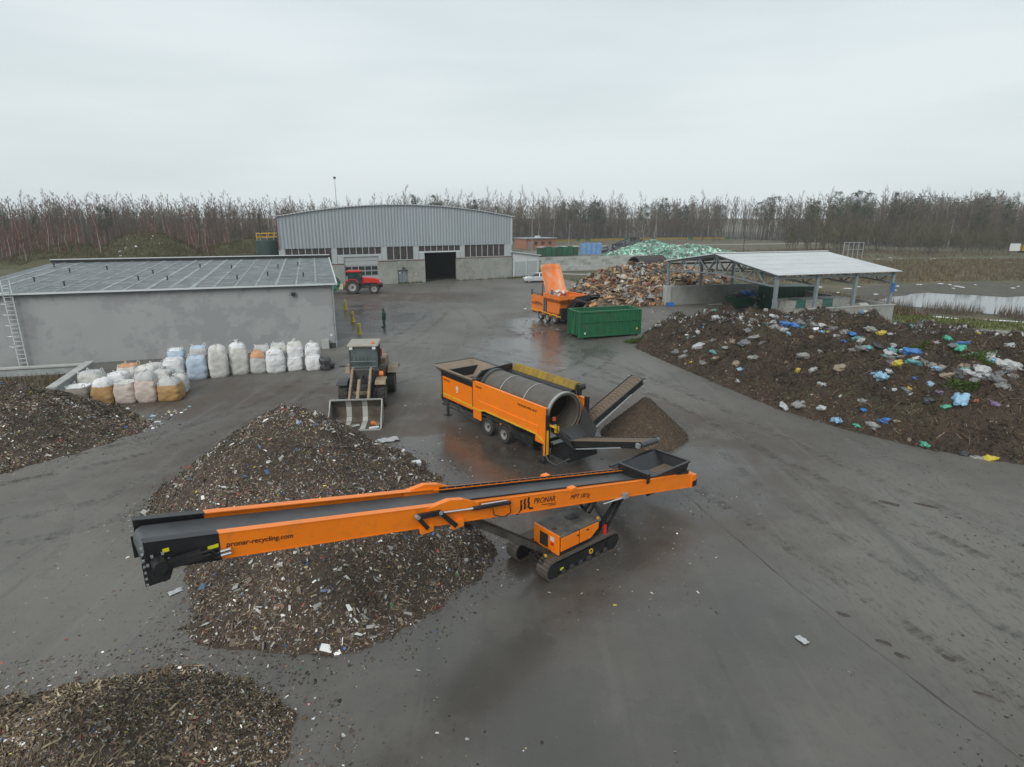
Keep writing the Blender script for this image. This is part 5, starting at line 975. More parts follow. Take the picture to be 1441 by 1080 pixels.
# ------------------------------------------------------------------ cars
def car(nm, label, loc, rz, paint):
    c = thing(nm, label, 'car', loc, rz, 'cars parked by the white shed'); pf = [(-2.05, .35), (-2.12, .6), (-2.0, .88), (-1.75, .95), (1.0, .98), (1.75, .86), (2.08, .68), (2.1, .4), (2.0, .28), (-1.95, .28)]
    body = MB(); secs = [(-.86, .92), (-.80, 1.), (.80, 1.), (.86, .92)]; n_ = len(pf)
    for y, s in secs: body.v += [(x * (.97 + .03 * s), y, .3 + (z - .3) * s) for x, z in pf]
    body.f = [(k * n_ + i, k * n_ + (i + 1) % n_, (k + 1) * n_ + (i + 1) % n_, (k + 1) * n_ + i) for k in range(3) for i in range(n_)] + [tuple(range(n_)), tuple(range(4 * n_ - 1, 3 * n_ - 1, -1))]
    body = body.build('body', paint, c, smooth=R(50), bevel=.04)
    gh = [(-1.75, .93), (1.15, .96), (.45, 1.40), (-.2, 1.47), (-1.2, 1.42)]; g2 = MB(); 
    for y, s in ((-.76, 0.), (-.60, 1.), (.60, 1.), (.76, 0.)): g2.v += [(x, y, .94 + (z - .94) * (1 if s else .0) if s else .94) for x, z in gh]
    g2 = MB(); lo = [(-1.8, -.78), (1.2, -.78), (1.2, .78), (-1.8, .78)]; hi = [(-1.25, -.58), (.3, -.58), (.3, .58), (-1.25, .58)]; g2.add([(x, y, .92) for x, y in lo] + [(x, y, 1.44) for x, y in hi], MB.BF); g2.build('windows', GLASS, c)
    MB().add([(-1.28, -.6, 1.42), (.32, -.6, 1.42), (.32, .6, 1.42), (-1.28, .6, 1.42), (-1.1, -.52, 1.5), (.15, -.52, 1.5), (.15, .52, 1.5), (-1.1, .52, 1.5)], MB.BF).build('roof', paint, c, bevel=.03)
    for y in (-.70, .70):
        for (a, b_) in (((1.2, .93), (.3, 1.44)), ((-.35, .93), (-.4, 1.44)), ((-1.8, .93), (-1.25, 1.44))): MB().beam((a[0], y * 1.12, a[1]), (b_[0], y * .85, b_[1]), .05, .06).build('pillar', paint, c)
    for x in (-1.3, 1.3):
        for y in (-.76, .76): wheel(c, (x, y, .31), .31, .2, .62)
    for y in (-.6, .6): MB().cbox((2.04, y, .68), (.12, .34, .14)).build('headlight', WHITEP, c); MB().cbox((-2.04, y, .78), (.1, .3, .14)).build('tail_lamp', RED, c)
    for y in (-.92, .92): MB().cbox((.75, y, 1.0), (.12, .16, .12)).build('mirror', paint, c)
    return c
car('parked_car', 'silver car parked in front of the white shed', (3.9, 96.3, 0), R(187), CARP); car('parked_car', 'dark car mostly hidden behind the silver car', (5.2, 99.2, 0), R(190), mat('dark_car_paint', (.02, .022, .028), .3, coat=.5))
# ------------------------------------------------------------------ yellow bollards
for i, (x, y, lb) in enumerate(((-18.7, 66.8, 'yellow bell shaped bollard farthest from the camera, nearest the tractor'), (-15.8, 58.8, 'slim yellow bollard in the middle of the three on the wet yard'), (-13.5, 52.1, 'yellow bollard nearest the corner of the grey building'))):
    t = thing('bollard', lb, 'bollard', (x, y, 0), 0, 'yellow bollards on the yard'); MB().lathe([(0, 0), (0, .24), (.05, .24), (.07, .21 if i == 0 else .17), (.6, .18 if i == 0 else .165), (.95, .12 if i == 0 else .16), (1.0, .10), (1.02, 0)], 2, 16).build('post', mat('bollard_yellow', (.62, .47, .03), .5, dirt=(.25, .2, .08), damt=.5), t, smooth=R(40))
    MB().lathe([(.62, .165), (.62, .182), (.70, .182), (.70, .165)], 2, 16).build('band', mat('grey_band', (.3, .3, .28), .5), t)
    if i == 0: MB().lathe([(1.0, .0), (1.0, .06), (1.18, .04), (1.2, 0)], 2, 10).build('knob', WHITEP, t)
# ------------------------------------------------------------------ worker in green overalls, standing in profile facing left
pw = thing('person', 'person in dark green overalls standing with hands in pockets on the wet yard', 'person', (-12.0, 55.6, 0), R(183)); pw.scale = (1.25, 1.2, 1.0)
J = [(0, 0, .95), (0, 0, 1.18), (.02, 0, 1.40), (.03, 0, 1.52), (.07, 0, 1.66), (.05, 0, 1.72),      # pelvis, waist, chest, neck, head, crown
     (0, .10, .92), (.02, .11, .50), (-.03, .11, .09), (.13, .12, .04),                                  # leg a
     (0, -.10, .92), (.05, -.11, .50), (.03, -.11, .09), (.19, -.12, .04),                               # leg b
     (.02, .21, 1.40), (-.06, .27, 1.12), (.10, .22, .93), (.17, .18, .88), (.02, -.21, 1.40), (-.06, -.27, 1.12), (.10, -.22, .93), (.17, -.18, .88)]
Rr = [.18, .175, .20, .075, .11, .08, .125, .105, .085, .05, .125, .105, .085, .05, .09, .075, .06, .045, .09, .075, .06, .045]
E_ = [(0, 1), (1, 2), (2, 3), (3, 4), (4, 5), (0, 6), (6, 7), (7, 8), (8, 9), (0, 10), (10, 11), (11, 12), (12, 13), (2, 14), (14, 15), (15, 16), (16, 17), (2, 18), (18, 19), (19, 20), (20, 21)]
me = bpy.data.meshes.new('body'); me.from_pydata(J, E_, []); bo = obj('body', me, mat('green_overalls', (.012, .045, .030), .9, col2=(.02, .06, .04), nscale=6), pw); sk = bo.modifiers.new('skin', 'SKIN'); bo.modifiers.new('sub', 'SUBSURF').render_levels = 2
for v, r in zip(me.skin_vertices[0].data, Rr): v.radius = (r, r); v.use_root = False
me.skin_vertices[0].data[0].use_root = True
SKIN = mat('skin', (.48, .27, .19), .6)
MB().lathe([(-.10, .0), (-.09, .05), (-.03, .082), (.03, .086), (.06, .07), (.07, 0)], 2, 14, (.115, 0, 1.64)).build('face', SKIN, pw, smooth=True); MB().cbox((.205, 0, 1.635), (.03, .025, .035)).build('nose', SKIN, pw, bevel=.01)
for y in (-.032, .032): MB().cbox((.192, y, 1.665), (.012, .022, .012)).build('eye', BLACK, pw)
MB().cbox((.19, 0, 1.60), (.012, .045, .01)).build('mouth', mat('lips', (.3, .12, .1), .6), pw)
for y in (-.098, .098): MB().cbox((.06, y, 1.645), (.05, .02, .06)).build('ear', SKIN, pw, bevel=.01)
MB().lathe([(.0, .118), (.05, .112), (.1, .07), (.115, 0)], 2, 16, (.055, 0, 1.675)).build('cap', mat('dark_cap', (.02, .02, .022), .8), pw, smooth=True); MB().cbox((.18, 0, 1.69), (.12, .16, .015)).build('cap_peak', MATS['dark_cap'], pw)
for x, y in ((.06, .115), (.12, -.115)): MB().cbox((x, y, .05), (.29, .105, .1)).build('boot', BLACK, pw, bevel=.03)
for s in (-1, 1):
    h = MB().cbox((.18, s * .175, .90), (.07, .035, .08), Matrix.Rotation(.5, 3, 'Y')).build('hand', SKIN, pw, bevel=.012)
    for k in range(4): MB().beam((.19 + .006 * k, s * (.165 + .0), .865 + .022 * k), (.225 + .004 * k, s * .16, .85 + .018 * k), .018).build('finger', SKIN, h)
    MB().beam((.185, s * .16, .925), (.21, s * .145, .935), .02).build('thumb', SKIN, h)
# ================================================================== HEAPS
CHIP = mat('shredded_chips', (.1, .08, .06), .75, attr=True, spec=.3)
def cone(x, y, c, h, rx, ry=None, rz=0., p=1.):
    ry = ry or rx; dx, dy = x - c[0], y - c[1]; u = dx * math.cos(rz) + dy * math.sin(rz); v = -dx * math.sin(rz) + dy * math.cos(rz); d = np.hypot(u / rx, v / ry)
    return h * (1 - np.sqrt(d * d + .006)) * p + h * .08 * p
def smax(a, b, k=.35): h = np.clip(.5 + .5 * (a - b) / k, 0, 1); return b * (1 - h) + a * h + k * h * (1 - h)
def heap_base(name, f, box, res, m, parent, z0=.0):
    x = np.arange(box[0], box[1] + res, res); y = np.arange(box[2], box[3] + res, res); X, Y_ = np.meshgrid(x, y); Z = f(X, Y_); V = np.c_[X.ravel(), Y_.ravel(), np.maximum(Z, -.03).ravel()]
    nx, ny = len(x), len(y); i = (np.arange(ny - 1)[:, None] * nx + np.arange(nx - 1)[None]).ravel(); F = np.c_[i, i + 1, i + nx + 1, i + nx]; F = F[(V[F, 2] > -.02).any(1)]
    u, inv = np.unique(F.ravel(), return_inverse=True); return obj(name, np_mesh(name, V[u], inv.reshape(-1, 4), None, m, True), None, parent)
def chips(name, f, box, n, smin, smax_, pal, seed, parent, asp=(1, 4), lift=.02, apron=.25, tilt=.5, fines=0., apron_d=.15):
    """flat shreds lying on and poking out of a heap; one part of kind stuff"""
    rs = np.random.RandomState(seed); q = np.c_[box[0] + (box[1] - box[0]) * rs.rand(n * 5), box[2] + (box[3] - box[2]) * rs.rand(n * 5)]; z = f(q[:, 0], q[:, 1]); e = .08
    k = (z > 0) | ((z > -apron) & (rs.rand(len(z)) < apron_d * np.exp(np.minimum(z, 0) * 6 / max(apron, .01)))); q = q[k][:n]; z = np.maximum(z[k][:n], 0)
    if fines: kk = (fbm(q[:, 0], q[:, 1], .8, seed + 3, 3) < .12) | (rs.rand(len(q)) > fines); q, z = q[kk], z[kk]
    n = len(q)
    gx = (np.maximum(f(q[:, 0] + e, q[:, 1]), 0) - np.maximum(f(q[:, 0] - e, q[:, 1]), 0)) / (2 * e); gy = (np.maximum(f(q[:, 0], q[:, 1] + e), 0) - np.maximum(f(q[:, 0], q[:, 1] - e), 0)) / (2 * e)
    N_ = np.c_[-gx, -gy, np.ones(n)] + rs.randn(n, 3) * tilt; N_ /= np.linalg.norm(N_, axis=1)[:, None]; A_ = rs.randn(n, 3); A_ -= N_ * (A_ * N_).sum(1)[:, None]; A_ /= np.linalg.norm(A_, axis=1)[:, None]; B_ = np.cross(N_, A_)
    s = smin * (smax_ / smin) ** (rs.rand(n) ** 1.8); ar = asp[0] + (asp[1] - asp[0]) * rs.rand(n); a = A_ * s[:, None]; b_ = B_ * (s / ar)[:, None]; c = np.c_[q, z + lift * rs.rand(n)]; k1, k2 = rs.uniform(.5, 1.1, (n, 1)), rs.uniform(.3, 1.1, (n, 1))
    V = np.stack([c - a - b_, c + a * k1 - b_ * k2, c + a + b_ * k1, c - a * k2 + b_], 1).reshape(-1, 3); pc = np.asarray([p_[0] for p_ in pal]); w = np.asarray([p_[1] for p_ in pal], float); w /= w.sum()
    pk = fbm(c[:, 0], c[:, 1], .9, seed + 7, 3); dk = np.clip(1.05 + 1.0 * pk, .55, 1.45)[:, None]
    C = dk * pc[rs.choice(len(pc), n, p=w)] * (.6 + .7 * rs.rand(n, 1)); o = obj(name, np_mesh(name, V, np.arange(n * 4).reshape(-1, 4), C, CHIP), None, parent); return tag(o, kind='stuff')
WASTE = [((.085, .060, .042), 30), ((.115, .082, .058), 26), ((.052, .038, .029), 26), ((.165, .122, .084), 15), ((.25, .20, .145), 7), ((.22, .21, .20), 7), ((.60, .59, .56), 4.2), ((.32, .33, .33), 3), ((.35, .08, .06), .7), ((.06, .12, .28), .6), ((.10, .20, .10), .6), ((.42, .36, .06), .5), ((.30, .14, .17), .6)]
HEAPM = mat('heap_soil', (.040, .031, .024), .95, col2=(.068, .051, .037), nscale=7, namt=.5, bump=.05, bscale=9)
def f_main(x, y):
    z = smax(cone(x, y, (-8.6, 21.4), 3.35, 4.5, 4.7), cone(x, y, (-5.2, 16.3), 2.4, 4.15, 4.2), .25); z = smax(z, cone(x, y, (-5.2, 21.2), 1.1, 2.4, 2.3), .4); z = smax(z, cone(x, y, (-8.7, 18.2), .9, 1.9, 2.2), .4)
    return z + .30 * fbm(x, y, .5, 3) + .17 * fbm(x, y, 1.7, 4) - .05
h1 = thing('waste_heap', 'large double heap of shredded waste beneath the orange conveyor', 'heap', (0, 0, 0)); BX = (-15.5, 1., 9.5, 29)
heap_base('mound', f_main, BX, .14, HEAPM, h1); chips('shreds', f_main, BX, 130000, .015, .058, WASTE, 5, h1, apron=.22, fines=.5); chips('film_strips', f_main, BX, 1500, .05, .16, [((.5, .5, .48), 4), ((.3, .29, .27), 4), ((.16, .13, .1), 4), ((.1, .16, .26), .6), ((.35, .1, .08), .5)], 7, h1, asp=(1.2, 5), lift=.06, tilt=.8); chips('twigs', f_main, BX, 14000, .04, .15, [((.22, .17, .115), 3), ((.11, .085, .06), 3), ((.33, .28, .2), 1)], 6, h1, asp=(6, 14), tilt=.8)
def f_fg(x, y): return smax(cone(x, y, (-7.7, 8.4), 1.65, 3.3, 2.9), cone(x, y, (-10.6, 7.6), 1.3, 2.8, 2.9), .4) + .16 * fbm(x, y, .7, 13) + .06 * fbm(x, y, 2.7, 14)
h2 = thing('waste_heap', 'heap of brown shredded waste in the near left corner', 'heap', (0, 0, 0)); BX = (-14., -3., 4., 13)
heap_base('mound', f_fg, BX, .1, HEAPM, h2); WF = [((.14, .10, .064), 30), ((.10, .072, .047), 26), ((.065, .048, .034), 18), ((.21, .16, .105), 15), ((.30, .25, .17), 7)] + WASTE[5:]; chips('shreds', f_fg, BX, 90000, .012, .052, WF, 15, h2, fines=.6, apron=.22, apron_d=.3); chips('twigs', f_fg, BX, 9000, .05, .16, [((.25, .19, .12), 3), ((.13, .1, .065), 2), ((.36, .3, .2), 1)], 16, h2, asp=(5, 12), tilt=.7)
def f_left(x, y): return smax(cone(x, y, (-24.3, 26.6), 2.7, 5.2, 5.0), cone(x, y, (-21.3, 26.9), .9, 3.2, 2.6), .4) + .25 * fbm(x, y, .5, 23) + .1 * fbm(x, y, 2., 24)
h3 = thing('waste_heap', 'dark heap of shredded waste at the left edge before the retaining wall', 'heap', (0, 0, 0)); BX = (-31., -16., 20., 32.4)
heap_base('mound', f_left, BX, .15, HEAPM, h3); chips('shreds', f_left, BX, 60000, .025, .09, WASTE, 25, h3, fines=.7, apron=.22); chips('twigs', f_left, BX, 6000, .06, .22, [((.22, .17, .115), 3), ((.11, .085, .06), 3)], 26, h3, asp=(6, 14), tilt=.8)
def f_cone(x, y): return cone(x, y, (6.3, 26.8), 1.85, 1.9, 1.85) + .05 * fbm(x, y, 1.5, 33)
h4 = thing('compost_heap', 'small brown cone of fine screened compost under the side belt', 'heap', (0, 0, 0)); BX = (3.5, 9.5, 24., 30)
CM = mat('fine_compost', (.052, .037, .025), .95, col2=(.072, .052, .034), nscale=5, bump=.02, bscale=30); heap_base('mound', f_cone, BX, .07, CM, h4); chips('crumbs', f_cone, BX, 14000, .012, .05, [((.085, .058, .036), 5), ((.12, .085, .052), 3), ((.055, .04, .028), 4), ((.17, .125, .08), 1)], 35, h4, apron=.3, apron_d=.3)
# ---- green waste heap on the right
GP = [(9.8, 46.4), (11, 42), (12.8, 35.9), (14.3, 30.9), (16.5, 27.2), (18.5, 25.0), (21.4, 23.2), (27, 20), (38, 22), (37, 36), (35, 44), (32, 50), (28.5, 52.3), (24, 52.6), (21.5, 54.5), (16, 57.2), (11.6, 52)]
def f_green(x, y):
    d = poly_dist(x, y, GP) * np.where(in_poly(x, y, GP), 1, -1); z = np.where(d > 0, 2.35 * (1 - np.exp(-np.maximum(d, 0) / 1.9)), d * .6); nl = np.clip(d / 2.5, 0, 1)
    z = z * (1 + .28 * fbm(x, y, .16, 43, 3)) + nl * (1.0 * fbm(x, y, .42, 44, 3) + .75 * fbm(x, y, 1.0, 45, 3)) + .08 * fbm(x, y, 3., 46, 2)
    low = np.clip((y - 46) / 9, 0, 1); return z * (1 - .28 * low)
h5 = thing('green_waste_heap', 'huge dark brown heap of garden waste along the right side of the yard', 'heap', (0, 0, 0)); BX = (8.5, 39, 18.5, 58.5)
GSOIL = mat('garden_waste', (.032, .024, .018), .95, col2=(.058, .040, .028), nscale=1.4, namt=.5, dirt=(.05, .052, .022), damt=.7, dscale=.35, dth=.56, bump=.08, bscale=5)
heap_base('mound', f_green, BX, .19, GSOIL, h5)
GW = [((.070, .043, .029), 30), ((.038, .026, .019), 30), ((.10, .064, .042), 18), ((.14, .105, .07), 8), ((.065, .065, .03), 8), ((.10, .06, .035), 6), ((.2, .17, .13), 2)]
chips('branches', f_green, BX, 120000, .06, .30, GW, 47, h5, asp=(10, 34), lift=.16, tilt=.9, apron=.2); chips('leaf_litter', f_green, BX, 60000, .03, .10, GW + [((.25, .24, .22), 1.2), ((.45, .45, .44), .35)], 48, h5, asp=(1, 2.5), lift=.08, tilt=.7, apron=.3)
rs = np.random.RandomState(50)
for k, (gx, gy, gr) in enumerate(((25.2, 52.4, 1.5), (24., 30., .9), (22.8, 33.2, .8), (21.5, 27.5, .8), (10.3, 48.6, 1.0))):   # leafy green clumps thrown on the heap
    n = 900; a = rs.rand(n) * 6.283; r = gr * np.sqrt(rs.rand(n)); x, y = gx + r * np.cos(a), gy + r * .6 * np.sin(a); z0 = np.maximum(f_green(x, y), 0) - .02
    V = np.zeros((n, 3, 3)); d = rs.randn(n, 3); d[:, 2] = np.abs(d[:, 2]); d /= np.linalg.norm(d, axis=1)[:, None]; s_ = np.cross(d, rs.randn(n, 3)); s_ /= np.linalg.norm(s_, axis=1)[:, None]; b0 = np.c_[x, y, z0 + rs.rand(n) * .35 * (1 - r / gr)]; V[:, 0] = b0 - s_ * .035; V[:, 1] = b0 + s_ * .035; V[:, 2] = b0 + d * rs.uniform(.1, .35, (n, 1))
    C = np.array([(.06, .10, .022), (.085, .12, .03), (.045, .07, .018)])[rs.randint(3, size=n)] * (.7 + .6 * rs.rand(n, 1)); tag(obj('green_cuttings', np_mesh('green_cuttings', V.reshape(-1, 3), np.arange(n * 3).reshape(-1, 3), C, VEG), None, h5), kind='stuff')
def f_film(x, y): return np.where((f_green(x, y) > .3) & (fbm(x, y, .3, 49, 3) + .035 * (x - 24) + .03 * (y - 38) > .12), f_green(x, y), -1)
chips('torn_film', f_film, BX, 4600, .05, .20, [((.42, .43, .43), 5), ((.25, .26, .26), 6), ((.14, .145, .15), 6), ((.12, .28, .42), 1.2), ((.10, .26, .22), .8), ((.4, .34, .08), .5), ((.3, .25, .2), 2)], 51, h5, asp=(1, 2.2), lift=.15, tilt=.8, apron=0.)
# ---- rubbish bags on that heap: lumpy tied sacks
def sack_mesh(seed, m):
    rs = np.random.RandomState(seed); nu, nv = 22, 16; V = []; F = []
    for j in range(nv + 1):
        t = j / nv
        for i in range(nu):
            a = 2 * math.pi * i / nu; ph = math.pi * t; r = math.sin(ph) ** .75; x, y, z = r * math.cos(a), r * math.sin(a) * .78, -math.cos(ph); nn = mnoise.noise((x * 1.6 + seed * 3.1, y * 1.6, z * 1.6)) * .55 + mnoise.noise((x * 4.3, y * 4.3 + seed, z * 4.3)) * .30 + mnoise.noise((x * 9, y * 9 + seed, z * 9)) * .10
            if t > .86: x *= .45; y *= .45; z += (t - .86) * 1.6
            V.append((z * .62 * (1 + nn), x * .5 * (1 + nn), y * .42 * (1 + nn) + .1))
    for j in range(nv):
        for i in range(nu): F.append((j * nu + i, j * nu + (i + 1) % nu, (j + 1) * nu + (i + 1) % nu, (j + 1) * nu + i))
    me = np_mesh('sack', np.array(V), np.array(F), None, m, False); me.shade_smooth(); return me
def film(nm, c, c2): return mat('sack_' + nm, c, .42, col2=c2, nscale=6, namt=.4, dirt=(.12, .10, .08), damt=.45, dscale=4, dth=.55, bump=.012, bscale=14)
SKC = {'white': film('white', (.46, .475, .48), (.33, .345, .35)), 'pale': film('pale', (.27, .275, .26), (.18, .185, .18)), 'grey': film('grey', (.16, .165, .165), (.11, .11, .115)), 'dark': film('dark', (.03, .032, .037), (.06, .06, .065)), 'blue': film('blue', (.03, .14, .42), (.05, .22, .52)), 'sky': film('sky', (.20, .40, .58), (.32, .50, .62)), 'teal': film('teal', (.08, .30, .30), (.15, .38, .38)), 'green': film('green', (.05, .34, .22), (.10, .42, .30)), 'yellow': film('yellow', (.55, .44, .03), (.45, .38, .05)), 'tan': film('tan', (.30, .24, .17), (.22, .18, .13)), 'orange': film('orange', (.42, .14, .07), (.35, .12, .07)), 'purple': film('purple', (.14, .10, .2), (.2, .16, .25))}
SKM = {k: [sack_mesh(11 * i + len(k), m) for i in range(3)] for k, m in SKC.items()}
def ray_hit(px, py, f, s0=10, s1=75):
    u = (px - 720.5) / 840; v = (540 - py) / 840; p = R(15.57); d = np.array([u, math.cos(p) + v * math.sin(p), -math.sin(p) + v * math.cos(p)]); t = np.arange(s0, s1, .05); P_ = d[None] * t[:, None]; z = 10 + P_[:, 2]; h = np.maximum(f(P_[:, 0], P_[:, 1]), 0); i = np.argmax(z <= h); return P_[i, 0], P_[i, 1], h[i]
rg = random.Random(3)
NAMES = {'white': 'white', 'pale': 'dirty pale', 'grey': 'grey', 'dark': 'black', 'blue': 'blue', 'sky': 'light blue', 'teal': 'teal', 'green': 'green', 'yellow': 'yellow', 'tan': 'brownish', 'orange': 'orange', 'purple': 'purple'}
BAGS = '''983,483,white,1.05;962,500,pale,.9;952,492,grey,.7;966,492,pale,.6;973,507,yellow,.5;1004,492,teal,.7;1030,477,tan,.6;1004,476,grey,.8;1008,444,white,.9;1041,444,white,.6;1059,449,grey,.9;983,465,white,.6;1043,517,sky,.6;1036,508,tan,.7;1060,500,pale,.7;1060,473,pale,.9;1055,464,grey,1;1048,479,grey,.9;1087,450,white,.8;1091,443,white,1;1100,462,white,1;1106,453,blue,1.1;1109,467,sky,.9;1118,455,blue,1;1127,459,teal,1.2;1123,451,grey,1.2;1090,458,pale,1;1148,465,white,.8;1145,454,pale,.9;1156,454,white,.7;1143,472,tan,.6;1165,465,yellow,.5;1177,471,white,.8;1190,465,pale,1;1170,461,grey,1.2;1189,479,blue,1.25;1131,497,pale,1.0;1152,494,pale,.8;1184,514,tan,.9;1146,519,white,.7;1124,520,yellow,.5;1157,538,white,.65;1039,534,white,.4;1007,501,tan,.6;991,508,grey,.7;1202,468,blue,.8;1209,473,teal,.8;1212,478,white,.8;1225,461,pale,.9;1243,466,yellow,.9;1254,467,white,.4;1221,487,teal,.7;1212,487,grey,.8;1258,484,white,.6;1258,490,teal,.7;1252,494,white,.9;1245,499,teal,.7;1273,492,white,.7;1285,492,blue,1.15;1288,501,white,.4;1267,508,yellow,1.05;1252,508,purple,.7;1285,507,teal,.8;1301,506,grey,.9;1256,501,grey,1;1272,500,grey,.9;1237,524,sky,1.1;1252,520,white,.5;1319,519,sky,.8;1328,515,pale,1;1314,513,pale,.9;1333,526,tan,.7;1364,521,white,.8;1356,518,teal,.6;1381,517,white,1.0;1386,524,white,.8;1374,526,white,.7;1406,507,white,.9;1426,511,white,.9;1394,499,white,.9;1395,504,sky,.7;1412,513,pale,1.1;1430,528,pale,.9;1404,524,grey,1.1;1406,532,grey,1;1369,532,pale,.7;1319,481,white,.7;1333,474,green,.8;1354,485,green,.9;1356,480,blue,.8;1344,485,grey,.8;1363,499,pale,.8;1375,496,teal,.7;1358,512,tan,.8;1421,484,white,.7;1414,542,pale,.8;1352,557,sky,1.0;1353,563,white,.4;1374,561,orange,.45;1332,569,green,.5;1322,549,purple,.5;1311,537,sky,.7;1274,547,grey,.6;1279,544,yellow,.4;1258,546,white,.35;1280,554,white,.3;1248,587,blue,.5;1242,590,blue,.5;1227,596,pale,.8;1206,598,green,.4;1215,573,blue,.45;1303,623,green,.55;1390,642,yellow,.85;1373,641,pale,.7;1357,634,dark,.6;1263,590,tan,.4;1216,562,pale,.6;1400,566,purple,.5;1285,529,blue,.5;1105,569,white,.75;1126,565,pale,.9;1158,571,white,.7;1178,587,sky,.75;1020,487,pale,.5;1073,480,grey,.7;1330,500,dark,.8;1345,520,dark,.9;1390,532,dark,.9;1420,522,dark,.8;1236,485,dark,.8;1200,490,pale,.5;1310,560,dark,.7'''
SPECIAL = {(1390, 642): 'yellow bag lying at the foot of the garden waste heap near the right edge', (1373, 641): 'dirty pale bag beside the yellow bag at the foot of the heap', (1227, 596): 'big dirty pale bag low on the front of the garden waste heap', (1248, 587): 'upper of two small bright blue bags low on the heap', (1242, 590): 'lower of two small bright blue bags low on the heap', (1237, 524): 'large light blue bag alone in the middle of the garden waste heap', (1189, 479): 'large dark blue bag left of the middle of the heap', (1285, 492): 'large blue bag beside a white bag in the middle of the heap', (1267, 508): 'long yellow bag lying across the middle of the heap', (983, 483): 'big white bag near the left end of the garden waste heap', (1374, 561): 'small orange bag on the right part of the heap', (1303, 623): 'small green bag at the foot of the heap', (1105, 569): 'white bag lying on the asphalt edge of the heap, leftmost of three', (1126, 565): 'dirty pale bag lying at the edge of the heap between two white bags', (1158, 571): 'white bag at the edge of the heap, rightmost of three', (1178, 587): 'light blue bag at the foot of the heap right of three pale bags', (1243, 466): 'yellow bag on top of the heap before the shelter wall', (1124, 520): 'small yellow bag alone left on the front slope of the heap', (973, 507): 'small yellow bag low at the left end of the heap', (1146, 519): 'round white bag beside a small yellow bag on the front slope'}
for ln in BAGS.split(';'):
    px, py, c, s = ln.split(','); px, py, s = int(px), int(py), float(s); x, y, z = ray_hit(px, py + 3, f_green); k = SPECIAL.get((px, py)); nm = NAMES[c]
    o = obj('rubbish_bag', SKM[c][rg.randrange(3)], None); o.location = (x, y, z - .15 * s); o.rotation_euler = (rg.uniform(-.35, .35), rg.uniform(-.4, .4), rg.random() * 6.283); q = s * .67; o.scale = (q, q, q * rg.uniform(.8, 1.05))
    tag(o, k or f'{nm} plastic rubbish bag lying on the garden waste heap', 'rubbish bag', f'{nm} bags on the garden waste heap')
# ---- bulky waste heap of boards, panels and cushions behind the shredder
BP = [(8.6, 67), (12, 66.6), (16.6, 69.9), (22, 71.7), (28.5, 73.8), (30.5, 77), (29, 88), (10, 86), (6.5, 76)]
def f_bulk(x, y):
    d = poly_dist(x, y, BP) * np.where(in_poly(x, y, BP), 1, -1); z = np.where(d > 0, 3.9 * (1 - np.exp(-np.maximum(d, 0) / 3.2)), d * .7); return z * (1 + .3 * fbm(x, y, .25, 53, 2)) + np.clip(d / 2, 0, 1) * .5 * fbm(x, y, .6, 54, 3)
h6 = thing('bulky_waste_heap', 'large heap of broken boards, furniture and packaging behind the shredder', 'heap', (0, 0, 0)); heap_base('mound', f_bulk, (6, 31, 65, 88), .4, mat('bulk_core', (.10, .075, .055), .95, col2=(.17, .125, .09), nscale=1.5), h6)
BC = [(.36, .24, .13), (.28, .18, .10), (.42, .31, .19), (.20, .13, .08), (.12, .085, .06), (.50, .48, .45), (.42, .40, .37), (.30, .29, .28), (.45, .20, .08), (.03, .035, .07), (.05, .05, .055), (.25, .08, .06), (.34, .30, .14), (.12, .16, .16), (.55, .30, .14)]
BM = [mat('bulk_%d' % i, c, .8, col2=tuple(v * .7 for v in c), nscale=2.5) for i, c in enumerate(BC)]
shp = {'board': [(1.6, .22, .03), (1.1, .3, .025), (2.0, .16, .04)], 'panel': [(1.1, .75, .03), (.8, .6, .04), (1.4, .6, .03)], 'cushion': [(.9, .65, .22), (.7, .5, .25)], 'crate': [(.6, .45, .4), (.8, .5, .35)]}
BME = {}
for nm, dd in shp.items():
    for i, d in enumerate(dd):
        for j, m in enumerate(BM):
            mb = MB()
            if nm == 'cushion':
                q = sack_mesh(7 * i + 3, m); q.transform(Matrix.Diagonal((d[0], d[1], d[2] * 1.6, 1))); BME[nm, i, j] = q; continue
            if nm == 'crate': a, b_, c = d; mb.box(-a / 2, a / 2, -b_ / 2, b_ / 2, 0, .03); [mb.box(sx * a / 2 - .015, sx * a / 2 + .015, -b_ / 2, b_ / 2, .03, c) for sx in (-1, 1)]; [mb.box(-a / 2 + .016, a / 2 - .016, sy * b_ / 2 - .015, sy * b_ / 2 + .015, .03, c) for sy in (-1, 1)]
            elif nm == 'panel': a, b_, c = d; mb.add([(-a / 2, -b_ / 2, 0), (a / 2, -b_ / 2 * .8, 0), (a / 2 * .9, b_ / 2, 0), (-a / 2 * .85, b_ / 2 * .9, 0), (-a / 2, -b_ / 2, c), (a / 2, -b_ / 2 * .8, c), (a / 2 * .9, b_ / 2, c), (-a / 2 * .85, b_ / 2 * .9, c)], MB.BF)
            else: mb.cbox((0, 0, 0), d)
            BME[nm, i, j] = mb.mesh(nm); BME[nm, i, j].materials.append(m)
rg = random.Random(17); cnt = {'board': 290, 'panel': 280, 'cushion': 90, 'crate': 60}
wts = [4, 4, 4, 4, 4, 5, 4.5, 3.5, 2.2, 2, 3, 1.8, 1, 1.2, 1.4]
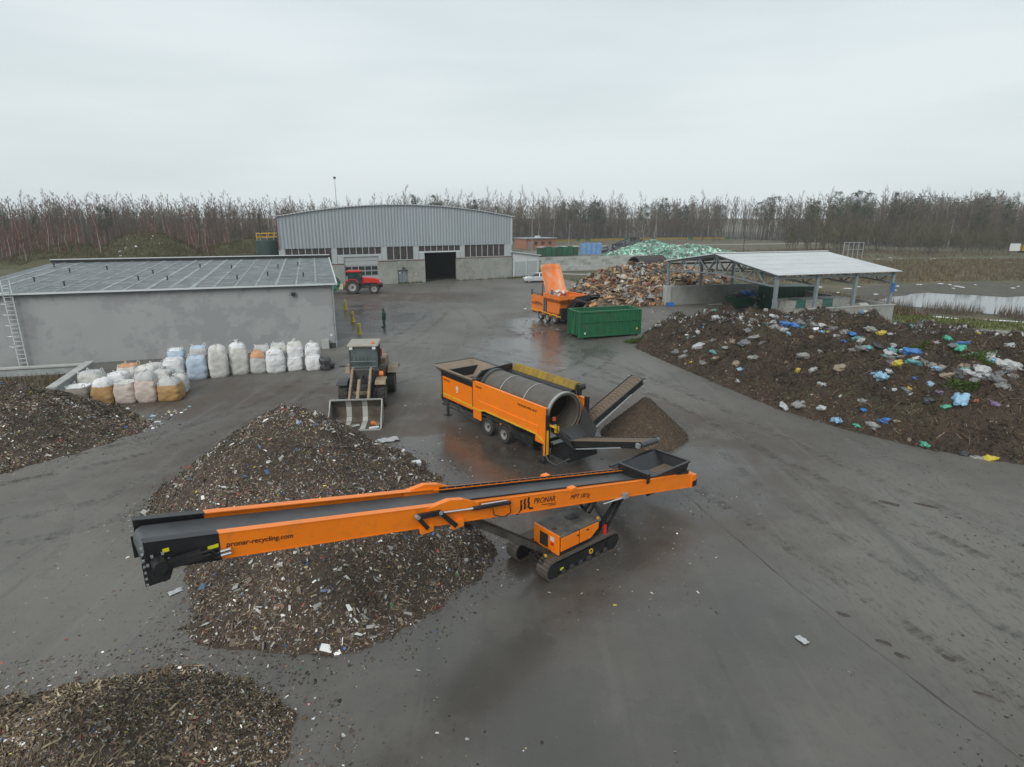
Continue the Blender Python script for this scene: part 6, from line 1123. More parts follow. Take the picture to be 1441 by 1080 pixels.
for nm, n in cnt.items():
    for i in range(n):
        while True:
            x, y = rg.uniform(6.5, 30), rg.uniform(66, 84); z = float(f_bulk(np.array([x]), np.array([y]))[0])
            if z > .05 and (rg.random() < 1.1 - (y - 66) / 22): break
        k = rg.randrange(len(shp[nm])); j = rg.choices(range(len(BM)), wts)[0]; o = obj(nm, BME[nm, k, j], None, h6); o.location = (x, y, z + .08); o.rotation_euler = (rg.gauss(0, .55) - .3, rg.gauss(0, .55), rg.random() * 6.283); s = rg.uniform(.65, 1.25); o.scale = (s, s, s)
def f_bulkc(x, y): return f_bulk(x, y)
chips('splinters', f_bulk, (6, 31, 64.5, 84), 9000, .08, .4, [((.4, .29, .18), 3), ((.25, .17, .1), 3), ((.5, .48, .45), 1.5), ((.1, .08, .06), 3), ((.5, .22, .1), .8)], 55, h6, asp=(1.2, 5), lift=.2, tilt=.8, apron=.6, apron_d=.25)
# ================================================================== BIG BAGS beside the grey building
def bag_mat(nm, c, c2=None): return mat('woven_' + nm, c, .7, col2=c2 or tuple(v * .78 for v in c), nscale=2.5, namt=.45, dirt=(.20, .17, .13), damt=.45, dscale=2.2, dth=.56, bump=.02, bscale=7)
WB = {'white': bag_mat('white', (.72, .73, .74)), 'cream': bag_mat('cream', (.62, .615, .58)), 'grey': bag_mat('grey', (.50, .51, .50)), 'blue': bag_mat('blue', (.36, .46, .58), (.48, .56, .64)), 'ochre': bag_mat('ochre', (.34, .19, .06), (.42, .27, .12)), 'pink': bag_mat('pink', (.56, .48, .43), (.48, .42, .38)), 'peach': bag_mat('peach', (.58, .30, .16)), 'dirty': bag_mat('dirty', (.26, .235, .20), (.18, .16, .13)), 'black': bag_mat('black', (.02, .02, .022))}
def bag_body(seed, w, d, h, top=.75, n=40, m=18, z0=0., flare=.035):
    V, F = [], []
    for j in range(m + 1):
        t = j / m; z = z0 + h * t; s = (.90 + flare * math.sin(t * math.pi) * 1.6) * (1 - (1 - top) * max(0, (t - .72) / .28) ** 1.5) * (.9 + .1 * min(1, t / .08))
        for i in range(n):
            a = 2 * math.pi * i / n; c, q = math.cos(a), math.sin(a); e = 5.5; r = (abs(c) ** e + abs(q) ** e) ** (-1 / e); x, y = c * r * w / 2 * s, q * r * d / 2 * s
            k = 1 + .06 * mnoise.noise((c * 1.7 + seed, q * 1.7, z * 2.2)) + .08 * mnoise.noise((c * 4 + seed, q * 4, z * 5 - seed)) - .06 * abs(mnoise.noise((c * 7, q * 7 + seed, z * 9))); V.append((x * k, y * k, z + (.05 * mnoise.noise((c * 2, q * 2, seed)) if t > .9 else 0)))
    for j in range(m):
        for i in range(n): F.append((j * n + i, j * n + (i + 1) % n, (j + 1) * n + (i + 1) % n, (j + 1) * n + i))
    return V, F, n, m
def bag_top(seed, w, d, z0, h, kind, n=28):
    """closed crumpled crown: bulge, tied neck or a slack open mouth"""
    V, F = [], []; lv = {'tied': [(1., 0), (.9, .35), (.55, .6), (.22, .72), (.16, .82), (.32, 1.), (.0, .95)], 'bulge': [(1., 0), (.97, .4), (.75, .8), (.4, 1.), (0., 1.05)], 'flat': [(1., 0), (.93, .35), (.6, .45), (.3, .5), (0, .42)], 'open': [(1., 0), (1.02, .35), (.97, .5), (.9, .2), (.5, .05), (0, .12)]}[kind]
    for r0, zz in lv:
        for i in range(n):
            a = 2 * math.pi * i / n; c, q = math.cos(a), math.sin(a); e = 4. if r0 > .8 else 2.2; r = (abs(c) ** e + abs(q) ** e) ** (-1 / e); k = 1 + .16 * (1 - r0 * .7) * mnoise.noise((c * 2.3 + seed, q * 2.3, zz * 3)); V.append((c * r * w / 2 * r0 * k, q * r * d / 2 * r0 * k, z0 + h * zz * (1 + .35 * mnoise.noise((c * 1.9 - seed, q * 1.9, 1.))) + .03 * mnoise.noise((c * 6, q * 6, seed))))
    m = len(lv) - 1
    for j in range(m):
        for i in range(n): F.append((j * n + i, j * n + (i + 1) % n, (j + 1) * n + (i + 1) % n, (j + 1) * n + i))
    return V, F
bid = [0]
def big_bag(label, x, y, z, w, h, low, top, kind, rz=.30, tz=.32, loops=True, tilt=0.):
    bid[0] += 1; w = w * 1.12; h = h * 1.1; sd = bid[0] * 1.37; t = thing('big_bag', label, 'big bag', (x, y, z), rz + .1 * math.sin(sd * 9), 'big bags stored along the grey building'); t.rotation_euler = (tilt * .4, tilt, rz + .15 * math.sin(sd * 9)); wd = w * .96
    V, F, n, m = bag_body(sd, w, wd, h, .9); o = obj('bag_body', np_mesh('bag_body', np.array(V), np.array(F), None, WB[low]), None, t); o.data.shade_smooth(); mb = MB(); mb.add([(c[0], c[1], .0) for c in V[:n]], [tuple(range(n - 1, -1, -1))]); mb.build('bag_bottom', WB[low], o)
    k = .9 * .92; V, F = bag_top(sd, w * k, wd * k, h - .02, tz, kind); o = obj('bag_top', np_mesh('bag_top', np.array(V), np.array(F), None, WB[top]), None, t); o.data.shade_smooth()
    if loops:
        for sx in (-1, 1):
            for sy in (-1, 1): a = sx * w * .36; b_ = sy * wd * .36; e = .06 * math.sin(sd + sx + 2 * sy); MB().path([(a, b_, h - .02), (a + e - sx * .02, b_ + .03, h + .14), (a - sx * .10 + e, b_ - sy * .02, h + .17 + e), (a - sx * .17, b_ - sy * .05, h + .03)], .018, 5).build('lifting_loop', WB['white' if top != 'white' else 'grey'], t)
    return t
B = big_bag
B('grey dirty big bag with a black rim, leftmost of the front row', -23.85, 31.6, 0, 1.1, .95, 'dirty', 'white', 'open', tz=.14)
B('ochre big bag with a bulging white top, second in the front row', -22.65, 31.85, 0, 1.05, .95, 'ochre', 'white', 'bulge', tz=.42)
B('pinkish big bag with a slack open top, middle of the front row', -21.6, 32.15, 0, 1.05, 1.0, 'pink', 'cream', 'open', tz=.2)
B('grey and pink big bag with a tan bulge, fourth in the front row', -20.55, 32.4, 0, 1.08, 1.15, 'pink', 'grey', 'bulge', tz=.45)
B('brown ochre big bag with a crumpled grey top, right end of the front row', -19.4, 32.6, 0, 1.15, .85, 'ochre', 'grey', 'tied', tz=.62)
B('greenish white slumped big bag against the retaining wall', -25.2, 34.6, 0, 1.2, .95, 'cream', 'grey', 'flat', tz=.25)
B('white big bag with blue marks in the back row behind the ochre bag', -23.6, 34.6, 0, 1.1, .85, 'white', 'white', 'flat', tz=.3)
B('pale grey big bag in the back row near the building', -22.2, 35.2, 0, 1.2, 1.0, 'grey', 'cream', 'bulge', tz=.3)
B('cream big bag farthest back beside the building wall', -24.2, 36.6, 0, 1.15, .9, 'cream', 'peach', 'flat', tz=.25); B('crumpled grey big bag between the two groups of bags', -20.9, 34.7, 0, 1.15, .95, 'grey', 'grey', 'tied', tz=.35)
B('white big bag standing behind the grey ones by the wall', -22.8, 37.0, 0, 1.05, .85, 'white', 'cream', 'flat', tz=.25); B('slack white big bag low behind the middle of the front row', -21.5, 33.6, 0, .95, .5, 'white', 'white', 'flat', tz=.25); B('pale big bag behind the right end of the front row', -19.75, 34.0, 0, 1.05, .75, 'grey', 'cream', 'bulge', tz=.3)
RW = [(-21.5, 36.9), (-20.2, 37.2), (-19.1, 37.7), (-18.1, 38.5), (-16.95, 38.75), (-15.85, 38.9), (-14.75, 39.4), (-13.5, 39.5)]
B('white big bag with a crumpled film front, leftmost of the long row', *RW[0], 0, 1.15, 1.2, 'white', 'white', 'flat', tz=.2); B('blue marked white bag stacked on the leftmost bag of the long row', -21.7, 37.7, 1.28, .95, .45, 'blue', 'white', 'flat', tz=.22)
B('light blue big bag, second in the long row', *RW[1], 0, 1.12, 1.25, 'blue', 'blue', 'flat', tz=.2); B('translucent bag of bottles stacked behind the light blue bag', -20.4, 38.0, 1.3, 1.0, .5, 'grey', 'blue', 'flat', tz=.25)
B('tall cream big bag leaning slightly, third in the long row', *RW[2], 0, 1.1, 1.55, 'cream', 'cream', 'bulge', tz=.38, tilt=.03); B('tallest white big bag tied with dark cord, fourth in the long row', *RW[3], 0, 1.1, 1.6, 'cream', 'white', 'tied', tz=.5)
B('small grey big bag with an orange top, fifth in the long row', *RW[4], 0, .95, .95, 'grey', 'peach', 'bulge', tz=.42); B('grey slack bag stacked behind the orange topped one', -17.0, 39.7, .95, 1.0, .5, 'grey', 'grey', 'flat', tz=.3)
B('plump white big bag, sixth in the long row', *RW[5], 0, 1.15, 1.15, 'white', 'white', 'bulge', tz=.3); B('pale bag with dark marks stacked behind the plump white one', -15.95, 39.9, 1.0, 1.0, .55, 'cream', 'grey', 'flat', tz=.3)
B('lower white bag of the stack seventh in the long row', *RW[6], 0, .95, .8, 'white', 'white', 'flat', tz=.15, loops=False); B('upper white bag of the stack seventh in the long row', -14.75, 39.7, .85, 1.0, .75, 'white', 'cream', 'tied', tz=.4)
B('lower white bag at the right end of the long row', *RW[7], 0, .98, .85, 'white', 'white', 'flat', tz=.15, loops=False); B('upper white bag at the right end of the long row', -13.6, 39.8, .9, .95, .6, 'white', 'white', 'tied', tz=.35)
o = obj('rubbish_bag', SKM['dark'][1], None); o.location = (-12.75, 39.5, .25); o.scale = (.9, .8, 1.2); o.rotation_euler = (.3, .9, .4); tag(o, 'black plastic sack slumped against the right end of the big bags', 'rubbish bag')
# weeds on the earth bed
pts = np.r_[scatter([(-27, 32), (-28.5, 37.6), (-38, 35), (-36, 31)], 1500, 61, .5, -.1)]; blades('weeds', 'brown weeds growing on the earth bed behind the retaining wall', pts, .15, .6, .03, DRY + [(.07, .085, .03)], 62)
# ================================================================== INSIDE THE SHELTER
dgc = thing('closed_container', 'dark green ribbed container standing under the shelter roof', 'container', (28.6, 66.6, 0), R(8))
MB().box(0, 5.6, 0, 2.3, .15, 2.45).build('body', DGREEN, dgc, bevel=.03); 
for i in range(10): MB().box(.15 + i * .57, .27 + i * .57, -.05, -.003, .2, 2.35).build('side_rib', DGREEN, dgc)
for i in range(4): MB().box(-.05, -.003, .2 + i * .58, .32 + i * .58, .2, 2.35).build('end_rib', DGREEN, dgc)
MB().box(-.04, 5.64, -.06, 2.36, 2.452, 2.55).build('top_rim', DGREEN, dgc); MB().box(-.012, -.052 + .045, .9, 1.1, 1.3, 1.5).build('sticker', WHITEP, dgc)
sk_ = thing('skip', 'small open green skip full of rubbish against the bay wall', 'skip', (25.2, 67.6, 0), R(10))
q = MB(); T_ = [(-.3, -.1), (2.9, -.1), (2.9, 1.9), (-.3, 1.9)]; B_ = [(.3, .1), (2.3, .1), (2.3, 1.7), (.3, 1.7)]
for a in range(4): c = (a + 1) % 4; q.add([(*T_[a], 1.25), (*T_[c], 1.25), (*B_[c], .1), (*B_[a], .1)], [(0, 1, 2, 3)])
q.add([(*p_, .1) for p_ in B_], [(0, 1, 2, 3)]); q = q.build('tub', DGREEN, sk_, fixn=False)
for a in range(4): c = (a + 1) % 4; MB().beam((*T_[a], 1.27), (*T_[c], 1.27), .1, .07).build('rim', DGREEN, sk_)
for (x, y, z, s, c, lb) in ((26.0, 68.5, 1.5, 1.2, 'dark', 'black sack in the green skip under the shelter'), (26.9, 68.6, 1.7, 1.3, 'blue', 'blue sack on top of the green skip under the shelter'), (27.6, 68.4, 1.3, 1.0, 'pale', 'pale sack at the right end of the green skip')): o = obj('rubbish_bag', SKM[c][0], None); o.location = (x, y, z - .3); o.scale = (s, s, s); tag(o, lb, 'rubbish bag')
def bale_mesh(seed, d, m):
    bm_ = MB(); n = 7; V = []; F = []
    def face(o, u, v):
        b = len(V)
        for i in range(n + 1):
            for j in range(n + 1):
                p_ = Vector(o) + Vector(u) * (i / n) + Vector(v) * (j / n); k = .07 * mnoise.noise((p_.x * 3 + seed, p_.y * 3, p_.z * 3)) + .03 * mnoise.noise((p_.x * 9, p_.y * 9, p_.z * 9 + seed)); c = Vector((0, 0, d[2] / 2)); V.append(tuple(p_ + (p_ - c).normalized() * k))
        for i in range(n):
            for j in range(n): F.append((b + i * (n + 1) + j, b + (i + 1) * (n + 1) + j, b + (i + 1) * (n + 1) + j + 1, b + i * (n + 1) + j + 1))
    a, b_, c = d; face((-a / 2, -b_ / 2, 0), (a, 0, 0), (0, 0, c)); face((a / 2, -b_ / 2, 0), (0, b_, 0), (0, 0, c)); face((a / 2, b_ / 2, 0), (-a, 0, 0), (0, 0, c)); face((-a / 2, b_ / 2, 0), (0, -b_, 0), (0, 0, c)); face((-a / 2, -b_ / 2, c), (a, 0, 0), (0, b_, 0))
    return np_mesh('bale', np.array(V), np.array(F), None, m)
BWH = mat('film_bale', (.58, .58, .55), .6, col2=(.42, .41, .38), nscale=7, dirt=(.25, .22, .18), damt=.5, dscale=3); BGR = mat('green_bale', (.02, .14, .10), .5, col2=(.06, .22, .17), nscale=8, dirt=(.25, .3, .27), damt=.4, dscale=6)
BMS = [bale_mesh(i, (1.15, .9, .75), BWH) for i in range(3)]; BMG = [bale_mesh(9, (1.2, .95, .8), BGR)]
A = math.atan2(3.8, 12.5); ca, sa = math.cos(A), math.sin(A); rb = random.Random(6)
def shw(x, y): return (23.4 + x * ca - y * sa, 53.2 + x * sa + y * ca)
for ix in range(8):
    for iy in range(2):
        for iz in range(3):
            x, y = 4.3 + ix * 1.08, 3.2 + iy * 1.05
            if ix >= 7 and iz == 2: continue
            gx, gy = shw(x, y); g_ = (ix in (4, 5)) and iy == 0 and iz == 1 or (ix == 1 and iz == 2 and iy == 0) or (ix == 4 and iz == 2)
            o = obj('bale', (BMG[0] if g_ else BMS[rb.randrange(3)]), None); o.location = (gx, gy, iz * .77 + .003); o.rotation_euler = (0, 0, A + rb.uniform(-.08, .08)); tag(o, 'green plastic bale among the white bales under the shelter' if g_ else 'pale film bale stacked under the shelter behind the low wall', 'bale', 'plastic bales under the shelter')
rl = thing('film_roll', 'round grey white roll of film beside the bales under the shelter', 'roll', (*shw(11.6, 1.6), 1.25), A); MB().lathe([(-.5, .1), (-.5, .72), (.5, .72), (.5, .1)], 0, 22).build('roll_body', BWH, rl); MB().box(-.75, .75, -.6, .6, -1.25, -.7).build('pallet_stack', mat('old_wood', (.22, .17, .12), .9), rl)
o = obj('crate', BME['crate', 0, 9], None); o.location = (18.4, 69.5, .02); o.scale = (1.3, 1.2, 1.); tag(o, 'small blue crate on the ground at the foot of the bay wall', 'crate'); o.data = o.data.copy(); o.data.materials.clear(); o.data.materials.append(BLUEP)
pl = thing('pallet', 'pale pallet leaning against the bay wall under the shelter', 'pallet', (24.0, 70.2, 0), R(17))
for i in range(5): MB().box(-.9, .9, -.35 + i * .17, -.23 + i * .17, .10, .125).build('plank', MATS['old_wood'] if i % 2 else PAPER, pl)
for x in (-.8, 0, .8): MB().box(x - .05, x + .05, -.35, .45, 0, .098).build('bearer', MATS['old_wood'], pl)
# ================================================================== FAR SIDE OF THE YARD
bw_ = thing('block_wall', 'long low wall of pale concrete blocks behind the bulky waste heap', 'wall', (5.2, 127.6, 0), math.atan2(9, 24))
for i in range(15):
    for k in range(3): MB().box(i * 1.8 + (.9 if k % 2 else 0) + .01, i * 1.8 + (.9 if k % 2 else 0) + 1.79, -.3, .3, k * .6, k * .6 + .595).build('block', CONC2 if (i * 7 + k) % 3 else CONC, bw_)
bw2 = thing('block_wall', 'nearer low white wall in front of the block wall', 'wall', (8, 116.5, 0), math.atan2(6, 24))
for i in range(14): MB().box(i * 1.9 + .01, i * 1.9 + 1.89, -.25, .25, 0, 1.0).build('block', CONC2, bw2)
od = thing('old_screen_drum', 'old dark mesh drum lying on the ground behind the heap', 'drum', (22.6, 112.5, 0), R(40)); DKM = mat('old_drum_steel', (.045, .04, .036), .7, col2=(.08, .065, .055), nscale=3)
MB().lathe([(0, 1.35), (0, 1.45), (8, 1.45), (8, 1.35)], 0, 28, (0, 0, 1.5), close=True).build('shell', DKM, od, smooth=R(30))
for i in range(9): MB().lathe([(i * .98, 1.45), (i * .98, 1.53), (i * .98 + .12, 1.53), (i * .98 + .12, 1.45)], 0, 28, (0, 0, 1.5)).build('hoop', DKGREY, od)
for i in range(14): a = 2 * math.pi * i / 14; MB().beam((0, 1.47 * math.cos(a), 1.5 + 1.47 * math.sin(a)), (8, 1.47 * math.cos(a), 1.5 + 1.47 * math.sin(a)), .06).build('stave', DKM, od)
for i in range(7):
    b_ = thing('green_bin', 'dark green ribbed waste bin standing in the far row', 'bin', (7.6 + i * 1.55, 160.5 + i * .85, 0), math.atan2(6, 10.6), 'green bins in the far row'); MB().box(-.78, .78, -.9, .9, .1, 2.2 + .15 * (i % 3)).build('body', GREEN if i % 3 else DGREEN, b_, bevel=.05)
    for k in range(3): MB().box(-.6 + k * .5, -.45 + k * .5, -.97, -.903, .2, 2.0).build('rib', DGREEN, b_)
    MB().box(-.82, .82, -.95, .95, 2.42, 2.50).build('lid', DGREEN if i % 2 else WHITEP, b_)
BLU = mat('blue_bale', (.04, .17, .42), .5, col2=(.15, .32, .55), nscale=3, dirt=(.4, .45, .5), damt=.4, dscale=2); BB = [bale_mesh(30 + i, (1.4, 1.1, 1.0), BLU) for i in range(2)]
for i in range(4):
    for k in range(3): o = obj('bale', BB[(i + k) % 2], None); o.location = (19.9 + i * 1.45, 170.5 + i * .3, k * 1.02); o.rotation_euler = (0, 0, .2); tag(o, 'blue film bale in the stack beside the tyre heap', 'bale', 'blue bales in the far stack')
def f_ty(x, y): return cone(x, y, (36, 182), 4.2, 12, 9, .6) - .2
ty = thing('tyre_heap', 'long black heap of old tyres behind the blue bales', 'heap', (0, 0, 0)); heap_base('mound', f_ty, (22, 50, 168, 196), .8, BLACK, ty); tb = MB(); rt = random.Random(9)
for i in range(420):
    x, y = rt.uniform(24, 48), rt.uniform(169, 190); z = float(f_ty(np.array([x]), np.array([y]))[0])
    if z < .1: continue
    M = Matrix.Rotation(rt.uniform(-1, 1), 3, 'X') @ Matrix.Rotation(rt.uniform(-1, 1), 3, 'Y'); t0 = MB().lathe([(-.1, .2), (-.12, .3), (0, .36), (.12, .3), (.1, .2)], 2, 10); tb.add([M @ Vector(v) + Vector((x, y, z + .12)) for v in t0.v], t0.f)
tag(tb.build('tyres', RUBBER, ty, fixn=False), kind='stuff')
def f_bt(x, y): return smax(cone(x, y, (37, 160), 4.0, 13, 7, .1), smax(cone(x, y, (46, 156), 3.4, 13, 7, -.2), cone(x, y, (55, 155), 1.3, 8, 5), .5), .6) + .5 * fbm(x, y, .3, 73) - .1
bt = thing('bottle_heap', 'long mint green heap of plastic bottles beyond the concrete wall', 'heap', (0, 0, 0)); heap_base('mound', f_bt, (22, 68, 146, 172), .6, mat('bottle_core', (.16, .34, .24), .6, col2=(.30, .42, .36), nscale=1.5), bt)
chips('bottles', f_bt, (22, 68, 146, 168), 26000, .12, .4, [((.16, .42, .29), 5), ((.30, .50, .41), 6), ((.50, .56, .53), 5), ((.12, .28, .2), 2), ((.60, .62, .60), 1.5), ((.2, .3, .3), 1)], 75, bt, asp=(1, 2.4), lift=.3, tilt=.9)
br = thing('brick_building', 'small flat roofed brick building far behind the green bins', 'building', (4.6, 200, 0), math.atan2(6.5, 10.5)); MB().box(0, 12, 0, 7, 0, 3.1).build('wall', mat('far_brick', (.33, .15, .09), .9, col2=(.27, .12, .075), nscale=2), br); MB().box(-.3, 12.3, -.4, 7.4, 3.103, 3.4).build('roof', mat('flat_roof', (.26, .27, .29), .7), br); MB().box(5.8, 7.3, 2.5, 3.6, 3.403, 4.0).build('roof_unit', WHITEP, br)
MB().box(1.0, 1.9, -.06, -.003, 0, 2.1).build('door', DOORM, br); [MB().box(3.2 + i * 2.8, 4.5 + i * 2.8, -.05, -.003, 1.2, 2.3).build('window', PANE, br) for i in range(3)]
fe = thing('yellow_fence', 'long yellow panel fence in front of the far wood', 'fence', (0, 0, 0))
fp = [(12, 236), (30, 252), (60, 266), (98, 276)]
for (a, c) in zip(fp[:-1], fp[1:]):
    a, c = Vector((*a, 0)), Vector((*c, 0)); n_ = int((c - a).length / 2.6); d = (c - a) / n_
    for i in range(n_): p_ = a + d * i; q_ = p_ + d * .93; MB().beam(p_ + Vector((0, 0, 1.0)), q_ + Vector((0, 0, 1.0)), .05, .8).build('panel', YEL2 if (i * 5) % 7 else GREEN, fe); MB().beam(p_, p_ + Vector((0, 0, 1.8)), .12).build('post', YEL2, fe)
for i, (x, y, h, lb) in enumerate(((62.5, 165, 9.5, 'thin dark pole standing right of the bottle heap'), (6.2, 190, 11, 'pale lamp pole beside the small brick building'), (19, 205, 7.5, 'thin lamp pole right of the brick building'))):
    t = thing('lamp_pole', lb, 'pole', (x, y, 0)); MB().tube((0, 0, 0), (0, 0, h), .11, .06, 8).build('pole', DKGREY if i == 0 else STEEL, t); MB().cbox((.3, 0, h), (.9, .25, .14)).build('lamp_head', STEEL, t)
sg_ = thing('sign_board', 'white board on two posts at the far edge of the field', 'sign', (139, 169, 0), R(-12)); MB().box(-1.25, 1.25, -.05, .05, 1.0, 3.0).build('board', WHITEP, sg_); [MB().box(x - .06, x + .06, .052, .15, 0, 3.0).build('post', DKGREY, sg_) for x in (-1, 1)]
gf = thing('steel_frame', 'open galvanised steel frame standing behind the shelter', 'frame', (86, 154, 0), R(-15)); [MB().beam((x, 0, 0), (x, 0, 4.0), .14).build('post', STEEL, gf) for x in (-2.2, -1.1, 0, 1.1, 2.2)]; [MB().beam((-2.2, 0, z), (2.2, 0, z), .12).build('rail', STEEL, gf) for z in (3.9, 2.2)]
ex = thing('yellow_machine_arm', 'small yellow machine far right at the field edge', 'machine', (150, 178, 0), R(10)); MB().box(-1.5, 1.5, -1, 1, .5, 2.2).build('body', YEL, ex, bevel=.1); MB().beam((1.2, 0, 1.8), (4, 0, 3.6), .35).build('arm', YEL, ex); MB().box(-1.6, 1.6, -1.1, 1.1, 0, .55).build('tracks', BLACK, ex)
# grassy mound behind the grey building
def f_mo(x, y): return smax(smax(cone(x, y, (-80, 135), 6.9, 16, 13), cone(x, y, (-60, 140), 5.0, 20, 13), .8), cone(x, y, (-95, 132), 4.4, 16, 12), .8) + .9 * fbm(x, y, .25, 83) + .5 * fbm(x, y, .8, 84)
mo_ = thing('grassy_mound', 'overgrown earth mound behind the grey storage building', 'mound', (0, 0, 0)); heap_base('mound', f_mo, (-118, -48, 118, 156), .8, GRASS, mo_); q = scatter([(-110, 122), (-52, 126), (-52, 150), (-110, 146)], 24000, 85); z = f_mo(q[:, 0], q[:, 1]); k = z > 0; o = blades('tufts', 'grass', q[k], .3, 1.1, .05, [(.075, .075, .028), (.12, .09, .05), (.06, .06, .025), (.10, .07, .045), (.14, .11, .06)], 86, zf=z[k]); o.parent = mo_; del o['label']; del o['category']
rs = np.random.RandomState(88); V_ = []; F_ = []
for i in range(12):
    t = rs.rand(); x, y = (-79 + 10 * t, 132.5 - 3 * t) if i % 2 else (-81.5 + rs.randn() * .7, 132 - 6 * t); x += rs.randn() * .5; y += rs.randn() * .5; z = float(f_mo(np.array([x]), np.array([y]))[0]) + .05; s = rs.uniform(.12, .4); o_ = len(V_)
    for k in range(5): a = k * 1.256; V_.append((x + s * math.cos(a), y + s * math.sin(a), float(f_mo(np.array([x + s * math.cos(a)]), np.array([y + s * math.sin(a)]))[0]) + .06))
    F_.append((o_, o_ + 1, o_ + 2, o_ + 3, o_ + 4))
me = bpy.data.meshes.new('snow_streaks'); me.from_pydata(V_, [], F_); tag(obj('snow_streaks', me, SNOW, mo_), kind='stuff')
# ================================================================== LITTER AND MUD ON THE YARD
def f_flat(x, y): return np.where(fbm(x, y, .25, 91, 3) > -.1, .004, -1.)
lt = MB().add([(60, -30, 0), (60.01, -30, 0), (60, -29.99, 0)], [(0, 1, 2)]) if False else None
def strew(name, label, n, box, smin, smx, pal, seed, f=f_flat, asp=(1, 2.5), tilt=.25, lift=.012):
    o = chips(name, f, box, n, smin, smx, pal, seed, None, asp=asp, lift=lift, tilt=tilt, apron=0.); return tag(o, label, 'litter', kind='stuff')
MC = [((.05, .04, .03), 5), ((.075, .06, .045), 4), ((.035, .03, .025), 3)]; LC = [((.55, .55, .53), 4), ((.35, .34, .31), 4), ((.25, .2, .14), 5), ((.14, .10, .07), 8), ((.45, .12, .1), .4), ((.1, .2, .4), .3), ((.5, .42, .1), .3)]
strew('mud_crumbs', 'dark crumbs of mud scattered over the asphalt', 7000, (-22, 22, 7, 60), .01, .04, MC, 92)
strew('litter_bits', 'small pale bits of litter scattered over the yard', 1900, (-14, 9, 8, 33), .015, .055, LC, 93); strew('litter_bits', 'bits of litter strewn before the shredder and bulky heap', 500, (1, 18, 51, 69), .04, .16, LC, 94); strew('litter_bits', 'bits of litter strewn before the front row of big bags', 380, (-23.5, -17.5, 27.5, 31.4), .04, .15, [((.6, .6, .6), 5), ((.3, .45, .55), 2), ((.55, .5, .2), 1), ((.3, .25, .2), 5)], 95)
strew('mud_crumbs', 'dark crumbs of mud on the tracked strip at the right', 2600, (6, 26, 8, 30), .012, .05, MC, 96, asp=(1.2, 3))
def f_ring(f): return lambda x, y: np.where((f(x, y) < .02) & (f(x, y) > -.55), .004, -1.)
for f, b_, n, sd, lb in ((f_main, (-16, 1.5, 9, 29), 4200, 97, 'spilled shreds round the foot of the large double heap'), (f_fg, (-14, -2.5, 5, 13.5), 2400, 98, 'spilled shreds round the foot of the near heap'), (f_left, (-30, -15.5, 20, 32), 1600, 99, 'spilled shreds round the foot of the left heap')): strew('spilled_shreds', lb, n, b_, .012, .055, WASTE, sd, f_ring(f), (1, 3.5), .4)
def mud_patch(x, y, sx, sy, rz, sd, lb):
    p_ = snow_patch(x, y, sx, sy, rz, sd); mb = MB(); n = len(p_); mb.add([(x, y, .045)] + [(q[0] * .6 + x * .4, q[1] * .6 + y * .4, .035 + .02 * vn(q[0], q[1], 5, sd)) for q in p_] + [(q[0], q[1], .0045) for q in p_], [(0, 1 + i, 1 + (i + 1) % n) for i in range(n)] + [(1 + i, 1 + n + i, 1 + n + (i + 1) % n, 1 + (i + 1) % n) for i in range(n)])
    tag(mb.build('mud_patch', mat('wet_mud', (.032, .025, .020), .5, col2=(.05, .035, .026), nscale=8, bump=.02, bscale=25), smooth=True), lb, 'mud patch', 'mud patches on the asphalt')
for i, (px, py, sx, sy, lb) in enumerate(((1244, 905, .17, .09, 'upper of two dark mud patches at the lower right'), (1267, 923, .16, .07, 'lower of two dark mud patches at the lower right'), (1335, 927, .15, .09, 'reddish brown mud patch right of the pair of dark patches'), (1388, 980, .28, .05, 'long thin mud streak near the right edge'), (1186, 865, .15, .08, 'small brown mud patch above the pair of dark patches'), (1252, 709, .35, .12, 'mud patch on the tracked strip'), (1303, 712, .4, .10, 'mud streak right on the tracked strip'), (830, 310 + 320, .3, .12, 'mud patch beside the drum screen'))):
    u = (px - 720.5) / 840; v = (540 - py) / 840; p = R(15.57); d = (u, math.cos(p) + v * math.sin(p), -math.sin(p) + v * math.cos(p)); t = 10 / -d[2]; mud_patch(d[0] * t, d[1] * t, sx, sy, R(-35), i + 3, lb)
def scrap(lb, x, y, s, m, rz, h=.05):
    mb = MB(); n = 6; mb.v = [((i / n - .5) * s * (1 + .2 * vn(i, j, .9, s)), (j / n - .5) * s * .6 * (1 + .25 * vn(j, i, .7, s + 2)), h * (.6 + vn(i, j, .8, s * 3)) * (0.3 if i in (0, n) or j in (0, n) else 1.)) for i in range(n + 1) for j in range(n + 1)]; mb.f = [(i * (n + 1) + j, (i + 1) * (n + 1) + j, (i + 1) * (n + 1) + j + 1, i * (n + 1) + j + 1) for i in range(n) for j in range(n)]
    o = mb.build('film_scrap', m, smooth=True, loc=(x, y, .03)); o.rotation_euler = (0, 0, rz); tag(o, lb, 'scrap')
scrap('crumpled white film on the ground right of the loader bucket', -5.75, 26.0, .95, SKC['white'], .5, .12); scrap('white film scrap on the asphalt left of the conveyor head', -9.3, 14.35, .35, SKC['white'], .8); scrap('white scrap on the bare asphalt at the right', 7.1, 12.4, .3, SKC['white'], 2.); scrap('small pale scrap between the heaps and the loader', -12.9, 27.6, .4, SKC['pale'], .3)
bx_ = thing('white_box', 'small white box on the ground at the right side of the big heap', 'box', (-4.0, 23.0, 0), .4); MB().box(-.2, .2, -.14, .14, 0, .2).build('box_body', WHITEP, bx_, bevel=.02); MB().box(-.21, .21, -.15, .15, .203, .225).build('lid', WHITEP, bx_)
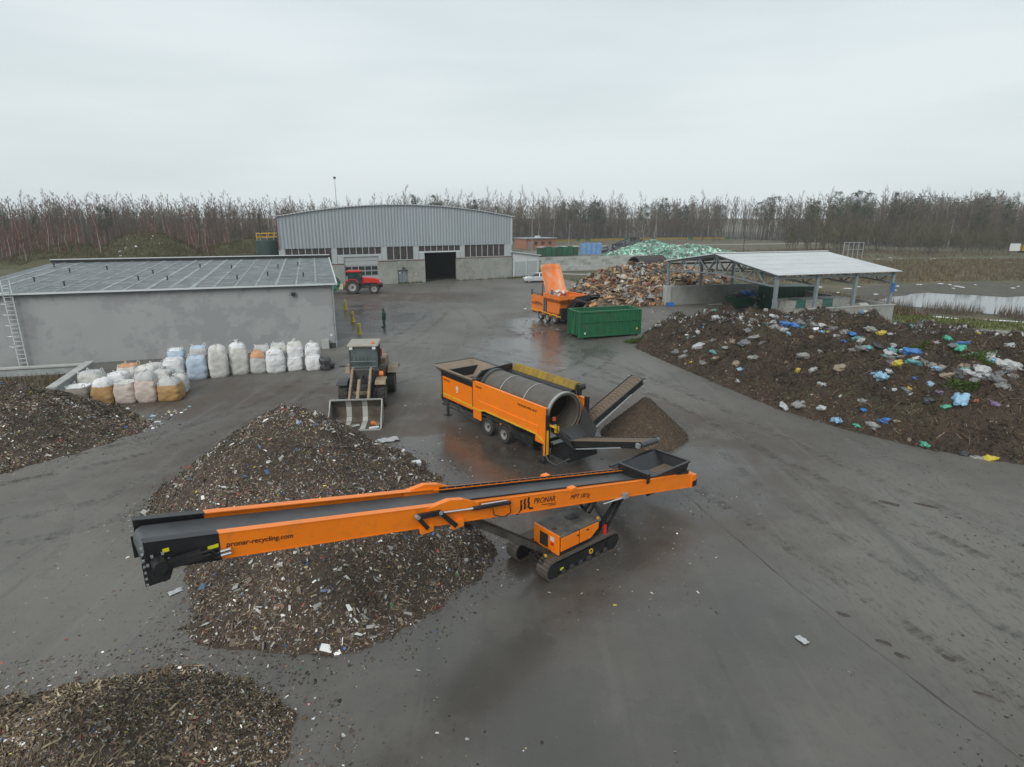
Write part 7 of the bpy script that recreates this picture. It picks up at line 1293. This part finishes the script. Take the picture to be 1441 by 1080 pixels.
# ------------------------------------------------------------------ tyre tracks: worn streaks of wet mud on the asphalt
def track_mat(nm, col, ro, thr):
    m = bpy.data.materials.new(nm); m.use_nodes = True; t = m.node_tree; n = t.nodes; l = t.links; p = n['Principled BSDF']; p.inputs['Base Color'].default_value = (*col, 1); p.inputs['Roughness'].default_value = ro
    g = n.new('ShaderNodeNewGeometry'); a = n.new('ShaderNodeTexNoise'); a.inputs['Scale'].default_value = 1.3; a.inputs['Detail'].default_value = 10; a.inputs['Roughness'].default_value = .75; l.new(g.outputs[0], a.inputs[0])
    u = n.new('ShaderNodeAttribute'); u.attribute_name = 'Col'; sp = n.new('ShaderNodeSeparateColor'); l.new(u.outputs[0], sp.inputs[0])
    mu = n.new('ShaderNodeMath'); mu.operation = 'MULTIPLY'; l.new(sp.outputs[0], mu.inputs[0]); r = n.new('ShaderNodeMapRange'); r.inputs[1].default_value = thr; r.inputs[2].default_value = thr + .25; r.inputs[4].default_value = .72; l.new(a.outputs[0], r.inputs[0]); l.new(r.outputs[0], mu.inputs[1])
    tr = n.new('ShaderNodeBsdfTransparent'); mx = n.new('ShaderNodeMixShader'); l.new(mu.outputs[0], mx.inputs[0]); l.new(tr.outputs[0], mx.inputs[1]); l.new(p.outputs[0], mx.inputs[2]); l.new(mx.outputs[0], n['Material Output'].inputs[0]); return m
TM = [track_mat('mud_track', (.055, .045, .036), .6, .46), track_mat('dry_track', (.20, .19, .17), .85, .46), track_mat('wet_track', (.045, .043, .040), .25, .47)]
def tyre_track(pts, w, mi, gauge=0.):
    """smooth ribbon with soft edges and chevron tread marks across it"""
    P_ = [Vector((*p_, 0)) for p_ in pts]; C = []
    for i in range(len(P_) - 1):
        p0, p1, p2, p3 = P_[max(i - 1, 0)], P_[i], P_[i + 1], P_[min(i + 2, len(P_) - 1)]; k = max(4, int((p2 - p1).length / .16))
        for j in range(k): t = j / k; C.append(.5 * ((2 * p1) + (p2 - p0) * t + (2 * p0 - 5 * p1 + 4 * p2 - p3) * t * t + (3 * p1 - p0 - 3 * p2 + p3) * t ** 3))
    for sg in ((-1, 1) if gauge else (0,)):
        V = []; F = []; cl = []
        for i, c in enumerate(C):
            d = (C[min(i + 1, len(C) - 1)] - C[max(i - 1, 0)]).normalized(); s = Vector((-d.y, d.x, 0)); o = c + s * (sg * gauge / 2); V += [tuple(o + s * (w * q)) for q in (-.5, -.42, .42, .5)]
        n = len(C)
        for i in range(n - 1):
            e = min(1, i / 12, (n - 1 - i) / 12); tread = 1. if i % 2 else .55
            for j, a in enumerate((.35, 1., .35)): F.append((4 * i + j, 4 * i + j + 1, 4 * i + j + 5, 4 * i + j + 4)); cl.append((e * a * tread,) * 3)
        o = obj('tyre_track', np_mesh('tyre_track', np.array(V), np.array(F), np.array(cl), TM[mi])); o.location.z = .0065 + .0009 * (tyre_track.k % 9); tyre_track.k += 1; tag(o, kind='structure')
tyre_track.k = 0
tyre_track([(18, 9), (15.5, 16), (12.5, 24), (9.5, 33), (5, 44), (0, 56)], .55, 0, 2.0); tyre_track([(12, 7), (10, 13), (7.8, 19), (6.5, 22.5)], .5, 0, 0); tyre_track([(22, 10), (18, 18), (14, 27), (10.5, 38), (8, 47)], .5, 1, 2.1)
tyre_track([(-20, 19), (-16, 25), (-11.5, 31), (-7, 38), (-3, 48), (-4, 62), (-9, 78), (-11, 92)], .6, 1, 2.0); tyre_track([(-24, 19.5), (-17.5, 24.5), (-13.5, 31), (-12, 40), (-9, 52), (-8, 66)], .55, 0, 2.0); tyre_track([(-22, 16), (-15, 18.6), (-13, 24), (-10.8, 30.5), (-8.4, 36), (-3, 40), (4, 40), (9, 34)], .6, 2, 2.0)
tyre_track([(16, 6), (13.4, 13), (10.6, 21), (9.6, 28), (4, 38), (-4, 46), (-12, 48)], .5, 2, 1.9); tyre_track([(-14, 14), (-17, 19), (-21, 21), (-27, 22)], .6, 1, 2.0); tyre_track([(-3, 33), (2, 36), (6, 42), (6.5, 47)], .5, 0, 1.9)
# asphalt joint with a broken edge
jp = [(5.9, 22.6), (6.6, 19.9), (7.2, 17.4), (7.75, 15.2), (8.4, 12.9), (9.3, 10.3), (10.2, 7.8)]; mb = MB(); q = []
for (a, c) in zip(jp[:-1], jp[1:]):
    for k in range(8): t = k / 8; x, y = a[0] + (c[0] - a[0]) * t, a[1] + (c[1] - a[1]) * t; q.append((x + .06 * vn(x, y, 2.2, 4), y, .004 + .022 * max(0, vn(x, y, 1.3, 8)) * 1.6))
for i, (x, y, w) in enumerate(q): mb.v += [(x - w, y, 0), (x + w, y, 0)]
mb.f = [(2 * i, 2 * i + 1, 2 * i + 3, 2 * i + 2) for i in range(len(q) - 1)]
tag(mb.build('asphalt_joint', mat('joint_dirt', (.06, .052, .044), .8, col2=(.07, .06, .05), nscale=4), loc=(0, 0, .0155)), kind='structure')
# ------------------------------------------------------------------ damp winter air
hz = bpy.data.materials.new('damp_air'); hz.use_nodes = True; n = hz.node_tree.nodes; n.clear(); pv = n.new('ShaderNodeVolumePrincipled'); pv.inputs['Density'].default_value = .00036; pv.inputs['Color'].default_value = (.86, .92, .95, 1)
ho = n.new('ShaderNodeOutputMaterial'); hz.node_tree.links.new(pv.outputs[0], ho.inputs['Volume'])
tag(MB().box(-460, 460, -60, 470, -1, 34).build('haze', hz), 'thin pale haze in the damp winter air', kind='stuff')
